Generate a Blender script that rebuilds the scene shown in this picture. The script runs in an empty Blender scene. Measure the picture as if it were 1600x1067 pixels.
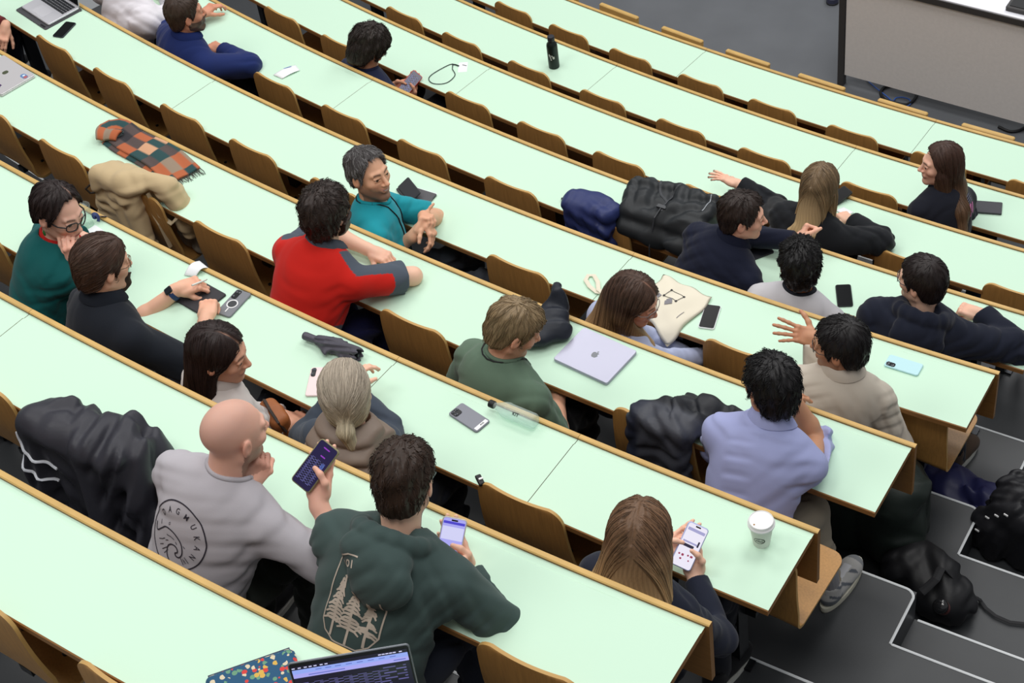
import bpy, bmesh, math, random
import numpy as np
from mathutils import Vector, Matrix, Euler
from mathutils.bvhtree import BVHTree

S = bpy.context.scene
COL = S.collection
rad = math.radians

# ------------------------------------------------------------------ camera
OY = 25.0                       # the arcs' common centre lies on the y axis at this y
DH = 0.74                       # desk height above its own tier; tier 9 and the stage lie at z = 0
CAM_POS = Vector((0.0, -30.3815 + OY, 6.6807 + DH))
YAW, PIT, ROLL, FPX = -0.614244105, 0.770106495, -0.160882798, 2621.5994
_fw = Vector((math.sin(YAW)*math.cos(PIT), math.cos(YAW)*math.cos(PIT), -math.sin(PIT)))
_r0 = _fw.cross(Vector((0, 0, 1))).normalized()
_u0 = _r0.cross(_fw)
_r = _r0*math.cos(ROLL) + _u0*math.sin(ROLL)
_u = -_r0*math.sin(ROLL) + _u0*math.cos(ROLL)
cam_data = bpy.data.cameras.new('camera')
cam = bpy.data.objects.new('camera', cam_data)
COL.objects.link(cam)
cam.matrix_world = Matrix(((_r.x, _u.x, -_fw.x, CAM_POS.x), (_r.y, _u.y, -_fw.y, CAM_POS.y),
                           (_r.z, _u.z, -_fw.z, CAM_POS.z), (0, 0, 0, 1)))
cam_data.sensor_width = 36.0
cam_data.lens = FPX/1600*36.0
cam_data.clip_end = 200
S.camera = cam

# ------------------------------------------------------------------ light and exposure
S.view_settings.view_transform = 'Standard'
S.view_settings.look = 'None'
S.view_settings.gamma = 1.0
S.view_settings.use_curve_mapping = False
S.view_settings.exposure = 0.0
w = bpy.data.worlds.new('hall_air'); S.world = w
w.use_nodes = True
w.node_tree.nodes['Background'].inputs[0].default_value = (0.93, 0.97, 1.0, 1)
w.node_tree.nodes['Background'].inputs[1].default_value = 0.30

def area(name, loc, size, power, aim, col=(1, 0.985, 0.96)):
    d = bpy.data.lights.new(name, 'AREA'); d.shape = 'RECTANGLE'
    d.size, d.size_y = size; d.energy = power; d.color = col
    o = bpy.data.objects.new(name, d); COL.objects.link(o)
    o.location = loc
    o.rotation_euler = (Vector(aim) - Vector(loc)).to_track_quat('-Z', 'Y').to_euler()
    return o
for i, (lx, ly, lz) in enumerate(((-7, -4, 10.5), (-1, -4, 10.5), (-7, 1.5, 10), (-1, 1.5, 10), (-7, 7, 9.5), (-1, 7, 9.5))):
    area('ceiling_lamp', (lx, ly, lz), (3.6, 2.6), 200, (lx, ly + 0.4, 0))
area('stage_lamp', (-2.0, 11.5, 9.0), (4, 3), 250, (-2.6, 6.0, 0), (0.97, 0.98, 1.0))

# ------------------------------------------------------------------ hall geometry helpers
ROWR = {1: 28.616, 2: 27.806, 3: 26.996, 4: 26.186, 5: 25.376, 6: 24.566, 7: 23.756, 8: 22.946, 9: 22.136, 10: 21.326, 0: 29.426}
ROWZ = {0: 3.60, 1: 3.1145, 2: 2.6285, 3: 2.1616, 4: 1.7966, 5: 1.4329, 6: 1.0443, 7: 0.69, 8: 0.3282, 9: 0.0, 10: 0.0}
ROWC = {1: (.0096, -.0092, -.0054), 2: (.0037, -.0085, -.0015), 3: (-.0094, .0038, .0111), 4: (-.0084, .0056, .012),
        5: (.0121, -.0123, -.0108), 6: (.0049, .0094, -.0033), 7: (.006, .016, -.0022), 8: (.0015, .0083, .0004), 9: (-.0105, -.0213, .0083)}
ROWW = {1: (.367, 0), 2: (.3757, .0001), 3: (.3795, .0037), 4: (.3781, -.0007), 5: (.367, -.0059), 6: (.3686, -.0052), 7: (.378, .0032), 8: (.3706, -.0107), 9: (.3751, .0046)}
def clampx(th): return max(-1.75, min(1.2, (th + 8)/5))
def lipr(k, th):
    c = ROWC.get(k, (0, 0, 0)); x = clampx(th)
    return ROWR[k] + c[0] + c[1]*x + c[2]*x*x
def deskw(k, th):
    c = ROWW[k]; return c[0] + c[1]*clampx(th)
def P(k, r, th, dz=0.0):
    """world point: r metres behind the lip of desk row k, angle th in degrees, dz above that desk top"""
    R = ROWR[k] + r; t = rad(th)
    return Vector((R*math.sin(t), -R*math.cos(t) + OY, ROWZ[k] + DH + dz))
def PL(k, r, th, dz=0.0):
    R = lipr(k, th) + r; t = rad(th)
    return Vector((R*math.sin(t), -R*math.cos(t) + OY, ROWZ[k] + DH + dz))
def at(px, py, z):
    """the point of the hall at world height z seen at photo position (px, py)"""
    d = _fw + _r*((px - 800)/FPX) - _u*((py - 533.5)/FPX)
    return CAM_POS + d*((z - CAM_POS.z)/d.z)
def atd(k, px, py, dz=0.0): return at(px, py, ROWZ[k] + DH + dz)
def frame(th, yaw=0.0):
    """rotation about z so that local +y looks at the stage (turned left by yaw degrees)"""
    return rad(th) + rad(yaw)

# ------------------------------------------------------------------ materials
MATS = {}
def srgb(c):
    return tuple((x/12.92 if x <= .04045 else ((x + .055)/1.055)**2.4) for x in [v/255 for v in c])
def mat(name, col, rough=.6, spec=.4, metal=0., noise=None, bump=None, sheen=0., trans=0., emit=None, coat=0., lin=False, alpha=1.):
    if name in MATS: return MATS[name]
    m = bpy.data.materials.new(name); m.use_nodes = True
    nt = m.node_tree; b = nt.nodes['Principled BSDF']
    c = col if lin else srgb(col)
    b.inputs['Base Color'].default_value = (*c, 1)
    b.inputs['Roughness'].default_value = rough
    b.inputs['Specular IOR Level'].default_value = spec
    b.inputs['Metallic'].default_value = metal
    b.inputs['Sheen Weight'].default_value = sheen
    b.inputs['Transmission Weight'].default_value = trans
    b.inputs['Coat Weight'].default_value = coat
    if emit: b.inputs['Emission Color'].default_value = (*srgb(emit[0]), 1); b.inputs['Emission Strength'].default_value = emit[1]
    if noise:
        scale, amt, stretch = noise
        tc = nt.nodes.new('ShaderNodeTexCoord'); mp = nt.nodes.new('ShaderNodeMapping'); n = nt.nodes.new('ShaderNodeTexNoise')
        mp.inputs['Scale'].default_value = stretch; n.inputs['Scale'].default_value = scale; n.inputs['Detail'].default_value = 5
        nt.links.new(tc.outputs['Object'], mp.inputs[0]); nt.links.new(mp.outputs[0], n.inputs['Vector'])
        mx = nt.nodes.new('ShaderNodeMix'); mx.data_type = 'RGBA'
        rp = nt.nodes.new('ShaderNodeValToRGB'); rp.color_ramp.elements[0].position = .3; rp.color_ramp.elements[1].position = .7
        nt.links.new(n.outputs['Fac'], rp.inputs[0]); nt.links.new(rp.outputs[0], mx.inputs['Factor'])
        mx.inputs['A'].default_value = (*[x*(1 - amt) for x in c], 1); mx.inputs['B'].default_value = (*[min(1, x*(1 + amt)) for x in c], 1)
        nt.links.new(mx.outputs['Result'], b.inputs['Base Color'])
    if bump:
        scale, strength, dist = bump
        tc = nt.nodes.new('ShaderNodeTexCoord'); n = nt.nodes.new('ShaderNodeTexNoise'); bp = nt.nodes.new('ShaderNodeBump')
        n.inputs['Scale'].default_value = scale; n.inputs['Detail'].default_value = 3
        bp.inputs['Strength'].default_value = strength; bp.inputs['Distance'].default_value = dist
        nt.links.new(tc.outputs['Object'], n.inputs['Vector']); nt.links.new(n.outputs['Fac'], bp.inputs['Height']); nt.links.new(bp.outputs[0], b.inputs['Normal'])
    MATS[name] = m
    return m
def attr_mat(name, rough=.6, spec=.4, bump=None, sheen=0., sss=0.):
    """a material whose base colour is the mesh's own colour attribute (printed or dyed colours)"""
    if name in MATS: return MATS[name]
    m = mat(name, (200, 200, 200), rough, spec, bump=bump, sheen=sheen)
    nt = m.node_tree; b = nt.nodes['Principled BSDF']
    a = nt.nodes.new('ShaderNodeVertexColor'); a.layer_name = 'col'
    nt.links.new(a.outputs['Color'], b.inputs['Base Color'])
    if sss:
        b.inputs['Subsurface Weight'].default_value = sss
        b.inputs['Subsurface Radius'].default_value = (.8, .3, .15); b.inputs['Subsurface Scale'].default_value = .008
    return m
M_GREEN = mat('mint_laminate', (.600, .82, .652), .55, .22, lin=True)
M_GROOVE = M_GREEN
def wood(name, c, stretch):
    return mat(name, c, .42, .4, noise=(9., .11, stretch), lin=True)
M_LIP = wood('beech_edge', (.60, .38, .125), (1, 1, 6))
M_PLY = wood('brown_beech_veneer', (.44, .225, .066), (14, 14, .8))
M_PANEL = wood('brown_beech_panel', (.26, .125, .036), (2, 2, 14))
M_PLYEDGE = mat('ply_edge', (.52, .31, .10), .45, lin=True)
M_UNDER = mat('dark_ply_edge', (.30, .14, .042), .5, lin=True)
M_STEEL = mat('dark_steel', (52, 54, 58), .35, .5, .7)
M_BOLT = mat('black_bolt', (24, 22, 22), .4)
M_FLOOR = mat('anthracite_linoleum', (.046, .049, .053), .42, .4, noise=(3., .12, (1, 1, 1)), lin=True)
M_STAGE = mat('grey_linoleum', (.118, .124, .135), .38, .4, noise=(2.5, .08, (1, 1, 1)), lin=True)
M_NOSE = mat('white_nosing', (215, 218, 220), .5)
M_BLACK = mat('matt_black', (18, 18, 20), .5)

# ------------------------------------------------------------------ object helpers
def link(o, parent=None):
    COL.objects.link(o)
    if parent is not None: o.parent = parent
    return o
def tag(o, label, cat, group=None):
    o['label'] = label; o['category'] = cat
    if group: o['group'] = group
    return o
def thing(name, label, cat, loc=(0, 0, 0), rotz=0., group=None):
    o = bpy.data.objects.new(name, None); COL.objects.link(o)
    o.empty_display_size = .05
    o.location = loc; o.rotation_euler = (0, 0, rotz)
    return tag(o, label, cat, group)
def mesh_obj(name, verts, faces, mats, parent=None, midx=None, smooth=False, col=None):
    me = bpy.data.meshes.new(name)
    me.from_pydata([tuple(v) for v in verts], [], [tuple(f) for f in faces])
    for m in (mats if isinstance(mats, (list, tuple)) else [mats]): me.materials.append(m)
    if midx is not None: me.polygons.foreach_set('material_index', np.asarray(midx, dtype=np.int32))
    if smooth: me.polygons.foreach_set('use_smooth', np.ones(len(me.polygons), dtype=bool))
    if col is not None: set_col(me, col)
    me.update()
    return link(bpy.data.objects.new(name, me), parent)
def set_col(me, col):
    a = me.color_attributes.new('col', 'FLOAT_COLOR', 'POINT')
    c = np.ones((len(me.vertices), 4), dtype=np.float32); c[:, :3] = col
    a.data.foreach_set('color', c.ravel())
def bm_obj(name, bm, mats, parent=None, smooth=False):
    me = bpy.data.meshes.new(name); bm.to_mesh(me); bm.free()
    for m in (mats if isinstance(mats, (list, tuple)) else [mats]): me.materials.append(m)
    if smooth: me.polygons.foreach_set('use_smooth', np.ones(len(me.polygons), dtype=bool))
    return link(bpy.data.objects.new(name, me), parent)
class MB:
    """collects shapes into one mesh"""
    def __init__(s): s.v = []; s.f = []; s.m = []
    def add(s, v, f, m=0):
        b = len(s.v); s.v += [Vector(x) for x in v]; s.f += [tuple(i + b for i in q) for q in f]; s.m += [m]*len(f)
    def box(s, c, size, rz=0., m=0, mat=None):
        cx, cy, cz = c; x, y, z = [t/2 for t in size]
        v = [Vector((i*x, j*y, k*z)) for k in (-1, 1) for j in (-1, 1) for i in (-1, 1)]
        R = mat if mat is not None else Matrix.Rotation(rz, 3, 'Z')
        s.add([R @ q + Vector(c) for q in v], [(0, 2, 3, 1), (4, 5, 7, 6), (0, 1, 5, 4), (2, 6, 7, 3), (0, 4, 6, 2), (1, 3, 7, 5)], m)
    def tube(s, pts, rads, n=10, m=0, caps=True, flat=1., up=None):
        pts = [Vector(q) for q in pts]
        if not isinstance(rads, (list, tuple)): rads = [rads]*len(pts)
        rings = []; prev = None
        for i, q in enumerate(pts):
            a = pts[max(0, i-1)]; b = pts[min(len(pts)-1, i+1)]
            t = (b - a); t = t.normalized() if t.length > 1e-9 else Vector((0, 0, 1))
            ref = prev if prev is not None else (Vector(up) if up is not None else (Vector((0, 0, 1)) if abs(t.z) < .9 else Vector((1, 0, 0))))
            e1 = ref - t*ref.dot(t)
            if e1.length < 1e-6: e1 = t.orthogonal()
            e1.normalize(); e2 = t.cross(e1); prev = e1
            rings.append([q + e1*(rads[i]*flat*math.cos(2*math.pi*j/n)) + e2*(rads[i]*math.sin(2*math.pi*j/n)) for j in range(n)])
        v = [x for r_ in rings for x in r_]; f = []
        for i in range(len(rings)-1):
            for j in range(n):
                f.append((i*n+j, i*n+(j+1) % n, (i+1)*n+(j+1) % n, (i+1)*n+j))
        if caps: f.append(tuple(range(n-1, -1, -1))); f.append(tuple((len(rings)-1)*n+j for j in range(n)))
        s.add(v, f, m)
    def lathe(s, prof, n=24, m=0, base=(0, 0, 0)):
        b = Vector(base); v = []; f = []
        for (r_, z) in prof:
            for j in range(n):
                a = 2*math.pi*j/n; v.append(b + Vector((r_*math.cos(a), r_*math.sin(a), z)))
        for i in range(len(prof)-1):
            for j in range(n): f.append((i*n+j, i*n+(j+1) % n, (i+1)*n+(j+1) % n, (i+1)*n+j))
        f.append(tuple(range(n-1, -1, -1))); f.append(tuple((len(prof)-1)*n+j for j in range(n)))
        s.add(v, f, m)
    def rbox(s, c, size, rad_, z0=None, n=5, m=0, mat=None, bev=0.0):
        """slab with rounded outline (size x, y), thickness size z, edges eased by bev"""
        x, y, t = size[0]/2, size[1]/2, size[2]
        def outline(ins):
            o = []
            for (sx, sy, a0) in ((1, 1, 0), (-1, 1, 90), (-1, -1, 180), (1, -1, 270)):
                for i in range(n+1):
                    a = rad(a0 + 90*i/n); rr = max(rad_ - ins, .0002)
                    o.append((sx*(x - rad_) + rr*math.cos(a), sy*(y - rad_) + rr*math.sin(a)))
            return o
        lv = [(-t/2, bev), (-t/2 + bev, 0), (t/2 - bev, 0), (t/2, bev)] if bev > 0 else [(-t/2, 0), (t/2, 0)]
        R = mat if mat is not None else Matrix.Identity(3); v = []; f = []
        N = 4*(n+1)
        for (z, ins) in lv: v += [R @ Vector((a, b, z)) + Vector(c) for a, b in outline(ins)]
        for i in range(len(lv)-1):
            for j in range(N): f.append((i*N+j, i*N+(j+1) % N, (i+1)*N+(j+1) % N, (i+1)*N+j))
        f.append(tuple(range(N-1, -1, -1))); f.append(tuple((len(lv)-1)*N+j for j in range(N)))
        s.add(v, f, m)
    def build(s, name, mats, parent=None, smooth=False, autosmooth=None):
        o = mesh_obj(name, s.v, s.f, mats, parent, s.m, smooth)
        return o
def shade_auto(o, ang=40):
    me = o.data; me.polygons.foreach_set('use_smooth', np.ones(len(me.polygons), dtype=bool))
    try: me.set_sharp_from_angle(angle=rad(ang))
    except Exception: pass
    return o
# ------------------------------------------------------------------ the stepped floor
EDGE, NOTCH = .125, .405          # front edge of a tier behind its desk lip; set back where the aisle steps are
TH0, TH1, THA = -21.0, 3.5, -2.42
def arc(R, a, b, n):
    return [Vector((R*math.sin(rad(a + (b-a)*i/n)), -R*math.cos(rad(a + (b-a)*i/n)) + OY, 0)) for i in range(n+1)]
def strip(mb, A, za, B, zb, m=0):
    v = [(q.x, q.y, za) for q in A] + [(q.x, q.y, zb) for q in B]; n = len(A)
    mb.add(v, [(i, i+1, n+i+1, n+i) for i in range(n-1)], m)
fl = MB()
NB, NA = 48, 16
for k in range(1, 9):
    z = ROWZ[k]; zl = ROWZ[k+1]; zh = (z + zl)/2
    Rf, Rb = ROWR[k] + EDGE, ROWR[k-1] + EDGE
    Rn = ROWR[k] + NOTCH; Rbn = ROWR[k-1] + NOTCH
    strip(fl, arc(Rb + .02, TH0, THA, NB), z, arc(Rf, TH0, THA, NB), z)          # tier under the row
    strip(fl, arc(Rbn + .02, THA, TH1, NA), z, arc(Rn, THA, TH1, NA), z)         # tier in the aisle
    strip(fl, arc(Rf, TH0, THA, NB), z, arc(Rf, TH0, THA, NB), zl - .01)         # riser
    strip(fl, arc(Rn, THA, TH1, NA), z, arc(Rn, THA, TH1, NA), zh - .005)        # upper half riser
    strip(fl, arc(Rn, THA, TH1, NA), zh, arc(Rf, THA, TH1, NA), zh)              # half step
    strip(fl, arc(Rf, THA, TH1, NA), zh, arc(Rf, THA, TH1, NA), zl - .01)        # lower half riser
    a, b = arc(Rf, THA, THA, 1)[0], arc(Rn, THA, THA, 1)[0]
    fl.add([(a.x, a.y, z), (b.x, b.y, z), (b.x, b.y, zh), (a.x, a.y, zh)], [(0, 1, 2, 3)])
Rb = ROWR[8] + EDGE
strip(fl, arc(Rb + .3, TH0, TH1, NB), 0., arc(ROWR[9] - .55, TH0, TH1, NB), 0., 0)
strip(fl, arc(ROWR[9] - .55, TH0, TH1, NB), 0., arc(ROWR[9] - 6.5, TH0*1.25, TH1*1.3, NB), 0., 1)
o = fl.build('floor', [M_FLOOR, M_STAGE]); o['kind'] = 'structure'
for k in range(1, 9):                                                             # white step nosings
    z = ROWZ[k]; zh = (z + ROWZ[k+1])/2
    Rf, Rn = ROWR[k] + EDGE, ROWR[k] + NOTCH
    mb = MB()
    crn = .045/ROWR[k]*57.3
    path = [q + Vector((0, 0, z)) for q in arc(Rf, TH0, THA - crn, NB)]
    for i in range(1, 6):
        a_ = rad(90*i/6); path.append(arc(Rf + .045*(1 - math.cos(a_)), THA - crn*(1 - math.sin(a_)), 0, 1)[0] + Vector((0, 0, z)))
    path += [q + Vector((0, 0, z)) for q in [arc(Rn - .002, THA, 0, 1)[0]] + arc(Rn, THA + .02, TH1, NA)]
    mb.tube(path, .0062, 6, flat=.6)
    mb.tube([q + Vector((0, 0, zh)) for q in arc(Rf, THA + .03, TH1, NA)], .0062, 6, flat=.6)
    o = mb.build('trim_%d' % k, M_NOSE); o['kind'] = 'structure'

# ------------------------------------------------------------------ desks
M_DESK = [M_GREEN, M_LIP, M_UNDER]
def sweep(prof, k, a, b, closed=True, mats=None, useL=True):
    """prof: (r, dz) outline; swept along row k from angle a to b"""
    n = max(6, int(abs(b-a)*2.2)); mb = MB(); N = len(prof); v = []
    for i in range(n+1):
        th = a + (b-a)*i/n
        for (r_, z) in prof:
            r_ = r_(th) if callable(r_) else r_
            v.append(PL(k, r_, th, z))
    f = []; mm = []
    for i in range(n):
        for j in range(N):
            f.append((i*N+j, (i+1)*N+j, (i+1)*N+(j+1) % N, i*N+(j+1) % N)); mm.append(mats[j] if mats else 0)
    f.append(tuple(range(N))); mm.append(mats[-1] if mats else 0)
    f.append(tuple(n*N + N-1-j for j in range(N))); mm.append(mats[-1] if mats else 0)
    mb.v = v; mb.f = f; mb.m = mm
    return mb
TEND = {1: -2.70, 2: -2.70, 3: -2.72, 4: -2.63, 5: -2.51, 6: -2.5, 7: -2.5, 8: -2.5, 9: -2.5}
JOINTS = {1: [], 2: [-8.6], 3: [-6.49, -4.71], 4: [], 5: [-12.86, -6.47], 6: [-12.12, -5.17], 7: [-11.76, -6.0], 8: [-10.95, -6.62], 9: [-10.63, -6.26]}
LEFT = {1: -8.6, 2: -11.4, 3: -14., 4: -16.8, 5: -18.6, 6: -18.6, 7: -18.6, 8: -18.2, 9: -17.5}
DESK_LABEL = {
 1: ['long mint green desk nearest the camera, in the bottom left corner'],
 2: ['mint green desk at the left edge behind the woman in teal', 'long mint green desk in front of the grey T-shirt and the hooded sweatshirt'],
 3: ['mint green desk in front of the teal sweater and the rolled umbrella', 'short mint green desk section holding the grey phone', 'mint green desk holding the white coffee cup at its aisle end'],
 4: ['long mint green desk holding the plaid scarf and the closed grey laptop'],
 5: ['mint green desk under the open laptop in the top left corner', 'mint green desk in front of the man in turquoise', 'mint green desk under the cream tote bag'],
 6: ['mint green desk with the folded white paper, beside the elbow of the navy blazer', 'mint green desk under the black backpack strap, middle of the hall', 'mint green desk in front of the man in the navy hooded jacket'],
 7: ['mint green desk holding the badge lanyard in front of the wavy-haired man', 'mint green desk section under the raised open hand with dark nails', 'mint green desk in front of the long-haired blonde woman'],
 8: ['mint green desk holding the black bottle at its right end', 'mint green desk section right of the black bottle', 'mint green desk beside the long-haired man in the navy T-shirt'],
 9: ['frontmost mint green desk section at the top edge', 'frontmost mint green desk section across from the lectern', 'frontmost mint green desk section at the right edge']}
for k in range(1, 10):
    cuts = [LEFT[k]] + JOINTS[k] + [TEND[k]]
    for i in range(len(cuts)-1):
        gap = .0013/ROWR[k]*57.3
        a, b = cuts[i] + gap, cuts[i+1] - gap
        lab = DESK_LABEL[k][i]
        D = thing('desk', lab, 'desk', PL(k, .2, (a+b)/2, -DH), 0., 'curved mint green lecture hall desks')
        inv = Matrix.Translation(-D.location)
        wf = lambda th, d=0.0: deskw(k, th) + d
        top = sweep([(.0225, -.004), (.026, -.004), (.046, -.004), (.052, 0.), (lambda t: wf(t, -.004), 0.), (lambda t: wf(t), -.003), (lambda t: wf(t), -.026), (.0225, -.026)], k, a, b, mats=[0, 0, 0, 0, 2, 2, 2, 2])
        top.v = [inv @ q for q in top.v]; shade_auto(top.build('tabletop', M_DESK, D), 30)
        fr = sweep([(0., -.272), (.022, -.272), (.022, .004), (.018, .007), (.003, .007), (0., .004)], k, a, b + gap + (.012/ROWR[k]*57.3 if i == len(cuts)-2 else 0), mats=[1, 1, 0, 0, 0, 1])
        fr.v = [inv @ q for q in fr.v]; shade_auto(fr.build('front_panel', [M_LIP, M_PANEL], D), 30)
        npost = max(2, round((b-a)*rad(1)*ROWR[k]/1.18))
        for j in range(npost):
            th = a + (b-a)*(j + .5)/npost
            if th < LEFT[k] + .3: continue
            pm = MB(); R = Matrix.Rotation(rad(th), 3, 'Z')
            q = PL(k, .155, th, 0)
            pm.box(q + Vector((0, 0, -.385)), (.05, .07, .70), mat=R)
            pm.box(q + Vector((0, 0, -.04)) + R @ Vector((0, -.05, 0)), (.04, .30, .025), mat=R)
            pm.box(q + Vector((0, 0, -.733)) , (.12, .05, .012), mat=R)
            pm.v = [inv @ x for x in pm.v]; pm.build('leg', M_STEEL, D)

# ------------------------------------------------------------------ tip-up plywood seats hung under the desks
def seat_profile(lower=0.):
    # (y back, z) from the top of the back down round the bend to the seat's front edge; y = metres behind the bend
    pr = []
    for i in range(9):
        t = i/8; pr.append((.030 - .030*t + .010*math.sin(math.pi*t), .40*(1-t) + .05*t))
    for i in range(1, 7):
        a = rad(90*i/6); pr.append((-.05*(1 - math.cos(a)), .05 - .05*math.sin(a)))
    for i in range(1, 8):
        t = i/7; pr.append((-.05 - .36*t, .022*t*t + .004*math.sin(math.pi*t)))
    return pr
def shell(pr, hw, mb, T=.012):
    pts = [Vector((0, -y, z)) for y, z in pr]      # local: +y to the stage
    n = len(pts); U = 12; top = []; bot = []
    for i, q in enumerate(pts):
        a = pts[max(0, i-1)]; b = pts[min(n-1, i+1)]; t = (b-a).normalized(); nor = Vector((0, t.z, -t.y))
        for j in range(U+1):
            u = -1 + 2*j/U; wv = hw[i]
            bow = .011*(1 - u*u)*min(1, max(0, (q.z - .06)/.15)) + .008*u*u*(1 if q.z < .06 else 0)
            top.append(q + Vector((u*wv, 0, 0)) + nor*(T/2 + bow)); bot.append(q + Vector((u*wv, 0, 0)) + nor*(-T/2 + bow))
    V = top + bot; o = len(top); f = []; m = []; W = U+1
    for i in range(n-1):
        for j in range(U):
            f.append((i*W+j, i*W+j+1, (i+1)*W+j+1, (i+1)*W+j)); m.append(0)
            f.append((o+i*W+j, o+(i+1)*W+j, o+(i+1)*W+j+1, o+i*W+j+1)); m.append(0)
        f.append((i*W, (i+1)*W, o+(i+1)*W, o+i*W)); m.append(1)
        f.append((i*W+U, o+i*W+U, o+(i+1)*W+U, (i+1)*W+U)); m.append(1)
    for j in range(U):
        f.append((j, o+j, o+j+1, j+1)); m.append(1)
        e = (n-1)*W; f.append((e+j, e+j+1, o+e+j+1, o+e+j)); m.append(1)
    mb.v += V; mb.f += f; mb.m += m
PR = seat_profile()
def halfw(i, n_top=5):
    return .185
# dense rounding at both free ends
def rounded(pr, w, rc, front):
    out = []; hw = []
    L = [0.]
    for i in range(1, len(pr)): L.append(L[-1] + math.hypot(pr[i][0]-pr[i-1][0], pr[i][1]-pr[i-1][1]))
    tot = L[-1]
    ss = [rc*(1 - math.cos(rad(90*i/6))) for i in range(7)] + [s_ for s_ in L if rc*1.05 < s_ < tot - rc*1.05] + [tot - rc*(1 - math.cos(rad(90*(6-i)/6))) for i in range(7)]
    for s_ in ss:
        i = max(j for j in range(len(L)) if L[j] <= s_ + 1e-9); i = min(i, len(pr)-2)
        t = (s_ - L[i])/(L[i+1]-L[i]); out.append((pr[i][0]*(1-t)+pr[i+1][0]*t, pr[i][1]*(1-t)+pr[i+1][1]*t))
        d = min(s_, tot - s_); hw.append(w - (rc - math.sqrt(max(0, rc*rc - (rc-d)**2)) if d < rc else 0))
    return out, hw
PR2, HW2 = rounded(PR, .195, .055, .05)
HW2 = [h - .018*max(0, min(1, (z - .05)/.35)) for h, (y, z) in zip(HW2, PR2)]
_cut = max(i for i in range(len(PR2)) if PR2[i][1] > .012 and PR2[i][0] > -.06)
def make_seat():
    root = bpy.data.objects.new('lecture_seat', None); COL.objects.link(root)
    mb = MB(); shell(PR2[:_cut+1], HW2[:_cut+1], mb); bk = shade_auto(mb.build('backrest', [M_PLY, M_PLYEDGE], root), 35)
    mb = MB(); shell(PR2[_cut:], HW2[_cut:], mb); st = shade_auto(mb.build('seat', [M_PLY, M_PLYEDGE], root), 35)
    mb = MB(); mb.box((0, .16, -.03), (.05, .30, .03)); mb.box((0, .27, -.16), (.045, .05, .28)); mb.build('bracket', M_STEEL, root)
    for (x, y) in ((-.09, .10), (.09, .10)):
        mb = MB(); mb.lathe([(.009, .004), (.009, .0085), (.006, .0105)], 10, base=(x, y, .002)); mb.build('bolt', M_BOLT, root)
    return root
_proto = None
def copy_tree(o, parent=None):
    c = o.copy(); COL.objects.link(c); c.parent = parent
    for ch in list(o.children): copy_tree(ch, c)
    return c
def place_seat(k, th, label, y=.362, dz=-.338, tilt=0., group='plywood tip-up lecture seats'):
    global _proto
    if _proto is None: o = _proto = make_seat()
    else:
        o = copy_tree(_proto)
    o.location = P(k, y, th, dz); o.rotation_euler = (rad(tilt), 0, rad(th))
    tag(o, label, 'chair', group)
    return o
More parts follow.
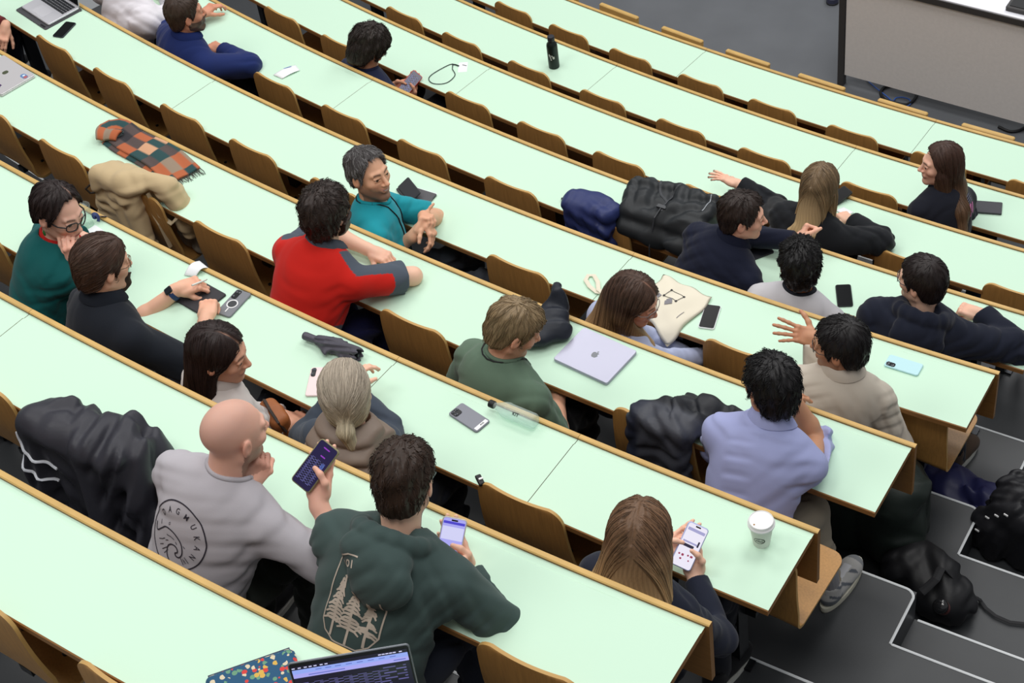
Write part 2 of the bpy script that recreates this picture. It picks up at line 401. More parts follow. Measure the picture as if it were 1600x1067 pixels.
SEATS = [
 (1, -5.97, 'empty plywood seat cut by the left edge at the very bottom left corner'),
 (1, -4.78, 'pale topped plywood seat cut by the bottom edge, under the nearest desk'),
 (2, -8.26, 'plywood seat at the left edge, left of the dark jacket with white zips'),
 (2, -7.06, 'plywood seat under the dark jacket with white zips'),
 (2, -3.46, 'empty plywood seat at the bottom, right of the green hooded sweatshirt'),
 (3, -10.9, 'plywood seat at the left edge beside the teal sweater'),
 (3, -4.72, 'empty plywood seat between the green hooded man and the woman with the white phone'),
 (4, -13.5, 'plywood seat at the left edge below the sticker-covered laptop lid'),
 (4, -12.2, 'plywood seat just left of the beige trench coat'),
 (4, -10.93, 'plywood seat with the beige trench coat hung over it'),
 (4, -9.69, 'empty plywood seat between the trench coat and the red polo'),
 (4, -7.19, 'empty plywood seat between the red polo and the man in the green T-shirt'),
 (4, -4.63, 'plywood seat with the dark grey jacket hung over it, left of the light blue shirt'),
 (5, -15.16, 'plywood seat nearest the black phone in the top left corner'),
 (5, -13.9, 'plywood seat second right of the black phone, above the plaid scarf'),
 (5, -12.55, 'plywood seat above right of the plaid scarf fringe'),
 (5, -11.29, 'plywood seat second to the left of the man in turquoise'),
 (5, -9.94, 'plywood seat top peeping out behind the dark head of the red polo man'),
 (5, -7.38, 'empty plywood seat between the man in turquoise and the woman with the tote bag'),
 (5, -4.75, 'empty plywood seat left of the black-haired man in the light blue shirt'),
 (6, -13.14, 'empty plywood seat just right of the navy blazer, behind the white paper'),
 (6, -11.8, 'empty plywood seat below the wavy-haired man at the top'),
 (6, -10.42, 'empty plywood seat right above the grey-haired man in turquoise'),
 (6, -8.97, 'empty plywood seat between the turquoise man and the navy bundle'),
 (6, -7.64, 'plywood seat with the navy bundle hung over it'),
 (7, -15.4, 'plywood seat at the top edge right of the blazer man'),
 (7, -14.05, 'plywood seat half hidden behind the wavy-haired man'),
 (7, -11.41, 'empty plywood seat just below the badge lanyard'),
 (7, -10.06, 'empty plywood seat second right of the badge lanyard'),
 (7, -8.74, 'empty plywood seat above the navy bundle'),
 (7, -7.31, 'empty plywood seat behind the raised open hand with dark nails'),
 (7, -4.53, 'plywood seat above the man in the navy hooded jacket, right of the black sleeve'),
 (7, -3.15, 'plywood seat at the right edge above the hand of the navy jacket'),
 (8, -14.83, 'plywood seat at the top edge above the wavy-haired man'),
 (8, -13.48, 'plywood seat above the badge lanyard'),
 (8, -12.01, 'plywood seat just left of the black bottle, below its desk'),
 (8, -10.53, 'plywood seat right below the black bottle'),
 (8, -9.07, 'empty plywood seat above the raised open hand'),
 (8, -7.63, 'empty plywood seat above the blonde woman in black'),
 (8, -5.96, 'plywood seat just right of the blonde woman, left of the long-haired man'),
 (8, -3.0, 'plywood seat at the right edge below the frontmost desks'),
 (9, -14.29, 'plywood seat of the front desks at the top edge'),
 (9, -12.96, 'plywood seat right behind the black bottle'),
 (9, -11.57, 'first plywood seat right of the black bottle along the front desk'),
 (9, -10.1, 'second plywood seat right of the black bottle along the front desk'),
 (9, -8.7, 'third plywood seat right of the black bottle along the front desk'),
 (9, -7.24, 'plywood seat of the front desk up left of the long-haired man'),
 (9, -5.76, 'plywood seat peeping out left of the head of the long-haired man'),
 (9, -4.2, 'plywood seat of the front desk right of the long-haired man'),
]
for k, th, lab in SEATS: place_seat(k, th, lab)
place_seat(5, -3.13, 'plywood end seat tucked under the desk beside the brown shoe', .285, -.385, -6).scale = (1, 1, .90)
place_seat(3, -3.13, 'plywood end seat tucked under the coffee cup desk beside the grey sneaker', .15, -.405, -8).scale = (1, 1, .88)
# the front row: low backs standing against the frontmost desk
for i, th in enumerate((-14.25, -12.8, -11.35, -9.95, -8.47, -6.95, -5.45)):
    nm = ['leftmost pale seat top along the front desk, at the top edge', 'second pale seat top from the left along the front desk', 'third pale seat top from the left along the front desk',
          'fourth pale seat top from the left along the front desk, left of the lectern leg', 'pale seat top standing right below the lectern leg', 'pale seat top below the blue cable loop', 'rightmost pale seat top along the front desk'][i]
    t = thing('front_seat', nm, 'chair', P(9, -.075, th, -DH), rad(th), 'pale seat tops along the front desk')
    mb = MB(); mb.rbox((0, .0, .56), (.345, .036, .31), .012, n=3, mat=Matrix.Rotation(rad(-4), 3, 'X'), bev=.006); mb.build('backrest', M_LIP, t)
    mb = MB(); mb.rbox((0, .045, .44), (.345, .03, .30), .012, n=3, mat=Matrix.Rotation(rad(4), 3, 'X'), bev=.005); mb.build('seat', M_LIP, t)
    mb = MB(); mb.box((0, .05, .2), (.06, .06, .4)); mb.box((0, .12, .395), (.05, .2, .025)); mb.box((0, .06, .006), (.16, .14, .012)); mb.build('pedestal', M_STEEL, t)

# ------------------------------------------------------------------ lectern desk on the stage
a = at(1313, 133, 0.); b = at(1600, 213, 0.)
ang = math.atan2(b.y - a.y, b.x - a.x)
LT = thing('lectern_desk', 'large white and grey lectern desk on the grey stage floor', 'lectern', (a.x, a.y, 0), ang)
M_LPANEL = mat('grey_laminate', (226, 221, 218), .5, noise=(40, .03, (1, 1, 1)))
M_LFRAME = mat('anthracite_frame', (62, 60, 60), .5)
M_LTOP = mat('white_laminate', (238, 238, 246), .35)
LW, LD, LHT = 2.15, .85, .925
mb = MB(); mb.box((LW/2, .012, .10 + (LHT-.045-.10)/2), (LW - .06, .02, LHT - .045 - .10)); mb.build('front_panel', M_LPANEL, LT)
mb = MB()
for x in (.0, LW):
    for y in (.02, LD - .02): mb2 = MB(); mb2.box((x, y, LHT/2 - .02), (.045, .05, LHT - .04)); mb2.build('leg', M_LFRAME, LT)
mb = MB(); mb.box((LW/2, LD/2, LHT - .0225), (LW + .05, LD + .04, .045)); mb.build('frame', M_LFRAME, LT)
mb = MB(); mb.box((LW/2, LD/2 + .003, LHT + .004), (LW + .044, LD + .03, .01)); mb.build('tabletop', M_LTOP, LT)
q = at(1592, 14, LHT + .009)
t = thing('control_panel', 'dark grey control panel lying on the white lectern top', 'control panel', (q.x + .06, q.y + .02, LHT + .009), ang)
mb = MB(); mb.rbox((0, 0, .018), (.26, .16, .036), .01, bev=.004, mat=Matrix.Rotation(rad(4), 3, 'X')); mb.build('case', M_LFRAME, t)
mb = MB(); mb.rbox((0, 0, .038), (.22, .12, .004), .004, mat=Matrix.Rotation(rad(4), 3, 'X')); mb.build('screen', M_BLACK, t)
def cable(name, label, pts, r_, m):
    P_ = [Vector(x) for x in pts]; out = []
    for i in range(len(P_)-1):
        p0, p1, p2, p3 = P_[max(0, i-1)], P_[i], P_[i+1], P_[min(len(P_)-1, i+2)]
        for j in range(8):
            t_ = j/8; out.append(.5*((2*p1) + (p2-p0)*t_ + (2*p0-5*p1+4*p2-p3)*t_*t_ + (3*p1-p0-3*p2+p3)*t_**3))
    out.append(P_[-1])
    mb = MB(); mb.tube(out, r_, 7)
    o = mb.build(name, m); shade_auto(o, 60); return tag(o, label, 'cable')
f0 = lambda x, y, z=.012: at(x, y, z)
cable('cable', 'thick black cable loop on the floor under the lectern', [f0(1395, 132), f0(1382, 136), f0(1376, 145), f0(1382, 155), f0(1395, 160), f0(1418, 163), f0(1432, 150), f0(1431, 135)], .011, M_BLACK)
cable('cable', 'thick black cable lying at the right end under the lectern', [f0(1560, 198), f0(1577, 205), f0(1592, 204), f0(1605, 198), f0(1625, 200)], .011, M_BLACK)
M_BLUE = mat('blue_cable', (52, 92, 170), .4)
cable('cable', 'thin blue cable loop on the floor in front of the lectern', [f0(1396, 158), f0(1400, 153), f0(1410, 152), f0(1420, 155), f0(1423, 161), f0(1417, 166), f0(1405, 165), f0(1397, 161), f0(1385, 150), f0(1360, 130), f0(1352, 119)], .005, M_BLUE)
M_CASTER = mat('blue_grey_rubber', (60, 62, 84), .5)
q = at(1301, -6, .0); t = thing('shoe', 'dark shoe tip at the top edge left of the lectern', 'shoe', q, rad(200))
mb = MB(); mb.rbox((0, 0, .03), (.09, .26, .06), .04, bev=.012); mb.build('upper', M_CASTER, t)
mb = MB(); mb.rbox((0, 0, .006), (.095, .27, .012), .042, bev=.003); mb.build('sole', M_BLACK, t)
# ------------------------------------------------------------------ implicit surface modelling (numpy)
F32 = np.float32
def npv(v): return np.array([v[0], v[1], v[2]], dtype=F32)
def smin(a, b, k):
    if k <= 0: return np.minimum(a, b)
    h = np.maximum(k - np.abs(a - b), 0)/k
    return np.minimum(a, b) - h*h*k*.25
def smax(a, b, k): return -smin(-a, -b, k)
def s_cone(X, Y, Z, a, b, ra, rb):
    a = npv(a); b = npv(b); d = b - a; L2 = float(d @ d) + 1e-12
    px, py, pz = X - a[0], Y - a[1], Z - a[2]
    t = np.clip((px*d[0] + py*d[1] + pz*d[2])/L2, 0, 1)
    return np.sqrt((px - t*d[0])**2 + (py - t*d[1])**2 + (pz - t*d[2])**2) - (ra + (rb - ra)*t)
def s_ell(X, Y, Z, c, r, R=None):
    c = npv(c); px, py, pz = X - c[0], Y - c[1], Z - c[2]
    if R is not None:
        R = np.array(R, dtype=F32)
        px, py, pz = R[0, 0]*px + R[1, 0]*py + R[2, 0]*pz, R[0, 1]*px + R[1, 1]*py + R[2, 1]*pz, R[0, 2]*px + R[1, 2]*py + R[2, 2]*pz
    k0 = np.sqrt((px/r[0])**2 + (py/r[1])**2 + (pz/r[2])**2) + 1e-6
    k1 = np.sqrt((px/r[0]**2)**2 + (py/r[1]**2)**2 + (pz/r[2]**2)**2) + 1e-6
    return k0*(k0 - 1)/k1
def s_box(X, Y, Z, c, h, r, R=None):
    c = npv(c); px, py, pz = X - c[0], Y - c[1], Z - c[2]
    if R is not None:
        R = np.array(R, dtype=F32)
        px, py, pz = R[0, 0]*px + R[1, 0]*py + R[2, 0]*pz, R[0, 1]*px + R[1, 1]*py + R[2, 1]*pz, R[0, 2]*px + R[1, 2]*py + R[2, 2]*pz
    qx, qy, qz = np.abs(px) - h[0] + r, np.abs(py) - h[1] + r, np.abs(pz) - h[2] + r
    return np.sqrt(np.maximum(qx, 0)**2 + np.maximum(qy, 0)**2 + np.maximum(qz, 0)**2) + np.minimum(np.maximum(qx, np.maximum(qy, qz)), 0) - r
class Field:
    def __init__(s, lo, hi, vox):
        s.lo = np.array(lo, dtype=F32); s.vox = vox
        s.n = [int(math.ceil((hi[i] - lo[i])/vox)) + 1 for i in range(3)]
        s.D = np.full(s.n, .5, dtype=F32)
        s.ax = [s.lo[i] + vox*np.arange(s.n[i], dtype=F32) for i in range(3)]
    def sub(s, lo, hi, pad):
        sl = []
        for i in range(3):
            a = max(0, int((lo[i] - pad - s.lo[i])/s.vox)); b = min(s.n[i], int((hi[i] + pad - s.lo[i])/s.vox) + 2)
            if b <= a: return None, None
            sl.append(slice(a, b))
        return tuple(sl), (s.ax[0][sl[0]][:, None, None], s.ax[1][sl[1]][None, :, None], s.ax[2][sl[2]][None, None, :])
    def op(s, fn, lo, hi, k=.0, mode='u', pad=None):
        sl, g = s.sub(lo, hi, (k + 2.5*s.vox) if pad is None else pad)
        if sl is None: return
        d = fn(*g)
        if mode == 'u': s.D[sl] = smin(s.D[sl], d, k)
        elif mode == 's': s.D[sl] = smax(s.D[sl], -d, k)
        elif mode == 'i': s.D[sl] = smax(s.D[sl], d, k)
        elif mode == 'a': s.D[sl] = s.D[sl] + d
    def cone(s, a, b, ra, rb, k=.02, mode='u', infl=0.):
        m = max(ra, rb) + infl
        lo = [min(a[i], b[i]) - m for i in range(3)]; hi = [max(a[i], b[i]) + m for i in range(3)]
        s.op(lambda X, Y, Z: s_cone(X, Y, Z, a, b, ra + infl, rb + infl), lo, hi, k, mode)
    def ell(s, c, r, R=None, k=.02, mode='u', infl=0.):
        r = [t + infl for t in r]; m = max(r)
        s.op(lambda X, Y, Z: s_ell(X, Y, Z, c, r, R), [c[i] - m for i in range(3)], [c[i] + m for i in range(3)], k, mode)
    def box(s, c, h, r, R=None, k=.01, mode='u'):
        m = math.sqrt(sum(t*t for t in h))
        s.op(lambda X, Y, Z: s_box(X, Y, Z, c, h, r, R), [c[i] - m for i in range(3)], [c[i] + m for i in range(3)], k, mode)
    def sample(s, p):
        q = (p - s.lo)/s.vox
        i = np.clip(np.floor(q).astype(int), 0, np.array(s.n) - 2); f = np.clip(q - i, 0, 1)
        r = 0
        for dx in (0, 1):
            for dy in (0, 1):
                for dz in (0, 1):
                    w_ = (f[:, 0] if dx else 1 - f[:, 0])*(f[:, 1] if dy else 1 - f[:, 1])*(f[:, 2] if dz else 1 - f[:, 2])
                    r = r + w_*s.D[i[:, 0] + dx, i[:, 1] + dy, i[:, 2] + dz]
        return r
    def grad(s, p):
        e = s.vox; g = np.stack([s.sample(p + np.eye(3)[i]*e) - s.sample(p - np.eye(3)[i]*e) for i in range(3)], 1)
        return g/(np.linalg.norm(g, axis=1, keepdims=True) + 1e-9)
    def mesh(s):
        D = s.D; ins = D < 0
        n0, n1, n2 = s.n
        c = np.zeros((n0-1, n1-1, n2-1), dtype=np.uint8)
        for dx in (0, 1):
            for dy in (0, 1):
                for dz in (0, 1): c += ins[dx:n0-1+dx, dy:n1-1+dy, dz:n2-1+dz]
        act = (c > 0) & (c < 8)
        I = np.argwhere(act)
        if len(I) == 0: return np.zeros((0, 3)), np.zeros((0, 4), int)
        idx = np.full(act.shape, -1, dtype=np.int32); idx[act] = np.arange(len(I))
        corners = np.array([(x, y, z) for x in (0, 1) for y in (0, 1) for z in (0, 1)])
        V = np.stack([D[I[:, 0]+q[0], I[:, 1]+q[1], I[:, 2]+q[2]] for q in corners], 1)
        acc = np.zeros((len(I), 3)); cnt = np.zeros(len(I))
        for i in range(8):
            for j in range(i+1, 8):
                if np.abs(corners[i] - corners[j]).sum() != 1: continue
                a, b = V[:, i], V[:, j]; m = (a < 0) != (b < 0)
                t = np.where(m, a/np.where(m, a - b, 1), 0)
                acc += np.where(m[:, None], corners[i] + (corners[j] - corners[i])*t[:, None], 0); cnt += m
        P_ = (I + acc/cnt[:, None])*s.vox + s.lo
        Q = []
        for ax in range(3):
            o = [t for t in range(3) if t != ax]
            sa = [slice(None)]*3; sb = [slice(None)]*3; sa[ax] = slice(0, -1); sb[ax] = slice(1, None)
            A = ins[tuple(sa)]; B = ins[tuple(sb)]
            E = np.argwhere(A != B)
            for t in o: E = E[(E[:, t] > 0) & (E[:, t] < s.n[t]-1)]
            fl_ = A[E[:, 0], E[:, 1], E[:, 2]]
            def cell(da, db):
                q = E.copy(); q[:, o[0]] -= da; q[:, o[1]] -= db
                return idx[q[:, 0], q[:, 1], q[:, 2]]
            q = np.stack([cell(1, 1), cell(0, 1), cell(0, 0), cell(1, 0)], 1)
            flip = fl_ if ax != 1 else ~fl_
            q[~flip] = q[~flip][:, ::-1]
            Q.append(q)
        Q = np.concatenate(Q)
        return P_, Q[(Q >= 0).all(1)]
def np_obj(name, V, Q, mats, parent=None, col=None, origin=(0, 0, 0), smooth=True):
    me = bpy.data.meshes.new(name)
    V = np.asarray(V, dtype=F32) - np.array(origin, dtype=F32)
    n = len(Q); me.vertices.add(len(V)); me.vertices.foreach_set('co', V.ravel())
    k = Q.shape[1]
    me.loops.add(n*k); me.loops.foreach_set('vertex_index', Q.astype(np.int32).ravel())
    me.polygons.add(n); me.polygons.foreach_set('loop_start', np.arange(0, n*k, k, dtype=np.int32)); me.polygons.foreach_set('loop_total', np.full(n, k, dtype=np.int32))
    for m in (mats if isinstance(mats, (list, tuple)) else [mats]): me.materials.append(m)
    me.update(calc_edges=True); me.validate()
    if smooth: me.polygons.foreach_set('use_smooth', np.ones(len(me.polygons), dtype=bool))
    if col is not None: set_col(me, col)
    return link(bpy.data.objects.new(name, me), parent)
def wav(seed, n=5, f=(14, 34)):
    rg = np.random.default_rng(seed); K = rg.normal(size=(n, 3)); K /= np.linalg.norm(K, axis=1, keepdims=True)
    K *= rg.uniform(f[0], f[1], (n, 1)); ph = rg.uniform(0, 6.28, n); return K, ph
def folds(X, Y, Z, seed, f=(60, 120), n=5):
    """soft cloth folds: a few families of ridges, each swelling and dying away across the cloth"""
    rg = np.random.default_rng(seed); s = 0
    for i in range(n):
        d = rg.normal(size=3); d /= np.linalg.norm(d); q = rg.normal(size=3)*9; q2 = rg.normal(size=3)*14; ph = rg.uniform(0, 6.28, 3); kf = rg.uniform(f[0], f[1])
        wv = .10*kf/10*np.sin(q2[0]*X + q2[1]*Y + q2[2]*Z + ph[2])*.1*10
        m = np.sin(q[0]*X + q[1]*Y + q[2]*Z + ph[0]); m = np.clip(m*1.3 - .1, 0, 1)
        u = kf*(d[0]*X + d[1]*Y + d[2]*Z) + wv + ph[1]
        s = s + m*(np.sin(u) + .3*np.sin(2*u + .7))
    return s.astype(F32)

# ------------------------------------------------------------------ people
def lin(c): return np.array(srgb(c), dtype=F32)
M_SKIN = attr_mat('skin', .52, .35, bump=(420, .05, .001), sss=.10)
M_CLOTH = attr_mat('cloth_knit', .85, .15, bump=(260, .12, .002), sheen=.1)
M_NYLON = attr_mat('cloth_nylon', .5, .35, bump=(60, .12, .003))
M_HAIR = attr_mat('hair', .46, .28)
M_EYEW = mat('eye_white', (226, 220, 214), .25, .5)
M_IRIS = mat('iris_brown', (58, 38, 26), .2, .5)
M_GLASS = mat('spectacle_glass', (240, 246, 250), .04, .5)
def thin_glass(name, c, fac=.10):
    m = mat(name, c, .03, .5); nt = m.node_tree; b = nt.nodes['Principled BSDF']; out = nt.nodes['Material Output']
    tr = nt.nodes.new('ShaderNodeBsdfTransparent'); mx = nt.nodes.new('ShaderNodeMixShader'); mx.inputs[0].default_value = fac
    nt.links.new(tr.outputs[0], mx.inputs[1]); nt.links.new(b.outputs[0], mx.inputs[2]); nt.links.new(mx.outputs[0], out.inputs[0])
    tr.inputs[0].default_value = (*srgb(c), 1)
    return m
M_GLASS = thin_glass('clear_lens', (246, 250, 250), .05)

HL = {  # hairlines: (azimuth from the front in degrees, height in the head frame)
 'man': [(0, .078), (30, .072), (50, .052), (66, .008), (74, -.022), (82, .012), (104, .004), (122, -.052), (150, -.078), (180, -.084)],
 'high': [(0, .094), (28, .092), (46, .066), (64, .012), (74, -.02), (82, .012), (104, .004), (122, -.052), (150, -.078), (180, -.084)],
 'fringe': [(0, .045), (30, .040), (50, .026), (64, -.01), (76, -.03), (84, .006), (104, .0), (120, -.055), (150, -.086), (180, -.092)],
 'woman': [(0, .078), (26, .070), (46, .040), (62, -.01), (76, -.05), (90, -.06), (110, -.075), (130, -.085), (160, -.09), (180, -.09)],
}
def head_local(X, Y, Z, c, R):
    px, py, pz = X - F32(c[0]), Y - F32(c[1]), Z - F32(c[2])
    return (R[0][0]*px + R[1][0]*py + R[2][0]*pz, R[0][1]*px + R[1][1]*py + R[2][1]*pz, R[0][2]*px + R[1][2]*py + R[2][2]*pz)
def head_sdf(x, y, z, fem=False, jaw=1.0):
    E, C = s_ell, s_cone
    d = E(x, y, z, (0, -.014, .030), (.0755, .097, .086))
    d = smin(d, E(x, y, z, (0, .030, -.030), (.060, .064, .080)), .035)
    jw = (.050 if fem else .055)*jaw
    for s in (-1, 1):
        d = smin(d, C(x, y, z, (s*jw, -.005, -.055), (s*.014, .070, -.103 if not fem else -.098), .020, .016), .025)
        d = smin(d, E(x, y, z, (s*.042, .060, -.018), (.022, .02, .018)), .022)
    d = smin(d, E(x, y, z, (0, .078, -.100 if not fem else -.096), (.019, .016, .016)), .018)
    br = .0105 if fem else .0135
    for s in (-1, 1): d = smin(d, C(x, y, z, (s*.014, .083, .028), (s*.044, .072, .030), br, br*.8), .014)
    for s in (-1, 1):
        d = smax(d, -E(x, y, z, (s*.031, .100, .006), (.018, .016, .0115)), .014)
        d = smin(d, E(x, y, z, (s*.031, .0775, .007), (.0135, .0132, .0128)), .004)
        d = smin(d, C(x, y, z, (s*.018, .0890, .0128), (s*.044, .0812, .0122), .0062, .0056), .004)   # upper lid
        d = smin(d, C(x, y, z, (s*.020, .0878, -.0010), (s*.042, .0815, -.0006), .0052, .0046), .004)     # lower lid
    nl = .108 if fem else .112
    d = smin(d, C(x, y, z, (0, .088, .018), (0, nl, -.024), .0075, .0105), .010)
    d = smin(d, E(x, y, z, (0, nl + .001, -.027), (.0115, .011, .009)), .007)
    for s in (-1, 1): d = smin(d, E(x, y, z, (s*.0125, .0985, -.031), (.0085, .010, .007)), .007)
    d = smin(d, E(x, y, z, (0, .088, -.058), (.026, .013, .016)), .012)
    d = smin(d, C(x, y, z, (-.018, .090, -.0555), (.018, .090, -.0555), .0058, .0058), .005)
    d = smin(d, C(x, y, z, (-.015, .0895, -.0665), (.015, .0895, -.0665), .0068, .0068), .005)
    d = smax(d, -C(x, y, z, (-.022, .102, -.0605), (.022, .102, -.0605), .0045, .0045), .004)
    for s in (-1, 1):
        a = rad(14*s)
        R = ((math.cos(a), -math.sin(a), 0), (math.sin(a), math.cos(a), 0), (0, 0, 1))
        e = E(x, y, z, (s*.081, -.008, -.004), (.0085, .019, .032), R)
        e = smax(e, -E(x, y, z, (s*.0905, -.004, .0), (.006, .011, .019), R), .004)
        d = smin(d, e, .006)
    return d
def interp_az(pts, az):
    return np.interp(az, [p_[0] for p_ in pts], [p_[1] for p_ in pts])
def hair_sdf(x, y, z, hl, top, side, off=0., seed=0, tuft=.003, part=None, fringe=0.):
    sk = s_ell(x, y, z, (0, -.014, .030), (.0755, .097, .086))
    sk = smin(sk, s_ell(x, y, z, (0, -.035, -.035), (.062, .062, .075)), .03)
    zz = np.clip((z - .02)/.09, 0, 1)
    t = side + (top - side)*zz
    t = t + fringe*np.clip((y - .02)/.07, 0, 1)*np.clip((z - .03)/.05, 0, 1)
    az = np.degrees(np.arctan2(np.abs(x), y))
    rr = np.arctan2(x, y)
    t = t + tuft*(np.sin(9*rr + 40*z + seed)*np.sin(31*z - 5*rr + 2*seed) + .6*np.sin(23*rr + seed*3)*np.sin(60*(z + y) + seed))
    if part is not None: t = t - .006*np.exp(-((x - part)/.006)**2)*(z > .05)
    zb = interp_az(HL[hl], az).astype(F32) + off
    return smax(sk - t, (zb - z)*.8, .010)
def basis(fwd, upish):
    f = Vector(fwd).normalized(); r_ = f.cross(Vector(upish)).normalized(); u = r_.cross(f)
    return r_, f, u
def R3(r_, f, u): return [[r_[i], f[i], u[i]] for i in range(3)]
def ik(Sh, W, l1, l2, pole):
    d = W - Sh; L = d.length
    mx = (l1 + l2)*.995
    if L > mx: W = Sh + d*(mx/L); d = W - Sh; L = mx
    a = (l1*l1 - l2*l2 + L*L)/(2*L); h = math.sqrt(max(0, l1*l1 - a*a)); n = d/L
    p_ = Vector(pole); p_ = p_ - n*p_.dot(n)
    if p_.length < 1e-5: p_ = n.orthogonal()
    return Sh + n*a + p_.normalized()*h, W
POSES = {  # per finger (base, middle, tip) bend in degrees; spread; thumb direction in the hand frame
 'relax': dict(c=[(25, 30, 18), (32, 36, 20), (38, 40, 22), (42, 42, 24)], sp=(4, 1, -2, -6), th=(-.62, .70, -.35)),
 'flat': dict(c=[(6, 8, 5), (6, 8, 5), (8, 8, 5), (10, 10, 6)], sp=(7, 2, -3, -9), th=(-.75, .62, -.15)),
 'open': dict(c=[(0, 8, 6), (4, 12, 8), (8, 14, 8), (8, 14, 10)], sp=(12, 4, -5, -15), th=(-.86, .45, -.2)),
 'fist': dict(c=[(75, 85, 45), (78, 88, 45), (80, 88, 45), (82, 88, 45)], sp=(2, 0, -1, -3), th=(-.25, .80, -.55)),
 'curl': dict(c=[(48, 55, 30), (55, 62, 32), (60, 65, 34), (62, 65, 36)], sp=(3, 1, -2, -4), th=(-.45, .75, -.5)),
 'phone': dict(c=[(-4, 10, 12), (-2, 12, 12), (0, 14, 14), (6, 18, 16)], sp=(5, 2, -1, -5), th=(-.15, .70, -.70), add=(.75, .35, .25)),
 'point': dict(c=[(4, 6, 4), (55, 75, 40), (65, 80, 40), (68, 80, 40)], sp=(5, 0, -1, -3), th=(-.55, .75, -.4)),
 'grip': dict(c=[(28, 48, 30), (32, 52, 34), (36, 54, 36), (42, 56, 38)], sp=(3, 1, -2, -5), th=(-.38, .86, .22)),
}
def add_hand(F, W, d, n, side, pose, sc=1., k=.006):
    """W wrist, d finger direction, n the way the back of the hand faces, side +1 right / -1 left"""
    f = Vector(d).normalized(); u = (Vector(n) - f*Vector(n).dot(f)).normalized(); r_ = f.cross(u)
    def L(x, y, z): return W + r_*(x*side*sc) + f*(y*sc) + u*(z*sc)
    R = R3(r_, f, u); p_ = POSES[pose]
    F.box(L(0, .050, -.001), (.039*sc, .044*sc, .0125*sc), .0115*sc, R, .012)
    F.cone(L(0, -.02, 0), L(0, .03, 0), .0245*sc, .022*sc, .02)
    F.ell(L(-.022, .032, -.010), (.018*sc, .028*sc, .014*sc), R, .012)
    F.ell(L(.024, .036, -.009), (.014*sc, .030*sc, .012*sc), R, .012)
    bx = (-.029, -.0098, .0095, .0275); by = (.086, .091, .088, .080)
    ln = ((.043, .026, .021), (.047, .030, .022), (.044, .028, .022), (.034, .021, .019)); rr = (.0088, .0090, .0086, .0076)
    tips = []
    for i in range(4):
        q = Vector((bx[i], by[i], 0)); a = 0; sp = rad(p_['sp'][i])
        F.ell(L(q.x, q.y - .002, .004), (.0105*sc,)*3, None, .006)
        for j in range(3):
            a += rad(p_['c'][i][j]); dv = Vector((-math.sin(sp)*math.cos(a), math.cos(sp)*math.cos(a), -math.sin(a)))
            q2 = q + dv*ln[i][j]
            F.cone(L(*q), L(*q2), rr[i]*sc*(1 - .07*j), rr[i]*sc*(1 - .07*(j+1)), k)
            q = q2
        tips.append(L(*q))
    q = Vector((-.024, .022, -.008)); dv = Vector(p_['th']).normalized()
    for j, (l_, ra, rb) in enumerate(((.044, .0135, .0118), (.033, .0112, .0102), (.026, .0104, .0086))):
        if j: dv = (dv + Vector(p_.get('add', (.16, .12, -.05)))).normalized()
        q2 = q + dv*l_; F.cone(L(*q), L(*q2), ra*sc, rb*sc, k*1.4); q = q2
    tips.append(L(*q))
    return tips
def tint(rg, base, amt): return np.clip(base*(1 + rg.normal(0, amt)), 0, 1)

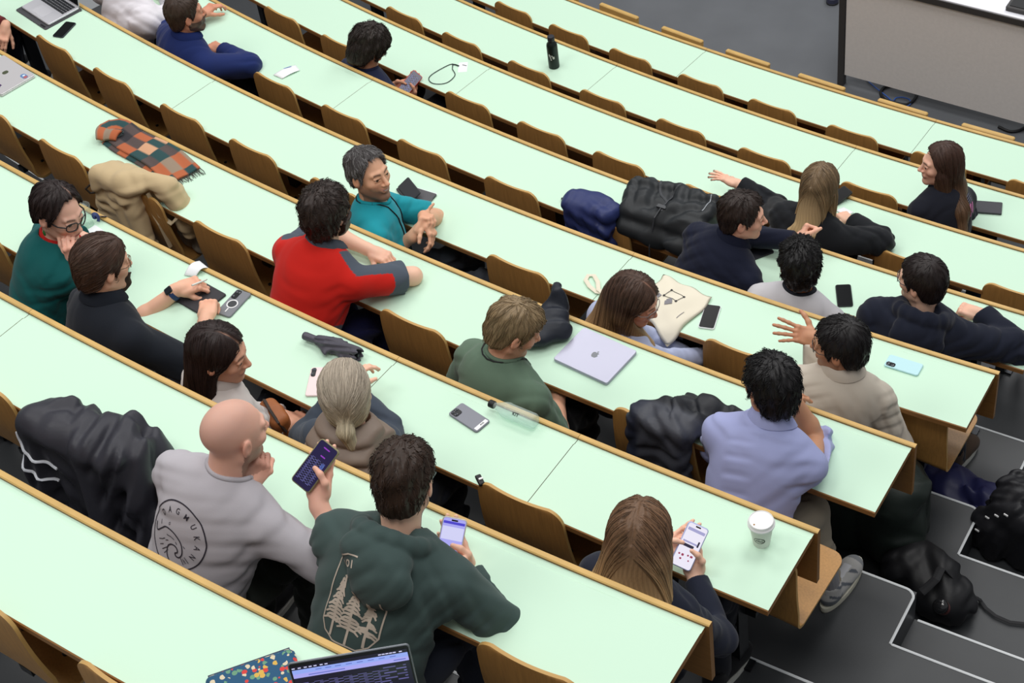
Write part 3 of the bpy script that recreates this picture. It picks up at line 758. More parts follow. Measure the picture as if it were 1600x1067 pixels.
class Person: pass
ALLP = {}
def person(key, label, k, hip, head, hyaw=0, hpitch=0, hroll=0, tyaw=None, skin=(214, 160, 134), fem=False, vox=.004, bw=1., sw=None, slump=.03,
           arms=None, hair=None, top=None, legs=None, face=None, glasses=None, beard=None, seed=0, sc=1., headsc=1., neck=.185, shrug=0., eyes=True, legyaw=0., trs=(34, 36, 44), shoes=(30, 30, 32), strands=True):
    """hip=(r, th), head=(r, th, dz): metres behind desk k's lip, degrees, height above the desk top"""
    o = Person(); rg = np.random.default_rng(seed + 7)
    fem_s = .93 if fem else 1.
    th = hip[1]; base = rad(th)
    Hc = P(k, hip[0], th, hip[2] if len(hip) > 2 else -.19); HC = P(k, head[0], head[1], head[2])
    floor = ROWZ[k]
    root = thing('person', label, 'person', (Hc.x, Hc.y, floor)); org = root.location.copy()
    o.root = root; o.org = org; o.HC = HC
    Rh = (Matrix.Rotation(base + rad(hyaw), 3, 'Z') @ Matrix.Rotation(-rad(hpitch), 3, 'X') @ Matrix.Rotation(rad(hroll), 3, 'Y'))
    R = [[Rh[i][j]/headsc for j in range(3)] for i in range(3)]
    hs = headsc
    HLW = lambda x, y, z: HC + Rh @ Vector((x*hs, y*hs, z*hs))
    o.HLW = HLW; o.Rh = Rh
    ty = hyaw*.45 if tyaw is None else tyaw
    spine_dir = (HC - Hc).normalized()
    nb = HLW(0, -.022, -.075)
    T = nb + (-(spine_dir*.6 + Vector((0, 0, 1))*.4)).normalized()*(neck - .08)*1.0
    up = (T - Hc).normalized()
    fw = Vector((-math.sin(base + rad(ty)), math.cos(base + rad(ty)), 0)); fw = (fw - up*fw.dot(up)).normalized()
    rt = fw.cross(up).normalized()
    RT = R3(rt, fw, up)
    sp = lambda t: Hc.lerp(T, t) - fw*(slump*4*t*(1-t))
    sw = sw if sw else (.146 if fem else .170); sw *= bw
    Sh = {s: T - up*(.078 - shrug) + rt*(sw*s) + fw*.0 for s in (1, -1)}
    o.T, o.up, o.fw, o.rt, o.Sh, o.Hc, o.sp, o.slump = T, up, fw, rt, Sh, Hc, sp, slump
    l1, l2 = .285*fem_s*sc, .255*fem_s*sc
    A = {}
    arms = arms or {}
    for s, nm in ((1, 'R'), (-1, 'L')):
        a = dict(arms.get(nm, {}))
        W = a.get('w')
        if W is None:
            W = P(k, hip[0] - .27, th, -.08) + Vector((math.cos(base), math.sin(base), 0))*(.09*s)
        pole = a.get('pole')
        if '_e' in a: pole = a['_e'] - Sh[s]
        pole = (-up*.6 + rt*(.8*s) - fw*.5) if pole is None else Vector(pole)
        E_, W = ik(Sh[s], Vector(W), l1, l2, pole)
        if a.get('fixE'):
            E_ = Sh[s] + (a['_e'] - Sh[s]).normalized()*l1; W = E_ + (Vector(a['w']) - E_).normalized()*l2
        d = a.get('d'); d = (W - E_).normalized() if d is None else Vector(d).normalized()
        n = a.get('n'); n = (Vector((0, 0, 1)) + rt*s*.3) if n is None else Vector(n)
        A[s] = dict(S=Sh[s], E=E_, W=W, d=d, n=n, pose=a.get('pose', 'relax'), sleeve=a.get('sleeve'))
    o.A = A
    pts = [HLW(0, 0, .13), HLW(.1, .12, -.12), HLW(-.1, -.13, 0), T - up*.20] + [A[s][q] for s in (1, -1) for q in 'SEW'] + [A[s]['W'] + A[s]['d']*.2 for s in (1, -1)]
    lo = [min(q[i] for q in pts) - .10 for i in range(3)]; hi = [max(q[i] for q in pts) + .10 for i in range(3)]
    # ---- body: head, neck, shoulders, arms and hands as one surface
    F = Field(lo, hi, vox)
    c = (HC.x, HC.y, HC.z); hr = .16*hs
    F.op(lambda X, Y, Z: head_sdf(*head_local(X, Y, Z, c, R), fem)*hs, [c[i] - hr for i in range(3)], [c[i] + hr for i in range(3)], 0, pad=0)
    nr = .050 if fem else .058
    F.cone(HLW(0, -.018, -.045), T - up*.02, nr*hs, nr*1.1, .022)
    F.cone(T - up*.06 - fw*.01, T - up*.18, .060, .09, .04)
    for s in (1, -1):
        a = A[s]
        F.cone(T - fw*.01 - up*.035, a['S'], .036, .042, .035)
        F.cone(a['S'], a['E'], .046*fem_s*bw, .039*fem_s, .03)
        m_ = a['E'].lerp(a['W'], .3)
        F.cone(a['E'], m_, .040*fem_s, .041*fem_s, .02); F.cone(m_, a['W'], .041*fem_s, .0265*fem_s, .02)
        a['tips'] = add_hand(F, a['W'], a['d'], a['n'], s, a['pose'], .98*fem_s)
    V, Q = F.mesh()
    lx, ly, lz = head_local(V[:, 0], V[:, 1], V[:, 2], c, R)
    sk = lin(skin); col = np.tile(sk, (len(V), 1))
    inh = (np.abs(lx) < .1) & (np.abs(ly) < .14) & (np.abs(lz) < .14)
    def blend(mask, cc):
        nonlocal col
        m = np.clip(mask, 0, 1)[:, None]*inh[:, None]; col = col*(1 - m) + np.array(cc)*m
    face = face or {}
    g = lambda x0, y0, z0, sx, sy, sz: np.exp(-(((np.abs(lx) - x0)/sx)**2 + ((ly - y0)/sy)**2 + ((lz - z0)/sz)**2))
    blend(.5*g(.045, .07, -.03, .02, .03, .02), sk*np.array((1.08, .80, .78)))
    blend(.5*g(0, .112, -.026, .012, .02, .012), sk*np.array((1.08, .80, .78)))
    blend(.35*(np.abs(lx) > .078), sk*np.array((1.05, .78, .74)))
    sm = face.get('smile', 0.)
    lips = lin(face.get('lips', (178, 104, 98) if not fem else (182, 92, 92)))
    blend(1.0*(np.exp(-((lz + .061 - sm*(lx/.024)**2)/.0075)**4 - (lx/(.022 + .3*sm))**4)*(ly > .083)), lips)
    blend(.8*np.exp(-((lz + .0605 - sm*(lx/.024)**2)/.0022)**2 - (lx/.021)**4)*(ly > .08), lips*.35)
    if sm: blend(.95*np.exp(-((lz + .0612 - sm*(lx/.024)**2)/.0032)**4 - (lx/.017)**4)*(ly > .075), np.array((.72, .68, .62)))
    if not face.get('nobrow'):
        bc = lin(face.get('brow', hair['col'] if hair else (70, 50, 40)))*.8
        zb_ = .0275 + .004*np.sin(np.clip((np.abs(lx) - .012)/.034, 0, 1)*2.6)
        blend(.85*np.exp(-((lz - zb_)/(.0038 if fem else .0048))**2)*(np.abs(lx) > .011)*(np.abs(lx) < .046)*(ly > .055), bc)
    blend(.9*np.exp(-((lz - .0082)/.0016)**2)*(np.abs(lx) > .017)*(np.abs(lx) < .045)*(ly > .076), np.array((.02, .014, .012)))
    if 'stubble' in face:
        st, amt = face['stubble']; 
        zm = np.clip((-.030 - lz + .35*np.clip(.05 - ly, -.05, .05))/.02, 0, 1)*(ly > -.015)*(lz > -.14)
        zm = zm*(1 - .75*np.exp(-((lz + .061)/.010)**2 - (lx/.023)**4))
        zm = zm*(1 - .8*np.exp(-((np.abs(lx) - .045)/.02)**2 - ((lz + .03)/.02)**2))
        blend(amt*zm, lin(st))
    if 'scalp' in face:
        blend(.5*np.clip((lz - .03 + .5*np.clip(-ly - .02, -.1, .1))/.05, 0, 1)*(ly < .07), lin(face['scalp']))
    nail = lin(face['nails']) if 'nails' in face else sk*np.array((1.1, .88, .84))
    for s in (1, -1):
        for t in A[s]['tips'][:5]:
            dd = np.linalg.norm(V - npv(t) - npv(A[s]['n'].normalized()*.006), axis=1); m = np.clip(1.6 - dd/.006, 0, 1)[:, None]*(.9 if 'nails' in face else .6)
            col = col*(1 - m) + nail*m
        W_ = npv(A[s]['W']); dd = np.linalg.norm(V - npv(A[s]['W'] + A[s]['d']*.09), axis=1); m = (np.clip(1.4 - dd/.05, 0, 1)*.35)[:, None]
        col = col*(1 - m) + (sk*np.array((1.06, .84, .80)))*m
    o.body = np_obj('body', V, Q, M_SKIN, root, col, org)
    if eyes:
        for s in (-1, 1):
            mb = MB(); n_ = 16; rE = .0137*hs; vv = []; ff = []; mm = []
            rings = [0, 12, 22, 30, 45, 70, 95]
            gz = (Matrix.Rotation(rad(face.get('gaze', (0, 0))[0]), 3, 'Z') @ Matrix.Rotation(rad(face.get('gaze', (0, 0))[1]), 3, 'X'))
            ce = Vector((s*.031, .0785, .0068))
            for a_ in rings:
                for j in range(n_):
                    v_ = Vector((math.sin(rad(a_))*math.cos(2*math.pi*j/n_), math.cos(rad(a_)), math.sin(rad(a_))*math.sin(2*math.pi*j/n_)))
                    vv.append(HLW(*(ce + (gz @ v_)*rE/hs)) - org)
            for i in range(len(rings)-1):
                for j in range(n_): ff.append((i*n_+j, (i+1)*n_+j, (i+1)*n_+(j+1) % n_, i*n_+(j+1) % n_)); mm.append(1 if i < 4 else 0)
            mesh_obj('eye', vv, ff, [M_EYEW, M_IRIS], root, mm, True)
    # ---- hair
    if hair:
        hc = lin(hair['col']); hp = dict(hl='man', top=.018, side=.010, off=0., tuft=.003); hp.update({q: hair[q] for q in ('hl', 'top', 'side', 'off', 'tuft', 'part', 'fringe') if q in hair})
        lo2 = [c[i] - .16*hs for i in range(3)]; hi2 = [c[i] + .16*hs for i in range(3)]
        ext = hair.get('long', [])
        ext = [(Vector(a_), Vector(b_), ra, rb) for a_, b_, ra, rb in (ext(o) if callable(ext) else ext)]
        for a_, b_, ra, rb in ext:
            for q in (a_, b_):
                for i in range(3): lo2[i] = min(lo2[i], q[i] - .06); hi2[i] = max(hi2[i], q[i] + .06)
        H = Field(lo2, hi2, vox*1.1)
        H.op(lambda X, Y, Z: hair_sdf(*head_local(X, Y, Z, c, R), seed=seed, **hp)*hs, [c[i] - .158*hs for i in range(3)], [c[i] + .158*hs for i in range(3)], 0, pad=0)
        for a_, b_, ra, rb in ext: H.cone(a_, b_, ra, rb, hair.get('k', .035))
        if ext: # keep the face free
            H.op(lambda X, Y, Z: s_ell(*head_local(X, Y, Z, c, R), (0, .085, -.03), hair.get('facecut', (.058, .075, .088)))*hs, lo2, hi2, .012, 's', pad=0)
        V, Q = H.mesh()
        x_, y_, z_ = head_local(V[:, 0], V[:, 1], V[:, 2], c, R)
        az = np.arctan2(x_, y_); vr = .5*np.sin(57*az + 3*np.sin(z_*30)) + .5*np.sin(131*az + 21*y_)
        tipc = lin(hair.get('tip', hair['col']))
        zt = np.clip((-z_ - hair.get('tip0', .02))/hair.get('tiplen', .25), 0, 1)[:, None]
        cc = hc*(1 - zt) + tipc*zt
        hcol = np.clip(cc*(1 + .22*vr[:, None]), 0, 1)
        if hair.get('scalp_part'):
            pm_ = (np.exp(-((x_ - hp.get('part', 0.))/.0028)**2)*np.clip((z_ - .06)/.02, 0, 1)*np.clip((y_ + .02)/.06, 0, 1)*(.62 + .38*np.sin(90*y_)))[:, None]*.55; hcol = hcol*(1 - pm_) + lin(skin)*pm_
        ho = np_obj('hair', V, Q, M_HAIR, root, hcol, org)
        if strands:
            n = hair.get('n', 420); L = hair.get('len', .035); steps = hair.get('steps', 6); rr0 = hair.get('r', .0018)
            lx, ly, lz = x_, y_, z_
            ok = np.where((lz > hair.get('seedz', -.06)) & ~((np.abs(lx - hair.get('part', 9.)) < .004) & (ly > -.05)))[0]
            pick = rg.choice(ok, min(n, len(ok)), replace=False)
            p_ = V[pick].astype(float) + rg.normal(0, .001, (len(pick), 3))
            cr = npv(HLW(*(hair.get('crown', (0.0, -.05, .115))))).astype(float)
            Rn = np.array([[Rh[i][j] for j in range(3)] for i in range(3)])
            lift = rg.uniform(hair.get('lift', (0, .003))[0], hair.get('lift', (0, .003))[1], len(pick))
            dirw = np.array(Rn @ np.array(hair.get('dir', (0, 0, 0)), dtype=float))
            path = [p_.copy()]; grav = hair.get('grav', .0); curl = hair.get('curl', 0.)
            phs = rg.uniform(0, 6.28, len(pick)); axr = rg.normal(size=(len(pick), 3))
            Ls = L*rg.uniform(.55, 1.1, len(pick)); side0 = np.sign((p_ - npv(HC)) @ Rn[:, 0] - hair.get('part', 0.)*1.0)
            alive = np.ones(len(pick), bool)
            for i in range(steps):
                N_ = H.grad(p_)
                rel = p_ - cr
                if hair.get('parted'):
                    f_ = Rn[:, 0][None, :]*side0[:, None]*.7 + np.array((0, 0, -1.))[None]*.6 - Rn[:, 1][None]*.25
                else: f_ = rel/(np.linalg.norm(rel, axis=1, keepdims=True) + 1e-6)
                f_ = f_ + dirw + np.array((0, 0, -1.))*grav*(i + 1)/steps*2
                if curl: f_ = f_ + curl*np.sin(phs + i*1.1)[:, None]*axr
                f_ = f_ - N_*(f_*N_).sum(1, keepdims=True)
                f_ /= np.linalg.norm(f_, axis=1, keepdims=True) + 1e-6
                p0_ = p_.copy(); p_ = p_ + f_*(Ls/steps)[:, None]
                d_ = H.sample(p_)[:, None]; tgt = (lift*(i + 1)/steps)[:, None]
                p_ = p_ - N_*np.clip(d_ - tgt, -.012, .012)*(.9 if hair.get('hug', True) else .3)
                fx, fy, fz_ = head_local(p_[:, 0], p_[:, 1], p_[:, 2], c, R)
                bad = (fy > .042) & (np.abs(fx) < .062) & (fz_ < interp_az(HL[hp['hl']], np.degrees(np.arctan2(np.abs(fx), fy))) + hp['off'] - hair.get('over', .012))
                alive &= ~bad; p_ = np.where(alive[:, None], p_, p0_)
                path.append(p_.copy())
            path = np.stack(path, 1); m_ = len(pick); S_ = steps + 1; K_ = 4
            tn = np.gradient(path, axis=1); tn /= np.linalg.norm(tn, axis=2, keepdims=True) + 1e-9
            ref = np.tile(rg.normal(size=(m_, 1, 3)), (1, S_, 1)); e1 = np.cross(tn, ref); e1 /= np.linalg.norm(e1, axis=2, keepdims=True) + 1e-9; e2 = np.cross(tn, e1)
            tp = np.linspace(0, 1, S_); prof = rr0*(np.minimum(1, .35 + 3*tp)*(1 - tp**2*.85))
            ang = np.arange(K_)*2*math.pi/K_
            VV = path[:, :, None, :] + prof[None, :, None, None]*(np.cos(ang)[None, None, :, None]*e1[:, :, None, :] + np.sin(ang)[None, None, :, None]*e2[:, :, None, :])
            ii = np.arange(m_*S_*K_).reshape(m_, S_, K_)
            QQ = np.stack([ii[:, :-1, :], np.roll(ii, -1, 2)[:, :-1, :], np.roll(ii, -1, 2)[:, 1:, :], ii[:, 1:, :]], -1).reshape(-1, 4)
            x2, y2, z2 = head_local(path[:, :, 0], path[:, :, 1], path[:, :, 2], c, R)
            zt = np.clip((-z2 - hair.get('tip0', .02))/hair.get('tiplen', .25), 0, 1)[..., None]
            cs = hc*(1 - zt) + tipc*zt
            cs = cs*np.clip(rg.normal(1, hair.get('var', .25), (m_, 1, 1)), .4, 2.2)
            if 'grey' in hair:
                gm = (rg.random((m_, 1, 1)) < hair['grey'][1]); cs = np.where(gm, lin(hair['grey'][0]), cs)
            cs = np.repeat(np.clip(cs, 0, 1)[:, :, None, :], K_, 2).reshape(-1, 3)
            np_obj('hair_strands', VV.reshape(-1, 3), QQ, M_HAIR, ho, cs, org)
    if beard:
        B = Field([q - .15*hs for q in c], [q + .15*hs for q in c], vox)
        def bf(X, Y, Z):
            x, y, z = head_local(X, Y, Z, c, R)
            d = head_sdf(x, y, z, fem) - beard['t'] - .0025*np.sin(90*x + seed)*np.sin(110*z + 60*y) - beard.get('chin', 0)*np.exp(-((x/.035)**2 + ((z + .105)/.03)**2 + ((y - .06)/.05)**2))
            cut = np.maximum(z + beard.get('z', .034) - .25*np.clip(.04 - y, 0, .06) + .0*x, -.012 - y)
            if beard.get('goatee'): cut = np.maximum(cut, np.abs(x) - beard['goatee'])
            mouth = s_ell(x, y, z, (0, .10, -.061), (.020, .03, .0095))
            return smax(smax(d, cut, .008), -mouth, .006)*hs
        B.op(bf, [q - .15*hs for q in c], [q + .15*hs for q in c], 0, pad=0)
        V, Q = B.mesh()
        if len(V):
            x_, y_, z_ = head_local(V[:, 0], V[:, 1], V[:, 2], c, R)
            np_obj('beard', V, Q, M_HAIR, root, np.clip(lin(beard['col'])*(1 + .3*np.sin(170*x_ + 40*z_)*np.sin(140*z_ + 30*y_))[:, None], 0, 1), org)
    if glasses:
        gm = mat('spectacle_frame_%s' % key, glasses['col'], .35, .5)
        mb = MB(); gw, gh = glasses.get('w', .0235), glasses.get('h', .019); tr = glasses.get('t', .0016)
        yb = .108
        def rim(s):
            out = []
            for j in range(21):
                a_ = 2*math.pi*j/20; e = .75
                cx_ = math.copysign(abs(math.cos(a_))**e, math.cos(a_)); sz_ = math.copysign(abs(math.sin(a_))**e, math.sin(a_))
                xx = s*.0325 + gw*cx_
                out.append(Vector((xx, yb - 6*xx*xx, .004 + gh*sz_ - .02*0)))
            return out
        for s in (-1, 1):
            mb.tube([HLW(*q) - org for q in rim(s)], tr*hs, 6, caps=False)
            q0 = Vector((s*(.0325 + gw), yb - 6*(.0325 + gw)**2, .008))
            mb.tube([HLW(*q) - org for q in (q0, Vector((s*.076, .062, .010)), Vector((s*.0815, .0, .012)), Vector((s*.083, -.022, -.008)))], [tr*1.1*hs, tr*1.2*hs, tr*1.1*hs, tr*hs], 6)
        mb.tube([HLW(*q) - org for q in (Vector((-.0095, yb - .002, .009)), Vector((0, yb + .003, .012)), Vector((.0095, yb - .002, .009)))], tr*hs, 6)
        go = mb.build('glasses', gm, root); shade_auto(go, 60)
        for s in (-1, 1):
            rp = [HLW(*q) - org for q in rim(s)][:-1]; ctr = sum(rp, Vector())/len(rp)
            lf = mesh_obj('lens', rp + [ctr + Rh @ Vector((0, .001, 0))], [(i, (i+1) % 20, 20) for i in range(20)], M_GLASS, go, None, True)
    # ---- clothes
    if top:
        for tp in (top if isinstance(top, list) else [top]): clothe(o, tp, k, bw, fem, fem_s, seed, vox)
    trousers(o, k, hip, th, base, legs, legyaw, trs, shoes, bw, fem_s, seed)
    ALLP[key] = o
    return o
def torso_prims(F, o, infl, bw, fem, k=.05):
    sp, rt, fw, up = o.sp, o.rt, o.fw, o.up; RT = R3(rt, fw, up)
    g = bw*(.93 if fem else 1.)
    F.ell(sp(.02), (.168*g, .125*g, .13), RT, k, infl=infl)
    F.ell(sp(.34), (.150*g*(.93 if fem else 1), .112*g, .17), RT, k, infl=infl)
    F.ell(sp(.66), (.160*g, .112*g, .19), RT, k, infl=infl)
    F.ell(sp(.84), (.142*g, .090*g, .12), RT, k, infl=infl)
    if fem:
        for s in (-1, 1): F.ell(sp(.62) + fw*.085 + rt*(.065*s), (.062, .055, .065), RT, .03, infl=infl)
    for s in (1, -1):
        F.cone(o.T - up*.066 - fw*.005, o.Sh[s], .056*g, .048*g, k, infl=infl)
        F.cone(o.T - up*.012 - fw*.012, o.Sh[s].lerp(o.T, .35) + up*.004, .044, .040, .04, infl=infl)
def clothe(o, top, k, bw, fem, fem_s, seed, vox):
    t = top; infl = t.get('infl', .012); sl = t.get('sleeve', 'long'); A = o.A; up, fw, rt, T = o.up, o.fw, o.rt, o.T
    pts = [T + up*.08, o.Hc - up*.12] + [o.Hc + rt*s*.25*bw + fw*q for s in (-1, 1) for q in (-.22, .22)] + [T + rt*s*.2 + fw*q for s in (-1, 1) for q in (-.16, .16)]
    for s in (1, -1): pts += [A[s]['S'], A[s]['E']] + ([A[s]['W']] if sl != 'short' else [])
    m = .09 + infl
    F = Field([min(q[i] for q in pts) - m for i in range(3)], [max(q[i] for q in pts) + m for i in range(3)], t.get('vox', max(.0055, vox*1.3)))
    torso_prims(F, o, infl, bw, fem)
    amp = t.get('folds', .006)*.62
    if t.get('quilt'):
        Hn = npv(o.Hc); un = npv(up); q_ = t['quilt']
        F.op(lambda X, Y, Z: -.016*np.abs(np.sin(math.pi*((X - Hn[0])*un[0] + (Y - Hn[1])*un[1] + (Z - Hn[2])*un[2])/q_ + .6)), F.lo, F.lo + np.array(F.n)*F.vox, 0, 'a', pad=0)
    sleeves = []
    for s in (1, -1):
        a = A[s]; S_, E_, W_ = a['S'], a['E'], a['W']; ss = a['sleeve'] or sl
        if ss == 'none': continue
        if ss == 'short' or ss == 'rolled':
            e = S_.lerp(E_, t.get('slen', .72)) if ss == 'short' else E_ + (W_ - E_)*.10
            nrm = (E_ - S_).normalized() if ss == 'short' else (W_ - E_).normalized()
            def f(X, Y, Z, S_=S_, E_=E_, e=e, nrm=nrm, ss=ss):
                r1, r2 = (.048*bw + infl, .050 + infl*1.3) if ss == 'short' else (.048*bw + infl, .044 + infl)
                d = s_cone(X, Y, Z, S_, E_, r1, r2)
                if ss == 'rolled': d = smin(d, s_cone(X, Y, Z, E_, e + nrm*.03, .046 + infl, .045 + infl), .02)
                return smax(d, (X - F32(e.x))*F32(nrm.x) + (Y - F32(e.y))*F32(nrm.y) + (Z - F32(e.z))*F32(nrm.z), .004)
            q = [S_, E_, e + nrm*.03]
            F.op(f, [min(v[i] for v in q) - .09 for i in range(3)], [max(v[i] for v in q) + .09 for i in range(3)], .03)
        else:
            kk = t.get('arm_r', 1.)
            e = E_ + (W_ - E_)*t.get('cuff', .93); nrm = (W_ - E_).normalized()
            def f(X, Y, Z, S_=S_, E_=E_, e=e, nrm=nrm):
                d = s_cone(X, Y, Z, S_, E_, .047*bw*kk + infl, .041*fem_s*kk + infl)
                d = smin(d, s_cone(X, Y, Z, E_, e + nrm*.02, .041*fem_s*kk + infl, .029*fem_s*kk + infl), .03)
                return smax(d, (X - F32(e.x))*F32(nrm.x) + (Y - F32(e.y))*F32(nrm.y) + (Z - F32(e.z))*F32(nrm.z), .004)
            q = [S_, E_, e + nrm*.03]
            F.op(f, [min(v[i] for v in q) - .10 for i in range(3)], [max(v[i] for v in q) + .10 for i in range(3)], .03)
    if t.get('hood'):
        RT = R3(rt, fw, up)
        hd_ = .112*bw + infl + o.slump*.8 - .012
        hz = t.get('hood_drop', .085)
        hx = rt*t.get('hood_x', 0.)
        F.ell(T - fw*(hd_ + .01) - up*hz + hx, (.125 - abs(t.get('hood_x', 0.))*.5, .052, hz + .02), RT, .010)
        F.ell(T - fw*(hd_ - .02) - up*.01, (.115, .060, .065), RT, .03)
        for j in range(16):
            a0, a1 = [2*math.pi*(j + e)/16 for e in (0, 1)]
            q = [T + rt*(math.sin(a_)*.102) - fw*(math.cos(a_)*.115 + .018 + (hd_ - .13)*.5) + up*(.046 - .06*(1 - math.cos(a_))*.5) for a_ in (a0, a1)]
            F.cone(q[0], q[1], t.get('hood_r', .028), t.get('hood_r', .028), .008)
        F.ell(T + up*.075 - fw*.085, (.072, .055, .060), RT, .012, 's')
    if t.get('scarf'): pass
    # folds: stronger near waist, elbows and armpits
    lo_, hi_ = F.lo, F.lo + np.array(F.n)*F.vox
    arr = [A[s]['E'] for s in (1, -1)] + [A[s]['S'] - up*.07 for s in (1, -1)] + [o.sp(.12)]
    def fold(X, Y, Z):
        w_ = .28
        for q in arr: w_ = w_ + .7*np.exp(-((X - F32(q.x))**2 + (Y - F32(q.y))**2 + (Z - F32(q.z))**2)/(.12**2))
        return -amp*w_*folds(X, Y, Z, seed + 3)
    F.op(fold, lo_, hi_, 0, 'a', pad=0)
    if t.get('armcut'):
        for s in (1, -1):
            c_ = o.Sh[s] - rt*(s*t['armcut']); nn = (rt*s + up*.25).normalized()
            F.op(lambda X, Y, Z: (X - F32(c_.x))*F32(nn.x) + (Y - F32(c_.y))*F32(nn.y) + (Z - F32(c_.z))*F32(nn.z), lo_, hi_, .012, 'i', pad=0)
    # neck opening and lower hem
    nk = T + up*.075 + fw*.018
    F.op(lambda X, Y, Z: s_cone(X, Y, Z, T + up*.012 + fw*.006, o.HLW(0, 0, -.03), t.get('neck_r', .066)*(.92 if fem else 1), .07), T - Vector((.12,)*3), T + Vector((.12, .12, .25)), .008, 's')
    if t.get('vneck'):
        F.op(lambda X, Y, Z: s_cone(X, Y, Z, T + up*.03, T + fw*.13 - up*.16, .055, .03), T - Vector((.2,)*3), T + Vector((.2, .2, .2)), .01, 's')
    V, Q = F.mesh()
    col = np.tile(lin(t['col']), (len(V), 1))
    if 'paint' in t:
        rel = V - npv(o.T); loc = np.stack([rel @ npv(rt), rel @ npv(fw), rel @ npv(up)], 1)
        for fn, cc in t['paint']:
            m_ = np.clip(fn(loc, V, o), 0, 1)[:, None]; col = col*(1 - m_) + lin(cc)*m_
    K, ph = wav(seed + 11, 3, (6, 14)); vr = np.sin(V @ K.T + ph).mean(1)
    col = np.clip(col*(1 + .04*vr[:, None]), 0, 1)
    o.top = np_obj(t.get('name', 'shirt'), V, Q, M_NYLON if t.get('nylon') else M_CLOTH, o.root, col, o.org)
    o.topV, o.topQ = V, Q
    cl = t.get('collar')
    if cl:
        ccol = t.get('collar_col', t['col']); cm = mat('collar_%d_%d_%d' % tuple(ccol), ccol, .85, .15)
        ctr = T + up*.012 + fw*.006; ax = (o.HLW(0, -.01, -.05) - ctr).normalized(); e1 = (rt - ax*rt.dot(ax)).normalized(); e2 = ax.cross(e1)
        mb = MB(); n = 40; rr = t.get('neck_r', .066)*(.92 if fem else 1)
        hs_ = np.linspace(.13, -.10, 93); hh = []
        for i in range(n):
            a_ = 2*math.pi*i/n; base_ = ctr + (e1*math.cos(a_) + e2*math.sin(a_))*(rr + .007)
            pp = np.array([npv(base_ + ax*float(h)) for h in hs_]); dd = F.sample(pp); w_ = np.where(dd < 0)[0]
            hh.append(hs_[w_[0]] if len(w_) else -.03)
        hh = np.array(hh); hh = np.clip(hh, np.median(hh) - .05, np.median(hh) + .05)
        for _ in range(6): hh = (np.roll(hh, 1) + hh*2 + np.roll(hh, -1))/4
        if cl == 'rib':
            mb.tube([ctr + (e1*math.cos(a_) + e2*math.sin(a_))*(rr + .004) + ax*(float(hh[i % n]) + .002) - o.org for i, a_ in enumerate([2*math.pi*i/n for i in range(n+1)])], .0095, 8, caps=False)
        else:
            h = t.get('collar_h', .036); op = .26
            prof = [(rr - .004, -.016), (rr - .006, h*.8), (rr - .001, h), (rr + .006, h*.93), (rr + .022, .002), (rr + .027, -.010), (rr + .018, -.012), (rr + .002, h*.5)]
            m_ = len(prof); v = []; f = []
            for i in range(n+1):
                a_ = math.pi/2 + op + (2*math.pi - 2*op)*i/n
                hz = float(np.interp((a_ % (2*math.pi))/(2*math.pi)*n, np.arange(n+1), np.append(hh, hh[0])))
                for (r_, z_) in prof: v.append(ctr + (e1*math.cos(a_) + e2*math.sin(a_))*r_ + ax*(z_ + hz + .004) - o.org)
            for i in range(n):
                for j in range(m_): f.append((i*m_+j, (i+1)*m_+j, (i+1)*m_+(j+1) % m_, i*m_+(j+1) % m_))
            f.append(tuple(range(m_-1, -1, -1))); f.append(tuple(n*m_+j for j in range(m_)))
            mb.add(v, f)
        shade_auto(mb.build('collar', cm, o.root), 50)
def trousers(o, k, hip, th, base, legs, legyaw, trs, shoes, bw, fem_s, seed):
    fz = ROWZ[k]; b = base + rad(legyaw); f = Vector((-math.sin(b), math.cos(b), 0)); r_ = Vector((math.cos(b), math.sin(b), 0))
    Hc = o.Hc; legs = legs or {}
    J = {}
    for s, nm in ((1, 'R'), (-1, 'L')):
        l_ = legs.get(nm, {})
        h = Hc + r_*(.085*s) + Vector((0, 0, -.02))
        kn = l_.get('knee', h + f*.40 + r_*(.035*s) + Vector((0, 0, -.02)))
        an = l_.get('ankle', Vector((kn.x, kn.y, fz + .09)) - f*.06)
        J[s] = (h, kn, an, l_.get('toe', f + r_*(.12*s)))
    pts = [q for s in J for q in J[s][:3]] + [Hc + Vector((0, 0, .05))]
    F = Field([min(q[i] for q in pts) - .17 for i in range(3)], [max(q[i] for q in pts) + .15 for i in range(3)], .009)
    F.ell(Hc - Vector((0, 0, .0)), (.172*bw, .15, .115), R3(r_, f, Vector((0, 0, 1))), .05)
    for s in J:
        h, kn, an, _ = J[s]; an2 = an - Vector((0, 0, .02))
        F.cone(h, kn, .086*bw, .064, .03); F.cone(kn, an2, .062, .046, .03)
    F.op(lambda X, Y, Z: -.006*folds(X, Y, Z, seed + 21), F.lo, F.lo + np.array(F.n)*F.vox, 0, 'a', pad=0)
    V, Q = F.mesh(); np_obj('trousers', V, Q, M_CLOTH, o.root, np.tile(lin(trs), (len(V), 1)), o.org)
    for s in J:
        h, kn, an, toe = J[s]
        if legs.get('R' if s > 0 else 'L', {}).get('noshoe'): continue
        shoe_parts(o.root, o.org, an, toe, shoes, 'shoe_%d_%d_%d' % tuple(shoes))
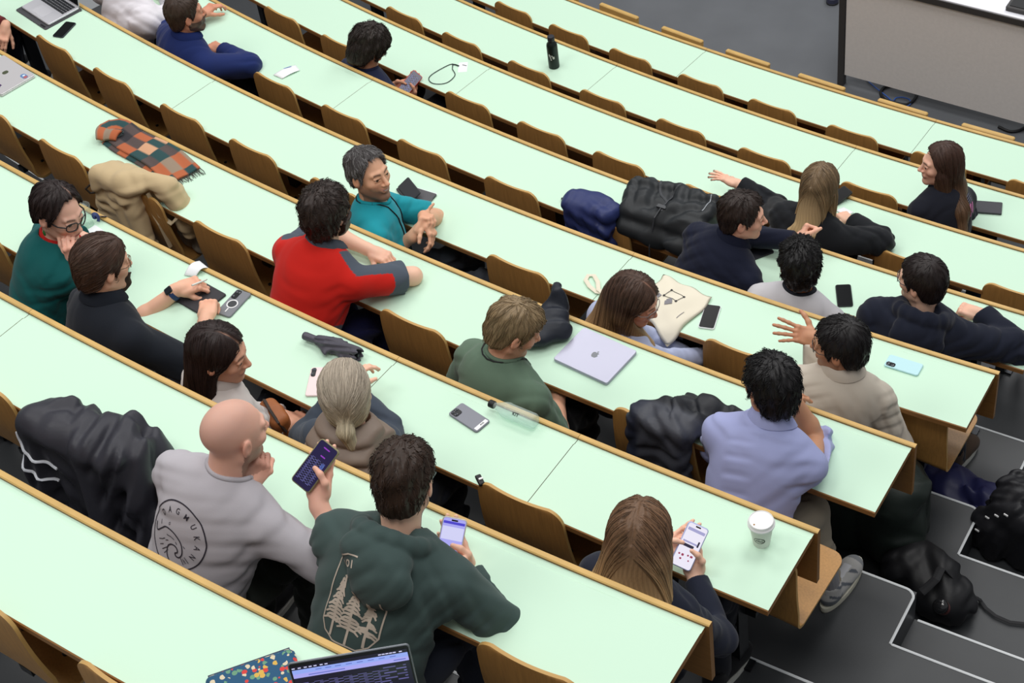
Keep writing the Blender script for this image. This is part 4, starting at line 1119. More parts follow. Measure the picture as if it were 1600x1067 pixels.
def shoe_parts(parent, org, an, toe, c, key, detail=False):
    toe = Vector((toe[0], toe[1], 0)).normalized(); rt = Vector((toe.y, -toe.x, 0)); Z = Vector((0, 0, 1))
    fz = an.z - .09; L = lambda x, y, z: Vector((an.x, an.y, fz)) + rt*x + toe*y + Z*z
    q = [L(0, -.09, 0), L(0, .23, .14)]; F = Field([min(a[i] for a in q) - .09 for i in range(3)], [max(a[i] for a in q) + .09 for i in range(3)], .006)
    R = R3(rt, toe, Z)
    F.ell(L(0, -.02, .055), (.040, .055, .050), R, .03); F.ell(L(0, .075, .045), (.046, .085, .036), R, .03); F.ell(L(0, .145, .036), (.045, .055, .028), R, .03)
    F.cone(L(0, -.015, .07), L(0, -.012, .105), .040, .042, .02)
    F.ell(L(0, -.012, .125), (.033, .036, .05), R, .006, 's')
    F.box(L(0, .06, -.015), (.09, .3, .03), .001, R, .004, 's')
    V, Q = F.mesh(); np_obj('shoe', V, Q, M_CLOTH, parent, np.tile(lin(c), (len(V), 1)), org)
    mb = MB(); pr = []
    for i in range(28):
        a = 2*math.pi*i/28; y = .065 + .140*math.sin(a); wx = .046*(1 + .10*math.sin(a)) ; pr.append((wx*math.cos(a)*(1 if abs(math.sin(a)) < .98 else .9), y))
    n = len(pr); v = [L(x, y, z) - org for z in (.001, .024) for x, y in pr]
    mb.add(v, [(i, (i+1) % n, n+(i+1) % n, n+i) for i in range(n)] + [tuple(range(n-1, -1, -1)), tuple(range(n, 2*n))])
    shade_auto(mb.build('sole', mat('sole_pale', (205, 204, 196), .7), parent), 50)
# ------------------------------------------------------------------ the audience
def hd(k, px, py, dz):
    q = atd(k, px, py, dz); r = math.hypot(q.x, q.y - OY)
    return (r - ROWR[k], math.degrees(math.atan2(q.x, -(q.y - OY))), dz)
UPV = Vector((0, 0, 1))
def arm(k, w, d=None, e=None, n=None, pose='relax', **kw):
    a = dict(w=atd(k, *w), pose=pose); a.update(kw)
    if d is not None: a['d'] = atd(k, *d) - a['w']
    if e is not None: a['_e'] = atd(k, *e)
    if n is not None: a['n'] = n
    return a
def grip(c, u, N, s=1):
    u = u.normalized(); N = (N - u*N.dot(u)).normalized(); x = u.cross(N); f = (u*.78 - x*(.5*s)).normalized()
    return dict(w=c - N*.030 - f*.075 + x*(.022*s) - u*.020, d=f, n=-N, pose='phone')
def img(dx, dy): return (_r*dx - _u*dy).normalized()
PH = {'shaved': (atd(2, 494, 728, .235), img(45, -60), -_fw + img(-.25, 0)*.35), 'whitephone': (atd(3, 1077, 853, .10), img(31, -66), -_fw),
      'hooded': (atd(2, 704, 848, .07), img(7, -35), -_fw), 'wavy': (atd(7, 641, 130, .0), img(22, -26), -_fw)}
TOCAM = lambda q: (CAM_POS - q).normalized()
# a: man with the shaved head
def fwd(th): return Vector((-math.sin(rad(th)), math.cos(rad(th)), 0))
def rgt(th): return Vector((math.cos(rad(th)), math.sin(rad(th)), 0))
FAIR, FAIR2, TAN, BROWN = (238, 192, 166), (232, 180, 152), (194, 142, 110), (160, 108, 80)

p = person('shaved', 'man with shaved head in a grey printed T-shirt holding up a phone', 2, (.61, -5.86), hd(2, 366, 676, .42), hyaw=-14, hpitch=12, hroll=3, tyaw=2, skin=(236, 182, 160), 
    arms=dict(R=dict(grip(*PH['shaved']), _e=atd(2, 478, 893, .04)),
              L=arm(2, (384, 760, .24), e=(380, 840, .03), d=(412, 728, .27), n=fwd(-5)*.4 + rgt(-5)*.7 + UPV*.4, pose='curl')),
    face=dict(stubble=((70, 52, 44), .55), scalp=(176, 140, 128), brow=(80, 60, 48)), trs=(44, 48, 44), seed=1, bw=1.06,
    top=dict(col=(176, 172, 178), sleeve='short', collar='rib', slen=.80, infl=.016))
p = person('hooded', 'man in a dark green hooded sweatshirt with pale tree print', 2, (.58, -4.50), hd(2, 632, 752, .38), hyaw=18, hpitch=24, tyaw=6, skin=FAIR, bw=1.12, slump=.05,
    arms=dict(R=dict(grip(*PH['hooded']), _e=atd(2, 806, 1000, -.08)), L=arm(2, (668, 880, .02), e=(560, 900, -.08), pose='grip')),
    hair=dict(col=(50, 36, 28), top=.026, side=.011, tuft=.004, n=700, len=.032, r=.0016, lift=(0, .008), hl='man', curl=.5),
    face=dict(stubble=((60, 44, 36), .5)), glasses=dict(col=(92, 112, 112)), seed=2, trs=(42, 46, 58),
    top=dict(col=(62, 78, 76), name='hooded_sweatshirt', hood=True, hood_x=.046, hood_drop=.066, hood_r=.032, infl=.024, arm_r=1.12, folds=.008))
p = person('redpolo', 'bearded man in a red and grey polo shirt leaning on the desk', 4, (.60, -8.28), hd(4, 510, 332, .39), hyaw=6, hpitch=6, tyaw=2, skin=FAIR, bw=1.06, slump=.04,
    arms=dict(R=arm(4, (568, 432, .045), e=(640, 432, .04), pose='relax', fixE=True), L=arm(4, (580, 392, .045), e=(520, 350, .05), pose='relax')),
    hair=dict(col=(48, 38, 34), top=.030, side=.020, tuft=.005, off=-.012, n=800, len=.055, r=.0018, lift=(0, .012), curl=.7), beard=dict(t=.016, col=(50, 38, 32), chin=.02),
    seed=3, trs=(36, 38, 78),
    top=dict(col=(200, 34, 26), name='polo_shirt', sleeve='short', slen=.82, collar='fold', collar_col=(72, 78, 88), collar_h=.024, infl=.018,
             paint=[(lambda l, V, o: ((np.abs(l[:, 0]) > .10) & (l[:, 2] > -.052 + .25*(np.abs(l[:, 0]) - .10)) & (l[:, 1] > -.045)).astype(float), (78, 86, 98)),
                    (lambda l, V, o: np.clip(((l[:, 0] > .125 - .22*(l[:, 2] + .30)) & (l[:, 2] < -.27)).astype(float), 0, 1), (78, 84, 96)),
                    (lambda l, V, o: (np.linalg.norm(V - npv(o.A[1]['E'].lerp(o.A[1]['S'], .28)), axis=1) < .085).astype(float)*(l[:, 0] > .16), (78, 86, 98))]))
p = person('turquoise', 'smiling grey-haired man in a turquoise T-shirt talking with his hands', 5, (.58, -8.72), hd(5, 577, 272, .42), hyaw=-92, hpitch=-8, hroll=-4, tyaw=-52, skin=(226, 174, 142), vox=.0033,
    arms=dict(R=arm(5, (648, 366, .10), e=(612, 402, -.05), d=(668, 325, .18), n=-rgt(-9) - fwd(-9)*.6 + UPV*.2, pose='point'), L=arm(5, (664, 342, .14), e=(655, 330, -.02), d=(682, 380, .06), n=fwd(-9)*.5 + rgt(-9)*.6 + UPV*.5, pose='relax')),
    hair=dict(col=(70, 66, 66), hl='high', off=.010, top=.022, side=.012, tuft=.004, n=1100, len=.045, r=.0012, grey=((132, 130, 130), .45), lift=(0, .010), curl=.3), face=dict(smile=.013, stubble=((70, 58, 52), .7), lips=(186, 110, 104), brow=(60, 48, 42)),
    seed=4, trs=(62, 66, 74), legyaw=-35,
    top=dict(col=(34, 150, 164), sleeve='short', slen=.85, collar='rib'))
p = person('teal', 'woman in black glasses and a teal sweater resting her chin on her hand', 3, (.58, -9.72), hd(3, 92, 332, .37), hyaw=-84, hpitch=16, hroll=-8, tyaw=-22, fem=True, skin=(236, 186, 164), vox=.0035,
    arms=dict(R=arm(3, (120, 412, .20), e=(132, 452, .0), d=(110, 384, .29), n=rgt(-9)*.4 - fwd(-9)*.4 + UPV*.6, pose='curl'), L=arm(3, (130, 372, .06), e=(110, 352, .02))),
    hair=dict(col=(38, 28, 27), top=.020, side=.016, hl='high', off=.012, part=-.02, scalp_part=True, tuft=.003, n=900, len=.06, r=.0016, lift=(0, .005), curl=.1, over=-.004, dir=(.35, -.25, 0)), glasses=dict(col=(20, 20, 24), t=.0027, h=.021),
    face=dict(lips=(192, 96, 92), gaze=(-10, -12)), seed=5, bw=1.05,
    top=dict(col=(14, 84, 84), name='sweater', infl=.018, arm_r=1.1, folds=.007, neck_r=.088))
p = person('blackpolo', 'man with glasses and goatee in a black polo shirt wearing a blue watch', 3, (.62, -8.46), hd(3, 160, 414, .45), hyaw=-14, hpitch=16, tyaw=-12, skin=FAIR2, bw=1.08,
    arms=dict(L=arm(3, (278, 452, .055), e=(205, 490, .02), d=(318, 440, .055), n=UPV + rgt(-8)*.3, pose='curl'), R=arm(3, (322, 496, .05), e=(300, 570, .03), d=(330, 446, .06), n=UPV - fwd(-8)*.2, pose='curl')),
    hair=dict(col=(70, 50, 40), top=.020, side=.014, off=-.004, tuft=.002, n=800, len=.06, r=.0017, lift=(0, .004), dir=(0, -.5, 0), crown=(.01, .06, .12)), beard=dict(t=.012, col=(58, 44, 36), goatee=.026, chin=.012, z=.052),
    glasses=dict(col=(110, 84, 58)), seed=6,
    top=dict(col=(30, 34, 42), name='polo_shirt', sleeve='short', slen=.92, collar='fold', infl=.018))
p = person('darkhair', 'woman with long dark hair tucked behind her ear in a pale coat', 3, (.64, -7.2), hd(3, 342, 552, .42), hyaw=-62, hpitch=15, tyaw=-20, fem=True, skin=(224, 168, 140), vox=.0035,
    arms=dict(R=arm(3, (452, 664, -.06), e=(400, 650, -.1), n=UPV, d=(472, 650, -.08)), L=arm(3, (446, 652, -.06), d=(468, 664, -.10), n=UPV)),
    hair=dict(col=(40, 28, 26), hl='woman', top=.016, side=.013, tuft=.002, part=.012, scalp_part=True, parted=True, n=900, len=.42, steps=20, r=.0017, grav=.9, lift=(.001, .006), seedz=.02, crown=(.012, .02, .12), facecut=(.06, .085, .09),
              long=lambda o: [(o.HLW(0, -.055, -.04), o.T - o.fw*.085 - o.up*.04, .068, .060), (o.T - o.fw*.085 - o.up*.04, o.T - o.fw*.10 - o.up*.17, .062, .045), (o.HLW(-.055, -.02, -.05), o.T + o.fw*.03 - o.rt*.09 - o.up*.10, .035, .025), (o.HLW(.055, -.045, -.06), o.T + o.rt*.07 - o.up*.06 - o.fw*.05, .04, .04)]),
    face=dict(gaze=(0, -14)), seed=7,
    top=dict(col=(206, 198, 194), name='coat', infl=.022, folds=.008, vneck=True, collar='fold', collar_h=.03))
p = person('ponytail', 'woman with silver blonde ponytail in a taupe quilted vest', 3, (.62, -5.96), hd(3, 540, 612, .43), hyaw=34, hpitch=6, tyaw=6, fem=True, skin=FAIR,
    arms=dict(R=arm(3, (553, 610, .10), e=(655, 692, .0)), L=arm(3, (538, 604, .10), e=(490, 640, -.1))),
    hair=dict(col=(168, 156, 140), tip=(190, 178, 150), tip0=-.06, tiplen=.14, hl='woman', off=.0, top=.014, side=.015, tuft=.0015, n=700, len=.17, steps=12, r=.0018, lift=(0, .0025), crown=(0, .085, .06), dir=(0, -.4, 0), grav=.25, var=.2, seedz=-.02,
              long=lambda o: [(o.HLW(0, -.105, -.035), o.HLW(0, -.125, -.075), .020, .030), (o.HLW(0, -.125, -.075), o.HLW(.012, -.125, -.135), .030, .022)], k=.012),
    seed=8, top=[dict(col=(62, 70, 82), name='sweater', infl=.012, arm_r=1.05), dict(col=(128, 112, 100), name='quilted_vest', sleeve='none', infl=.032, quilt=.055, nylon=True, armcut=-.005, neck_r=.074, folds=.003)])
p = person('whitephone', 'woman with very long brown hair holding up a white phone', 3, (.62, -3.52), hd(3, 1000, 838, .44), hyaw=18, hpitch=18, tyaw=0, fem=True, skin=FAIR,
    arms=dict(R=dict(grip(*PH['whitephone']), _e=atd(3, 1128, 1010, -.06)), L=dict(grip(PH['whitephone'][0] + img(-10, -20)*.02, PH['whitephone'][1], PH['whitephone'][2], -1), _e=atd(3, 985, 905, -.1))),
    hair=dict(col=(104, 78, 58), tip=(220, 188, 140), tip0=-.02, tiplen=.24, hl='woman', top=.020, side=.022, tuft=.002, part=0., parted=True, n=1500, len=.58, steps=24, r=.0021, grav=1.1, lift=(.001, .007), seedz=.0, crown=(0, .02, .12), var=.5,
              long=lambda o: [(o.HLW(0, -.045, -.03), o.T - o.fw*.10 - o.up*.06, .090, .085)] + [(o.HLW(x*.7, -.045, -.05), o.T - o.fw*(.135 - .03*abs(x)/.06) + o.rt*x*2.3 - o.up*.24, .055, .042) for x in (-.065, -.02, .02, .065)]),
    seed=9, top=dict(col=(32, 36, 50), name='sweater', infl=.014), trs=(30, 32, 40))
p = person('greenshirt', 'fair-haired man in a sage green T-shirt with a black lanyard, looking down', 4, (.62, -5.86), hd(4, 803, 514, .42), hyaw=-44, hpitch=30, tyaw=-14, skin=(232, 176, 146), vox=.0035,
    hair=dict(col=(132, 112, 84), top=.022, side=.010, hl='man', tuft=.003, n=1100, len=.055, r=.0016, lift=(0, .006), fringe=.008, crown=(.0, -.04, .115), var=.22), face=dict(stubble=((150, 112, 88), .3)),
    seed=10, bw=1.04, top=dict(col=(96, 118, 100), sleeve='short', slen=.9, collar='rib', infl=.018, folds=.007), trs=(20, 20, 22))
p = person('tote', 'woman with long brown hair and clear glasses looking down beside the tote bag', 5, (.64, -5.85), hd(5, 990, 468, .40), hyaw=-80, hpitch=22, tyaw=-24, fem=True, skin=(224, 164, 138), vox=.0035,
    hair=dict(col=(74, 54, 44), tip=(172, 138, 98), tip0=.0, tiplen=.2, hl='woman', top=.018, side=.014, tuft=.002, part=0., scalp_part=True, parted=True, n=1000, len=.46, steps=20, r=.0018, grav=1., lift=(.001, .012), seedz=.0, crown=(0, .03, .12), facecut=(.060, .085, .088), var=.36,
              long=lambda o: [(o.HLW(.0, -.055, -.03), o.T - o.fw*.08 - o.up*.03 - o.rt*.03, .082, .080), (o.T - o.fw*.08 - o.up*.03 - o.rt*.04, o.T - o.fw*.09 - o.up*.17 - o.rt*.05, .075, .05), (o.HLW(.07, -.01, -.05), o.T + o.fw*.06 + o.rt*.10 - o.up*.08, .036, .040), (o.HLW(-.07, -.01, -.05), o.T - o.fw*.01 - o.rt*.12 - o.up*.10, .042, .045)]),
    arms=dict(R=arm(5, (1105, 556, -.16), e=(1040, 590, -.2), d=(1140, 556, -.16)), L=arm(5, (1075, 556, -.16), e=(960, 540, -.2), d=(1110, 560, -.16))),
    glasses=dict(col=(150, 142, 140), t=.0017, h=.021), face=dict(gaze=(0, -16)), seed=11, trs=(34, 40, 66), top=dict(col=(176, 184, 214), name='shirt', infl=.014, collar='fold', collar_h=.028))
p = person('bluesleeves', 'black-haired man in a light blue shirt with rolled sleeves propping his head on his hand', 4, (.60, -3.62), hd(4, 1204, 606, .41), hyaw=62, hpitch=8, hroll=6, tyaw=6, skin=TAN, bw=1.02, 
    arms=dict(R=arm(4, (1232, 612, .24), e=(1272, 692, .035), d=(1205, 575, .31), n=rgt(-3.5)*.9 + UPV*.3, pose='relax', sleeve='rolled'), L=arm(4, (1205, 640, .045), e=(1130, 690, .0))),
    hair=dict(col=(22, 20, 22), top=.030, side=.015, tuft=.005, n=900, len=.055, r=.0017, lift=(0, .012), curl=.4), seed=12, trs=(150, 140, 124),
    legs=dict(R=dict(knee=at(1268, 800, ROWZ[4] + .50), ankle=at(1297, 940, ROWZ[4]) + Vector((0, 0, .09)), toe=at(1340, 880, ROWZ[4]) - at(1285, 958, ROWZ[4]), noshoe=True)), top=dict(col=(158, 164, 206), name='shirt', infl=.020, collar='fold', folds=.009))
p = person('beigeshirt', 'dark-haired man in a beige shirt stretching out his open left hand', 5, (.60, -3.80), hd(5, 1312, 540, .42), hyaw=98, hpitch=4, tyaw=28, skin=TAN, vox=.0035,
    arms=dict(L=arm(5, (1275, 528, .22), e=(1285, 560, .10), d=(1215, 514, .27), n=-_fw + UPV*.15, pose='open'), ),
    hair=dict(col=(26, 23, 24), top=.024, side=.013, tuft=.003, n=800, len=.05, r=.0016, lift=(0, .008)), face=dict(stubble=((70, 50, 42), .35)), glasses=dict(col=(44, 42, 44), t=.0012), seed=13,
    top=dict(col=(196, 186, 172), name='shirt', infl=.022, collar='fold', folds=.006, arm_r=1.1))
p = person('navyhood', 'man with glasses in a navy hooded jacket facing left', 6, (.58, -3.68), hd(6, 1440, 438, .40), hyaw=82, hpitch=2, tyaw=14, skin=FAIR,
    arms=dict(R=arm(6, (1530, 490, .06), e=(1590, 556, .04), d=(1496, 480, .07), n=UPV + rgt(-3)*.2, pose='fist'), L=arm(6, (1420, 500, .03), e=(1395, 520, .0))),
    hair=dict(col=(34, 26, 25), top=.022, side=.014, tuft=.002, n=700, len=.035, r=.0015, lift=(0, .003)), glasses=dict(col=(60, 60, 64)), face=dict(stubble=((90, 70, 60), .25)), seed=14, shoes=(70, 56, 46), legs=dict(R=dict(knee=P(6, .16, -3.35, -.22), ankle=at(1492, 728, ROWZ[6]) + Vector((0, 0, .09)), toe=at(1528, 682, ROWZ[6]) - at(1486, 735, ROWZ[6]))), bw=1.1,
    top=dict(col=(26, 30, 44), name='jacket', hood=True, hood_drop=.055, hood_r=.042, infl=.026, arm_r=1.2, folds=.009))
p = person('curly', 'man with short black curly hair in a pale grey top behind the phone', 6, (.62, -4.95), hd(6, 1250, 414, .40), hyaw=30, hpitch=2, tyaw=10, skin=BROWN,
    hair=dict(col=(20, 18, 19), top=.034, side=.014, tuft=.007, n=1000, len=.03, r=.0019, lift=(0, .012), curl=1.2), glasses=dict(col=(208, 208, 212), t=.0014), seed=15,
    top=dict(col=(196, 194, 198), name='sweater', collar='rib', collar_col=(40, 42, 50), infl=.018))
p = person('navysweater', 'dark-haired man in a navy sweater leaning forward and gesturing', 6, (.60, -6.22), hd(6, 1160, 338, .36), hyaw=-58, hpitch=8, tyaw=-18, skin=(232, 178, 152), bw=1.05, vox=.0035,
    arms=dict(L=arm(6, (1246, 376, .10), e=(1200, 368, .0), d=(1270, 338, .17), n=fwd(-6)*.6 - rgt(-6)*.2 + UPV*.5, pose='fist'), R=arm(6, (1242, 436, .03), e=(1195, 452, .03))),
    hair=dict(col=(48, 38, 34), top=.026, side=.011, tuft=.004, n=800, len=.035, r=.0017, lift=(0, .006), hl='high'), seed=16,
    top=dict(col=(24, 28, 46), name='sweater', infl=.018, collar='fold', collar_h=.03))
p = person('blonde', 'woman with long blonde hair and glasses in a black top raising one hand', 7, (.60, -5.86), hd(7, 1282, 290, .43), hyaw=2, hpitch=10, tyaw=4, fem=True, skin=FAIR,
    arms=dict(L=arm(7, (1152, 287, .16), e=(1205, 320, .02), d=(1108, 268, .19), n=UPV + fwd(-5)*.3, pose='open'), R=arm(7, (1330, 345, .04), e=(1376, 366, .03))),
    hair=dict(col=(116, 96, 72), tip=(200, 172, 128), tip0=-.02, tiplen=.22, hl='woman', top=.016, side=.015, tuft=.002, part=0., parted=True, n=900, len=.42, steps=20, r=.002, grav=1., lift=(.002, .010), seedz=.02, crown=(0, .03, .12), var=.3,
              long=lambda o: [(o.HLW(0, -.05, -.03), o.T - o.fw*.09 - o.up*.05, .074, .066), (o.T - o.fw*.10 - o.up*.03 - o.rt*.05, o.T - o.fw*.13 - o.up*.17 - o.rt*.13, .030, .010), (o.T - o.fw*.10 - o.up*.03 - o.rt*.02, o.T - o.fw*.145 - o.up*.19 - o.rt*.06, .030, .010), (o.T - o.fw*.10 - o.up*.03 + o.rt*.01, o.T - o.fw*.145 - o.up*.19 + o.rt*.01, .030, .010), (o.T - o.fw*.10 - o.up*.03 + o.rt*.04, o.T - o.fw*.13 - o.up*.16 + o.rt*.08, .030, .010), (o.HLW(.06, .01, -.05), o.T + o.rt*.09 + o.fw*.03 - o.up*.05, .028, .016)], k=.02),
    glasses=dict(col=(30, 30, 32)), face=dict(nails=(40, 16, 24)), seed=17, top=dict(col=(28, 30, 34), name='sweater', infl=.022, arm_r=1.25, folds=.008))
p = person('longhair', 'man with long brown hair in a navy T-shirt turning round', 8, (.58, -4.72), hd(8, 1470, 256, .42), hyaw=124, hpitch=0, hroll=4, tyaw=68, skin=(236, 184, 160), vox=.0035,
    arms=dict(L=arm(8, (1425, 350, -.10), e=(1480, 345, -.05), d=(1405, 352, -.14), n=UPV), R=arm(8, (1440, 365, -.20), e=(1470, 372, -.22))),
    hair=dict(col=(66, 46, 38), tip=(110, 84, 62), hl='high', top=.018, side=.014, tuft=.002, part=0., parted=True, n=900, len=.42, steps=20, r=.0018, grav=1., lift=(.001, .006), seedz=.02, crown=(0, .03, .12), facecut=(.062, .085, .09), var=.22,
              long=lambda o: [(o.HLW(0, -.05, -.03), o.HLW(0, -.085, -.18), .074, .062), (o.HLW(0, -.085, -.16), o.T - o.fw*.13 - o.up*.08, .058, .045), (o.T - o.fw*.13 - o.up*.08, o.T - o.fw*.165 - o.up*.20, .045, .026), (o.HLW(-.05, .0, -.06), o.HLW(-.062, .03, -.21), .028, .018), (o.HLW(-.062, .0, -.04), o.HLW(-.078, -.03, -.22), .034, .030), (o.HLW(.062, .0, -.04), o.HLW(.078, -.02, -.24), .034, .026)]),
    face=dict(gaze=(12, -6), stubble=((150, 110, 90), .2)), seed=18, top=dict(col=(28, 30, 40), sleeve='short', slen=.9, collar='rib', infl=.016))
p = person('wavy', 'man with wavy dark hair looking down at a phone in a red case', 7, (.64, -12.65), hd(7, 578, 72, .42), hyaw=-16, hpitch=34, tyaw=-6, skin=(206, 148, 118), vox=.005,
    arms=dict(R=dict(grip(*PH['wavy']), _e=atd(7, 630, 175, -.15)), L=dict(grip(PH['wavy'][0] + img(-10, 6)*.02, PH['wavy'][1], PH['wavy'][2], -1), _e=atd(7, 585, 150, -.15))),
    hair=dict(col=(44, 36, 32), top=.030, side=.026, off=-.035, tuft=.007, n=700, len=.09, r=.0022, lift=(0, .012), curl=.6, grav=.3, hl='man',
              long=lambda o: [(o.HLW(0, -.07, -.03), o.HLW(0, -.08, -.09), .05, .04), (o.HLW(.05, -.05, -.04), o.HLW(.05, -.055, -.09), .035, .025), (o.HLW(-.05, -.05, -.04), o.HLW(-.05, -.055, -.09), .035, .025)]),
    seed=19, top=dict(col=(34, 40, 66), collar='rib', infl=.014))
p = person('blazer', 'bearded man in a navy blazer seated at the top edge', 6, (.62, -14.45), hd(6, 290, 22, .42), hyaw=-22, hpitch=4, tyaw=-6, skin=(212, 150, 122), vox=.005, bw=1.05,
    arms=dict(R=arm(6, (345, 78, .04), e=(396, 104, .02)), L=arm(6, (316, 22, .06), e=(270, 40, .0), d=(334, 8, .08), n=UPV)),
    hair=dict(col=(62, 48, 40), top=.024, side=.011, tuft=.002, n=500, len=.03, r=.0017, lift=(0, .004)), beard=dict(t=.004, col=(92, 70, 58)), seed=20,
    top=dict(col=(30, 44, 96), name='blazer', infl=.024, arm_r=1.15, folds=.006, collar='fold', collar_h=.028))
p = person('whiteshirt', 'person in a loose white shirt cut by the top edge', 6, (.60, -15.95), hd(6, 205, -48, .42), hyaw=-10, tyaw=-8, skin=FAIR, vox=.006, bw=1.1,
    arms=dict(R=arm(6, (262, -6, .04), e=(290, 52, .02)), L=arm(6, (200, -40, .05), e=(140, -20, .0))),
    hair=dict(col=(60, 48, 40), n=150), seed=21, top=dict(col=(224, 220, 226), name='shirt', infl=.028, arm_r=1.3, folds=.012, collar='fold'), strands=False)
p = person('maroon', 'person in a maroon sweater with a smartwatch cut by the top left corner', 5, (.62, -17.5), hd(5, -75, -25, .42), hyaw=-6, tyaw=-2, skin=FAIR2, vox=.006, bw=1.1,
    arms=dict(R=arm(5, (8, 42, .0), e=(10, 0, -.02), d=(2, 66, -.05), n=UPV + rgt(-17)*.8), L=arm(5, (-20, 40, -.02))),
    hair=dict(col=(50, 40, 36), n=150), seed=22, top=dict(col=(104, 34, 38), name='sweater', infl=.02, arm_r=1.15), strands=False, trs=(26, 30, 40))
# ------------------------------------------------------------------ things on the desks
def heading(q0, q1): return math.atan2(q1.y - q0.y, q1.x - q0.x)
def text_mesh(s, size, bold=0.):
    cu = bpy.data.curves.new('t', 'FONT'); cu.body = s; cu.size = size; cu.align_x = 'CENTER'; cu.align_y = 'CENTER'; cu.offset = bold; cu.resolution_u = 3
    ob = bpy.data.objects.new('t', cu); COL.objects.link(ob)
    dg = bpy.context.evaluated_depsgraph_get(); dg.update()
    me = bpy.data.meshes.new_from_object(ob.evaluated_get(dg))
    v = [x.co.copy() for x in me.vertices]; f = [tuple(q.vertices) for q in me.polygons]
    bpy.data.objects.remove(ob); bpy.data.curves.remove(cu); bpy.data.meshes.remove(me)
    return v, f
def lay(k, p0, p1, dz=0.):
    """centre and heading of a thing lying on desk k whose axis runs from pixel p0 to p1 (its top end)"""
    a = atd(k, p0[0], p0[1], dz); b = atd(k, p1[0], p1[1], dz)
    return (a + b)/2, heading(a, b) - math.pi/2
def lines_mat(name, base, ink, dens, xz=False):
    m = mat(name, base, .2); nt = m.node_tree; b = nt.nodes['Principled BSDF']
    tc = nt.nodes.new('ShaderNodeTexCoord'); br = nt.nodes.new('ShaderNodeTexBrick'); br.inputs['Scale'].default_value = 1.; br.offset = .37
    mp = nt.nodes.new('ShaderNodeMapping'); mp.inputs['Scale'].default_value = dens; sx_ = nt.nodes.new('ShaderNodeSeparateXYZ'); cx_ = nt.nodes.new('ShaderNodeCombineXYZ'); nt.links.new(tc.outputs['Generated'], sx_.inputs[0]); nt.links.new(sx_.outputs[0], cx_.inputs[0]); nt.links.new(sx_.outputs[2 if xz else 1], cx_.inputs[1]); nt.links.new(cx_.outputs[0], mp.inputs[0]); nt.links.new(mp.outputs[0], br.inputs['Vector'])
    br.inputs['Color1'].default_value = (*srgb(ink), 1); br.inputs['Color2'].default_value = (*[x*.5 for x in srgb(ink)], 1); br.inputs['Mortar'].default_value = (*srgb(base), 1); br.inputs['Mortar Size'].default_value = .30; br.inputs['Brick Width'].default_value = 1.5; br.inputs['Row Height'].default_value = 1.
    nt.links.new(br.outputs['Color'], b.inputs['Emission Color']); b.inputs['Emission Strength'].default_value = 1.; b.inputs['Base Color'].default_value = (.01, .01, .012, 1)
    return m
M_SCREEN = mat('black_glass', (14, 16, 18), .22, .12)
def phone(label, k, p0, p1, case, face='up', size=(.074, .152, .009), dz=.0, cam_=None, mtx=None, screen=None, group=None):
    if mtx is None:
        c, h = lay(k, p0, p1, dz); t = thing('phone', label, 'phone', c, h, group); M = None
    else:
        t = thing('phone', label, 'phone', (0, 0, 0), 0, group); t.matrix_world = mtx
    w_, l_, d_ = size; cm = mat('phone_case_%d_%d_%d' % tuple(case), case, .42)
    mb = MB(); mb.rbox((0, 0, d_/2), size, .011, n=6, bev=.0022); shade_auto(mb.build('case', cm, t), 35)
    if face == 'up':
        mb = MB(); mb.rbox((0, 0, d_ + .0004), (w_ - .007, l_ - .007, .0012), .008, n=6); sc_ = mb.build('screen', screen or M_SCREEN, t)
        return t, sc_
    mb = MB(); cw = cam_ or (.034, .034); cx, cy = -w_/2 + cw[0]/2 + .006, l_/2 - cw[1]/2 - .006
    mb.rbox((cx, cy, d_ + .001), (cw[0], cw[1], .0024), .008, n=5, bev=.0006); cb = mb.build('camera_bump', mat('camera_glass', (26, 28, 32), .2), t)
    for (ax_, ay_) in ((-.25, .25), (.25, .25), (-.25, -.25)):
        mb = MB(); mb.lathe([(.0055, .0), (.0055, .0016), (.0035, .002)], 12, base=(cx + ax_*cw[0], cy + ay_*cw[1], d_ + .002)); mb.build('lens', mat('lens_glass', (60, 62, 70), .1, .8), cb)
    return t, None
phone('grey phone lying face down with a white strip, right of the ponytail', 3, (755, 668), (712, 640), (128, 130, 140), 'down', dz=.0)
_g = bpy.data.objects['phone']
mb = MB(); mb.rbox((0, -.064, .0095), (.060, .016, .0008), .002); st = mb.build('label_strip', mat('white_print', (236, 236, 238), .5), _g)
v, f = text_mesh('PIVK', .009, .0003); mb = MB(); mb.add([(x.x + .006, x.y - .064, .0102) for x in v], f); mb.build('lettering', M_BLACK, st)
phone('black phone in a white case below the tote bag', 5, (1104, 512), (1114, 481), (232, 234, 236))
phone('black phone lying between the curly-haired man and the navy hooded jacket', 6, (1321, 480), (1317, 446), (30, 32, 36))
phone('pale blue phone lying face down by the beige shirt', 5, (1438, 580), (1386, 564), (186, 226, 232), 'down', cam_=(.022, .040))
phone('dark phone beside the elbow of the navy sweater', 6, (1174, 400), (1193, 393), (34, 36, 42), 'down')
phone('black phone beside the open laptop in the top left corner', 5, (92, 57), (110, 38), (34, 38, 50))
phone('pale pink phone with three black lenses beside the ponytail', 3, (492, 618), (501, 578), (238, 214, 214), 'down', cam_=(.018, .046))
t, _ = phone('clear-backed grey phone with a white ring beside the black tablet', 3, (352, 490), (379, 461), (120, 122, 128), 'down', cam_=(.026, .05))
mb = MB(); n_ = 28; M_RING = mat('white_ring', (232, 232, 232), .5)
mb.tube([(.022*math.cos(2*math.pi*i/n_), -.008 + .022*math.sin(2*math.pi*i/n_), .0096) for i in range(n_ + 1)], .0028, 6, caps=False, flat=.3); mb.box((0, -.046, .0095), (.005, .022, .001)); mb.build('charging_ring', M_RING, t)
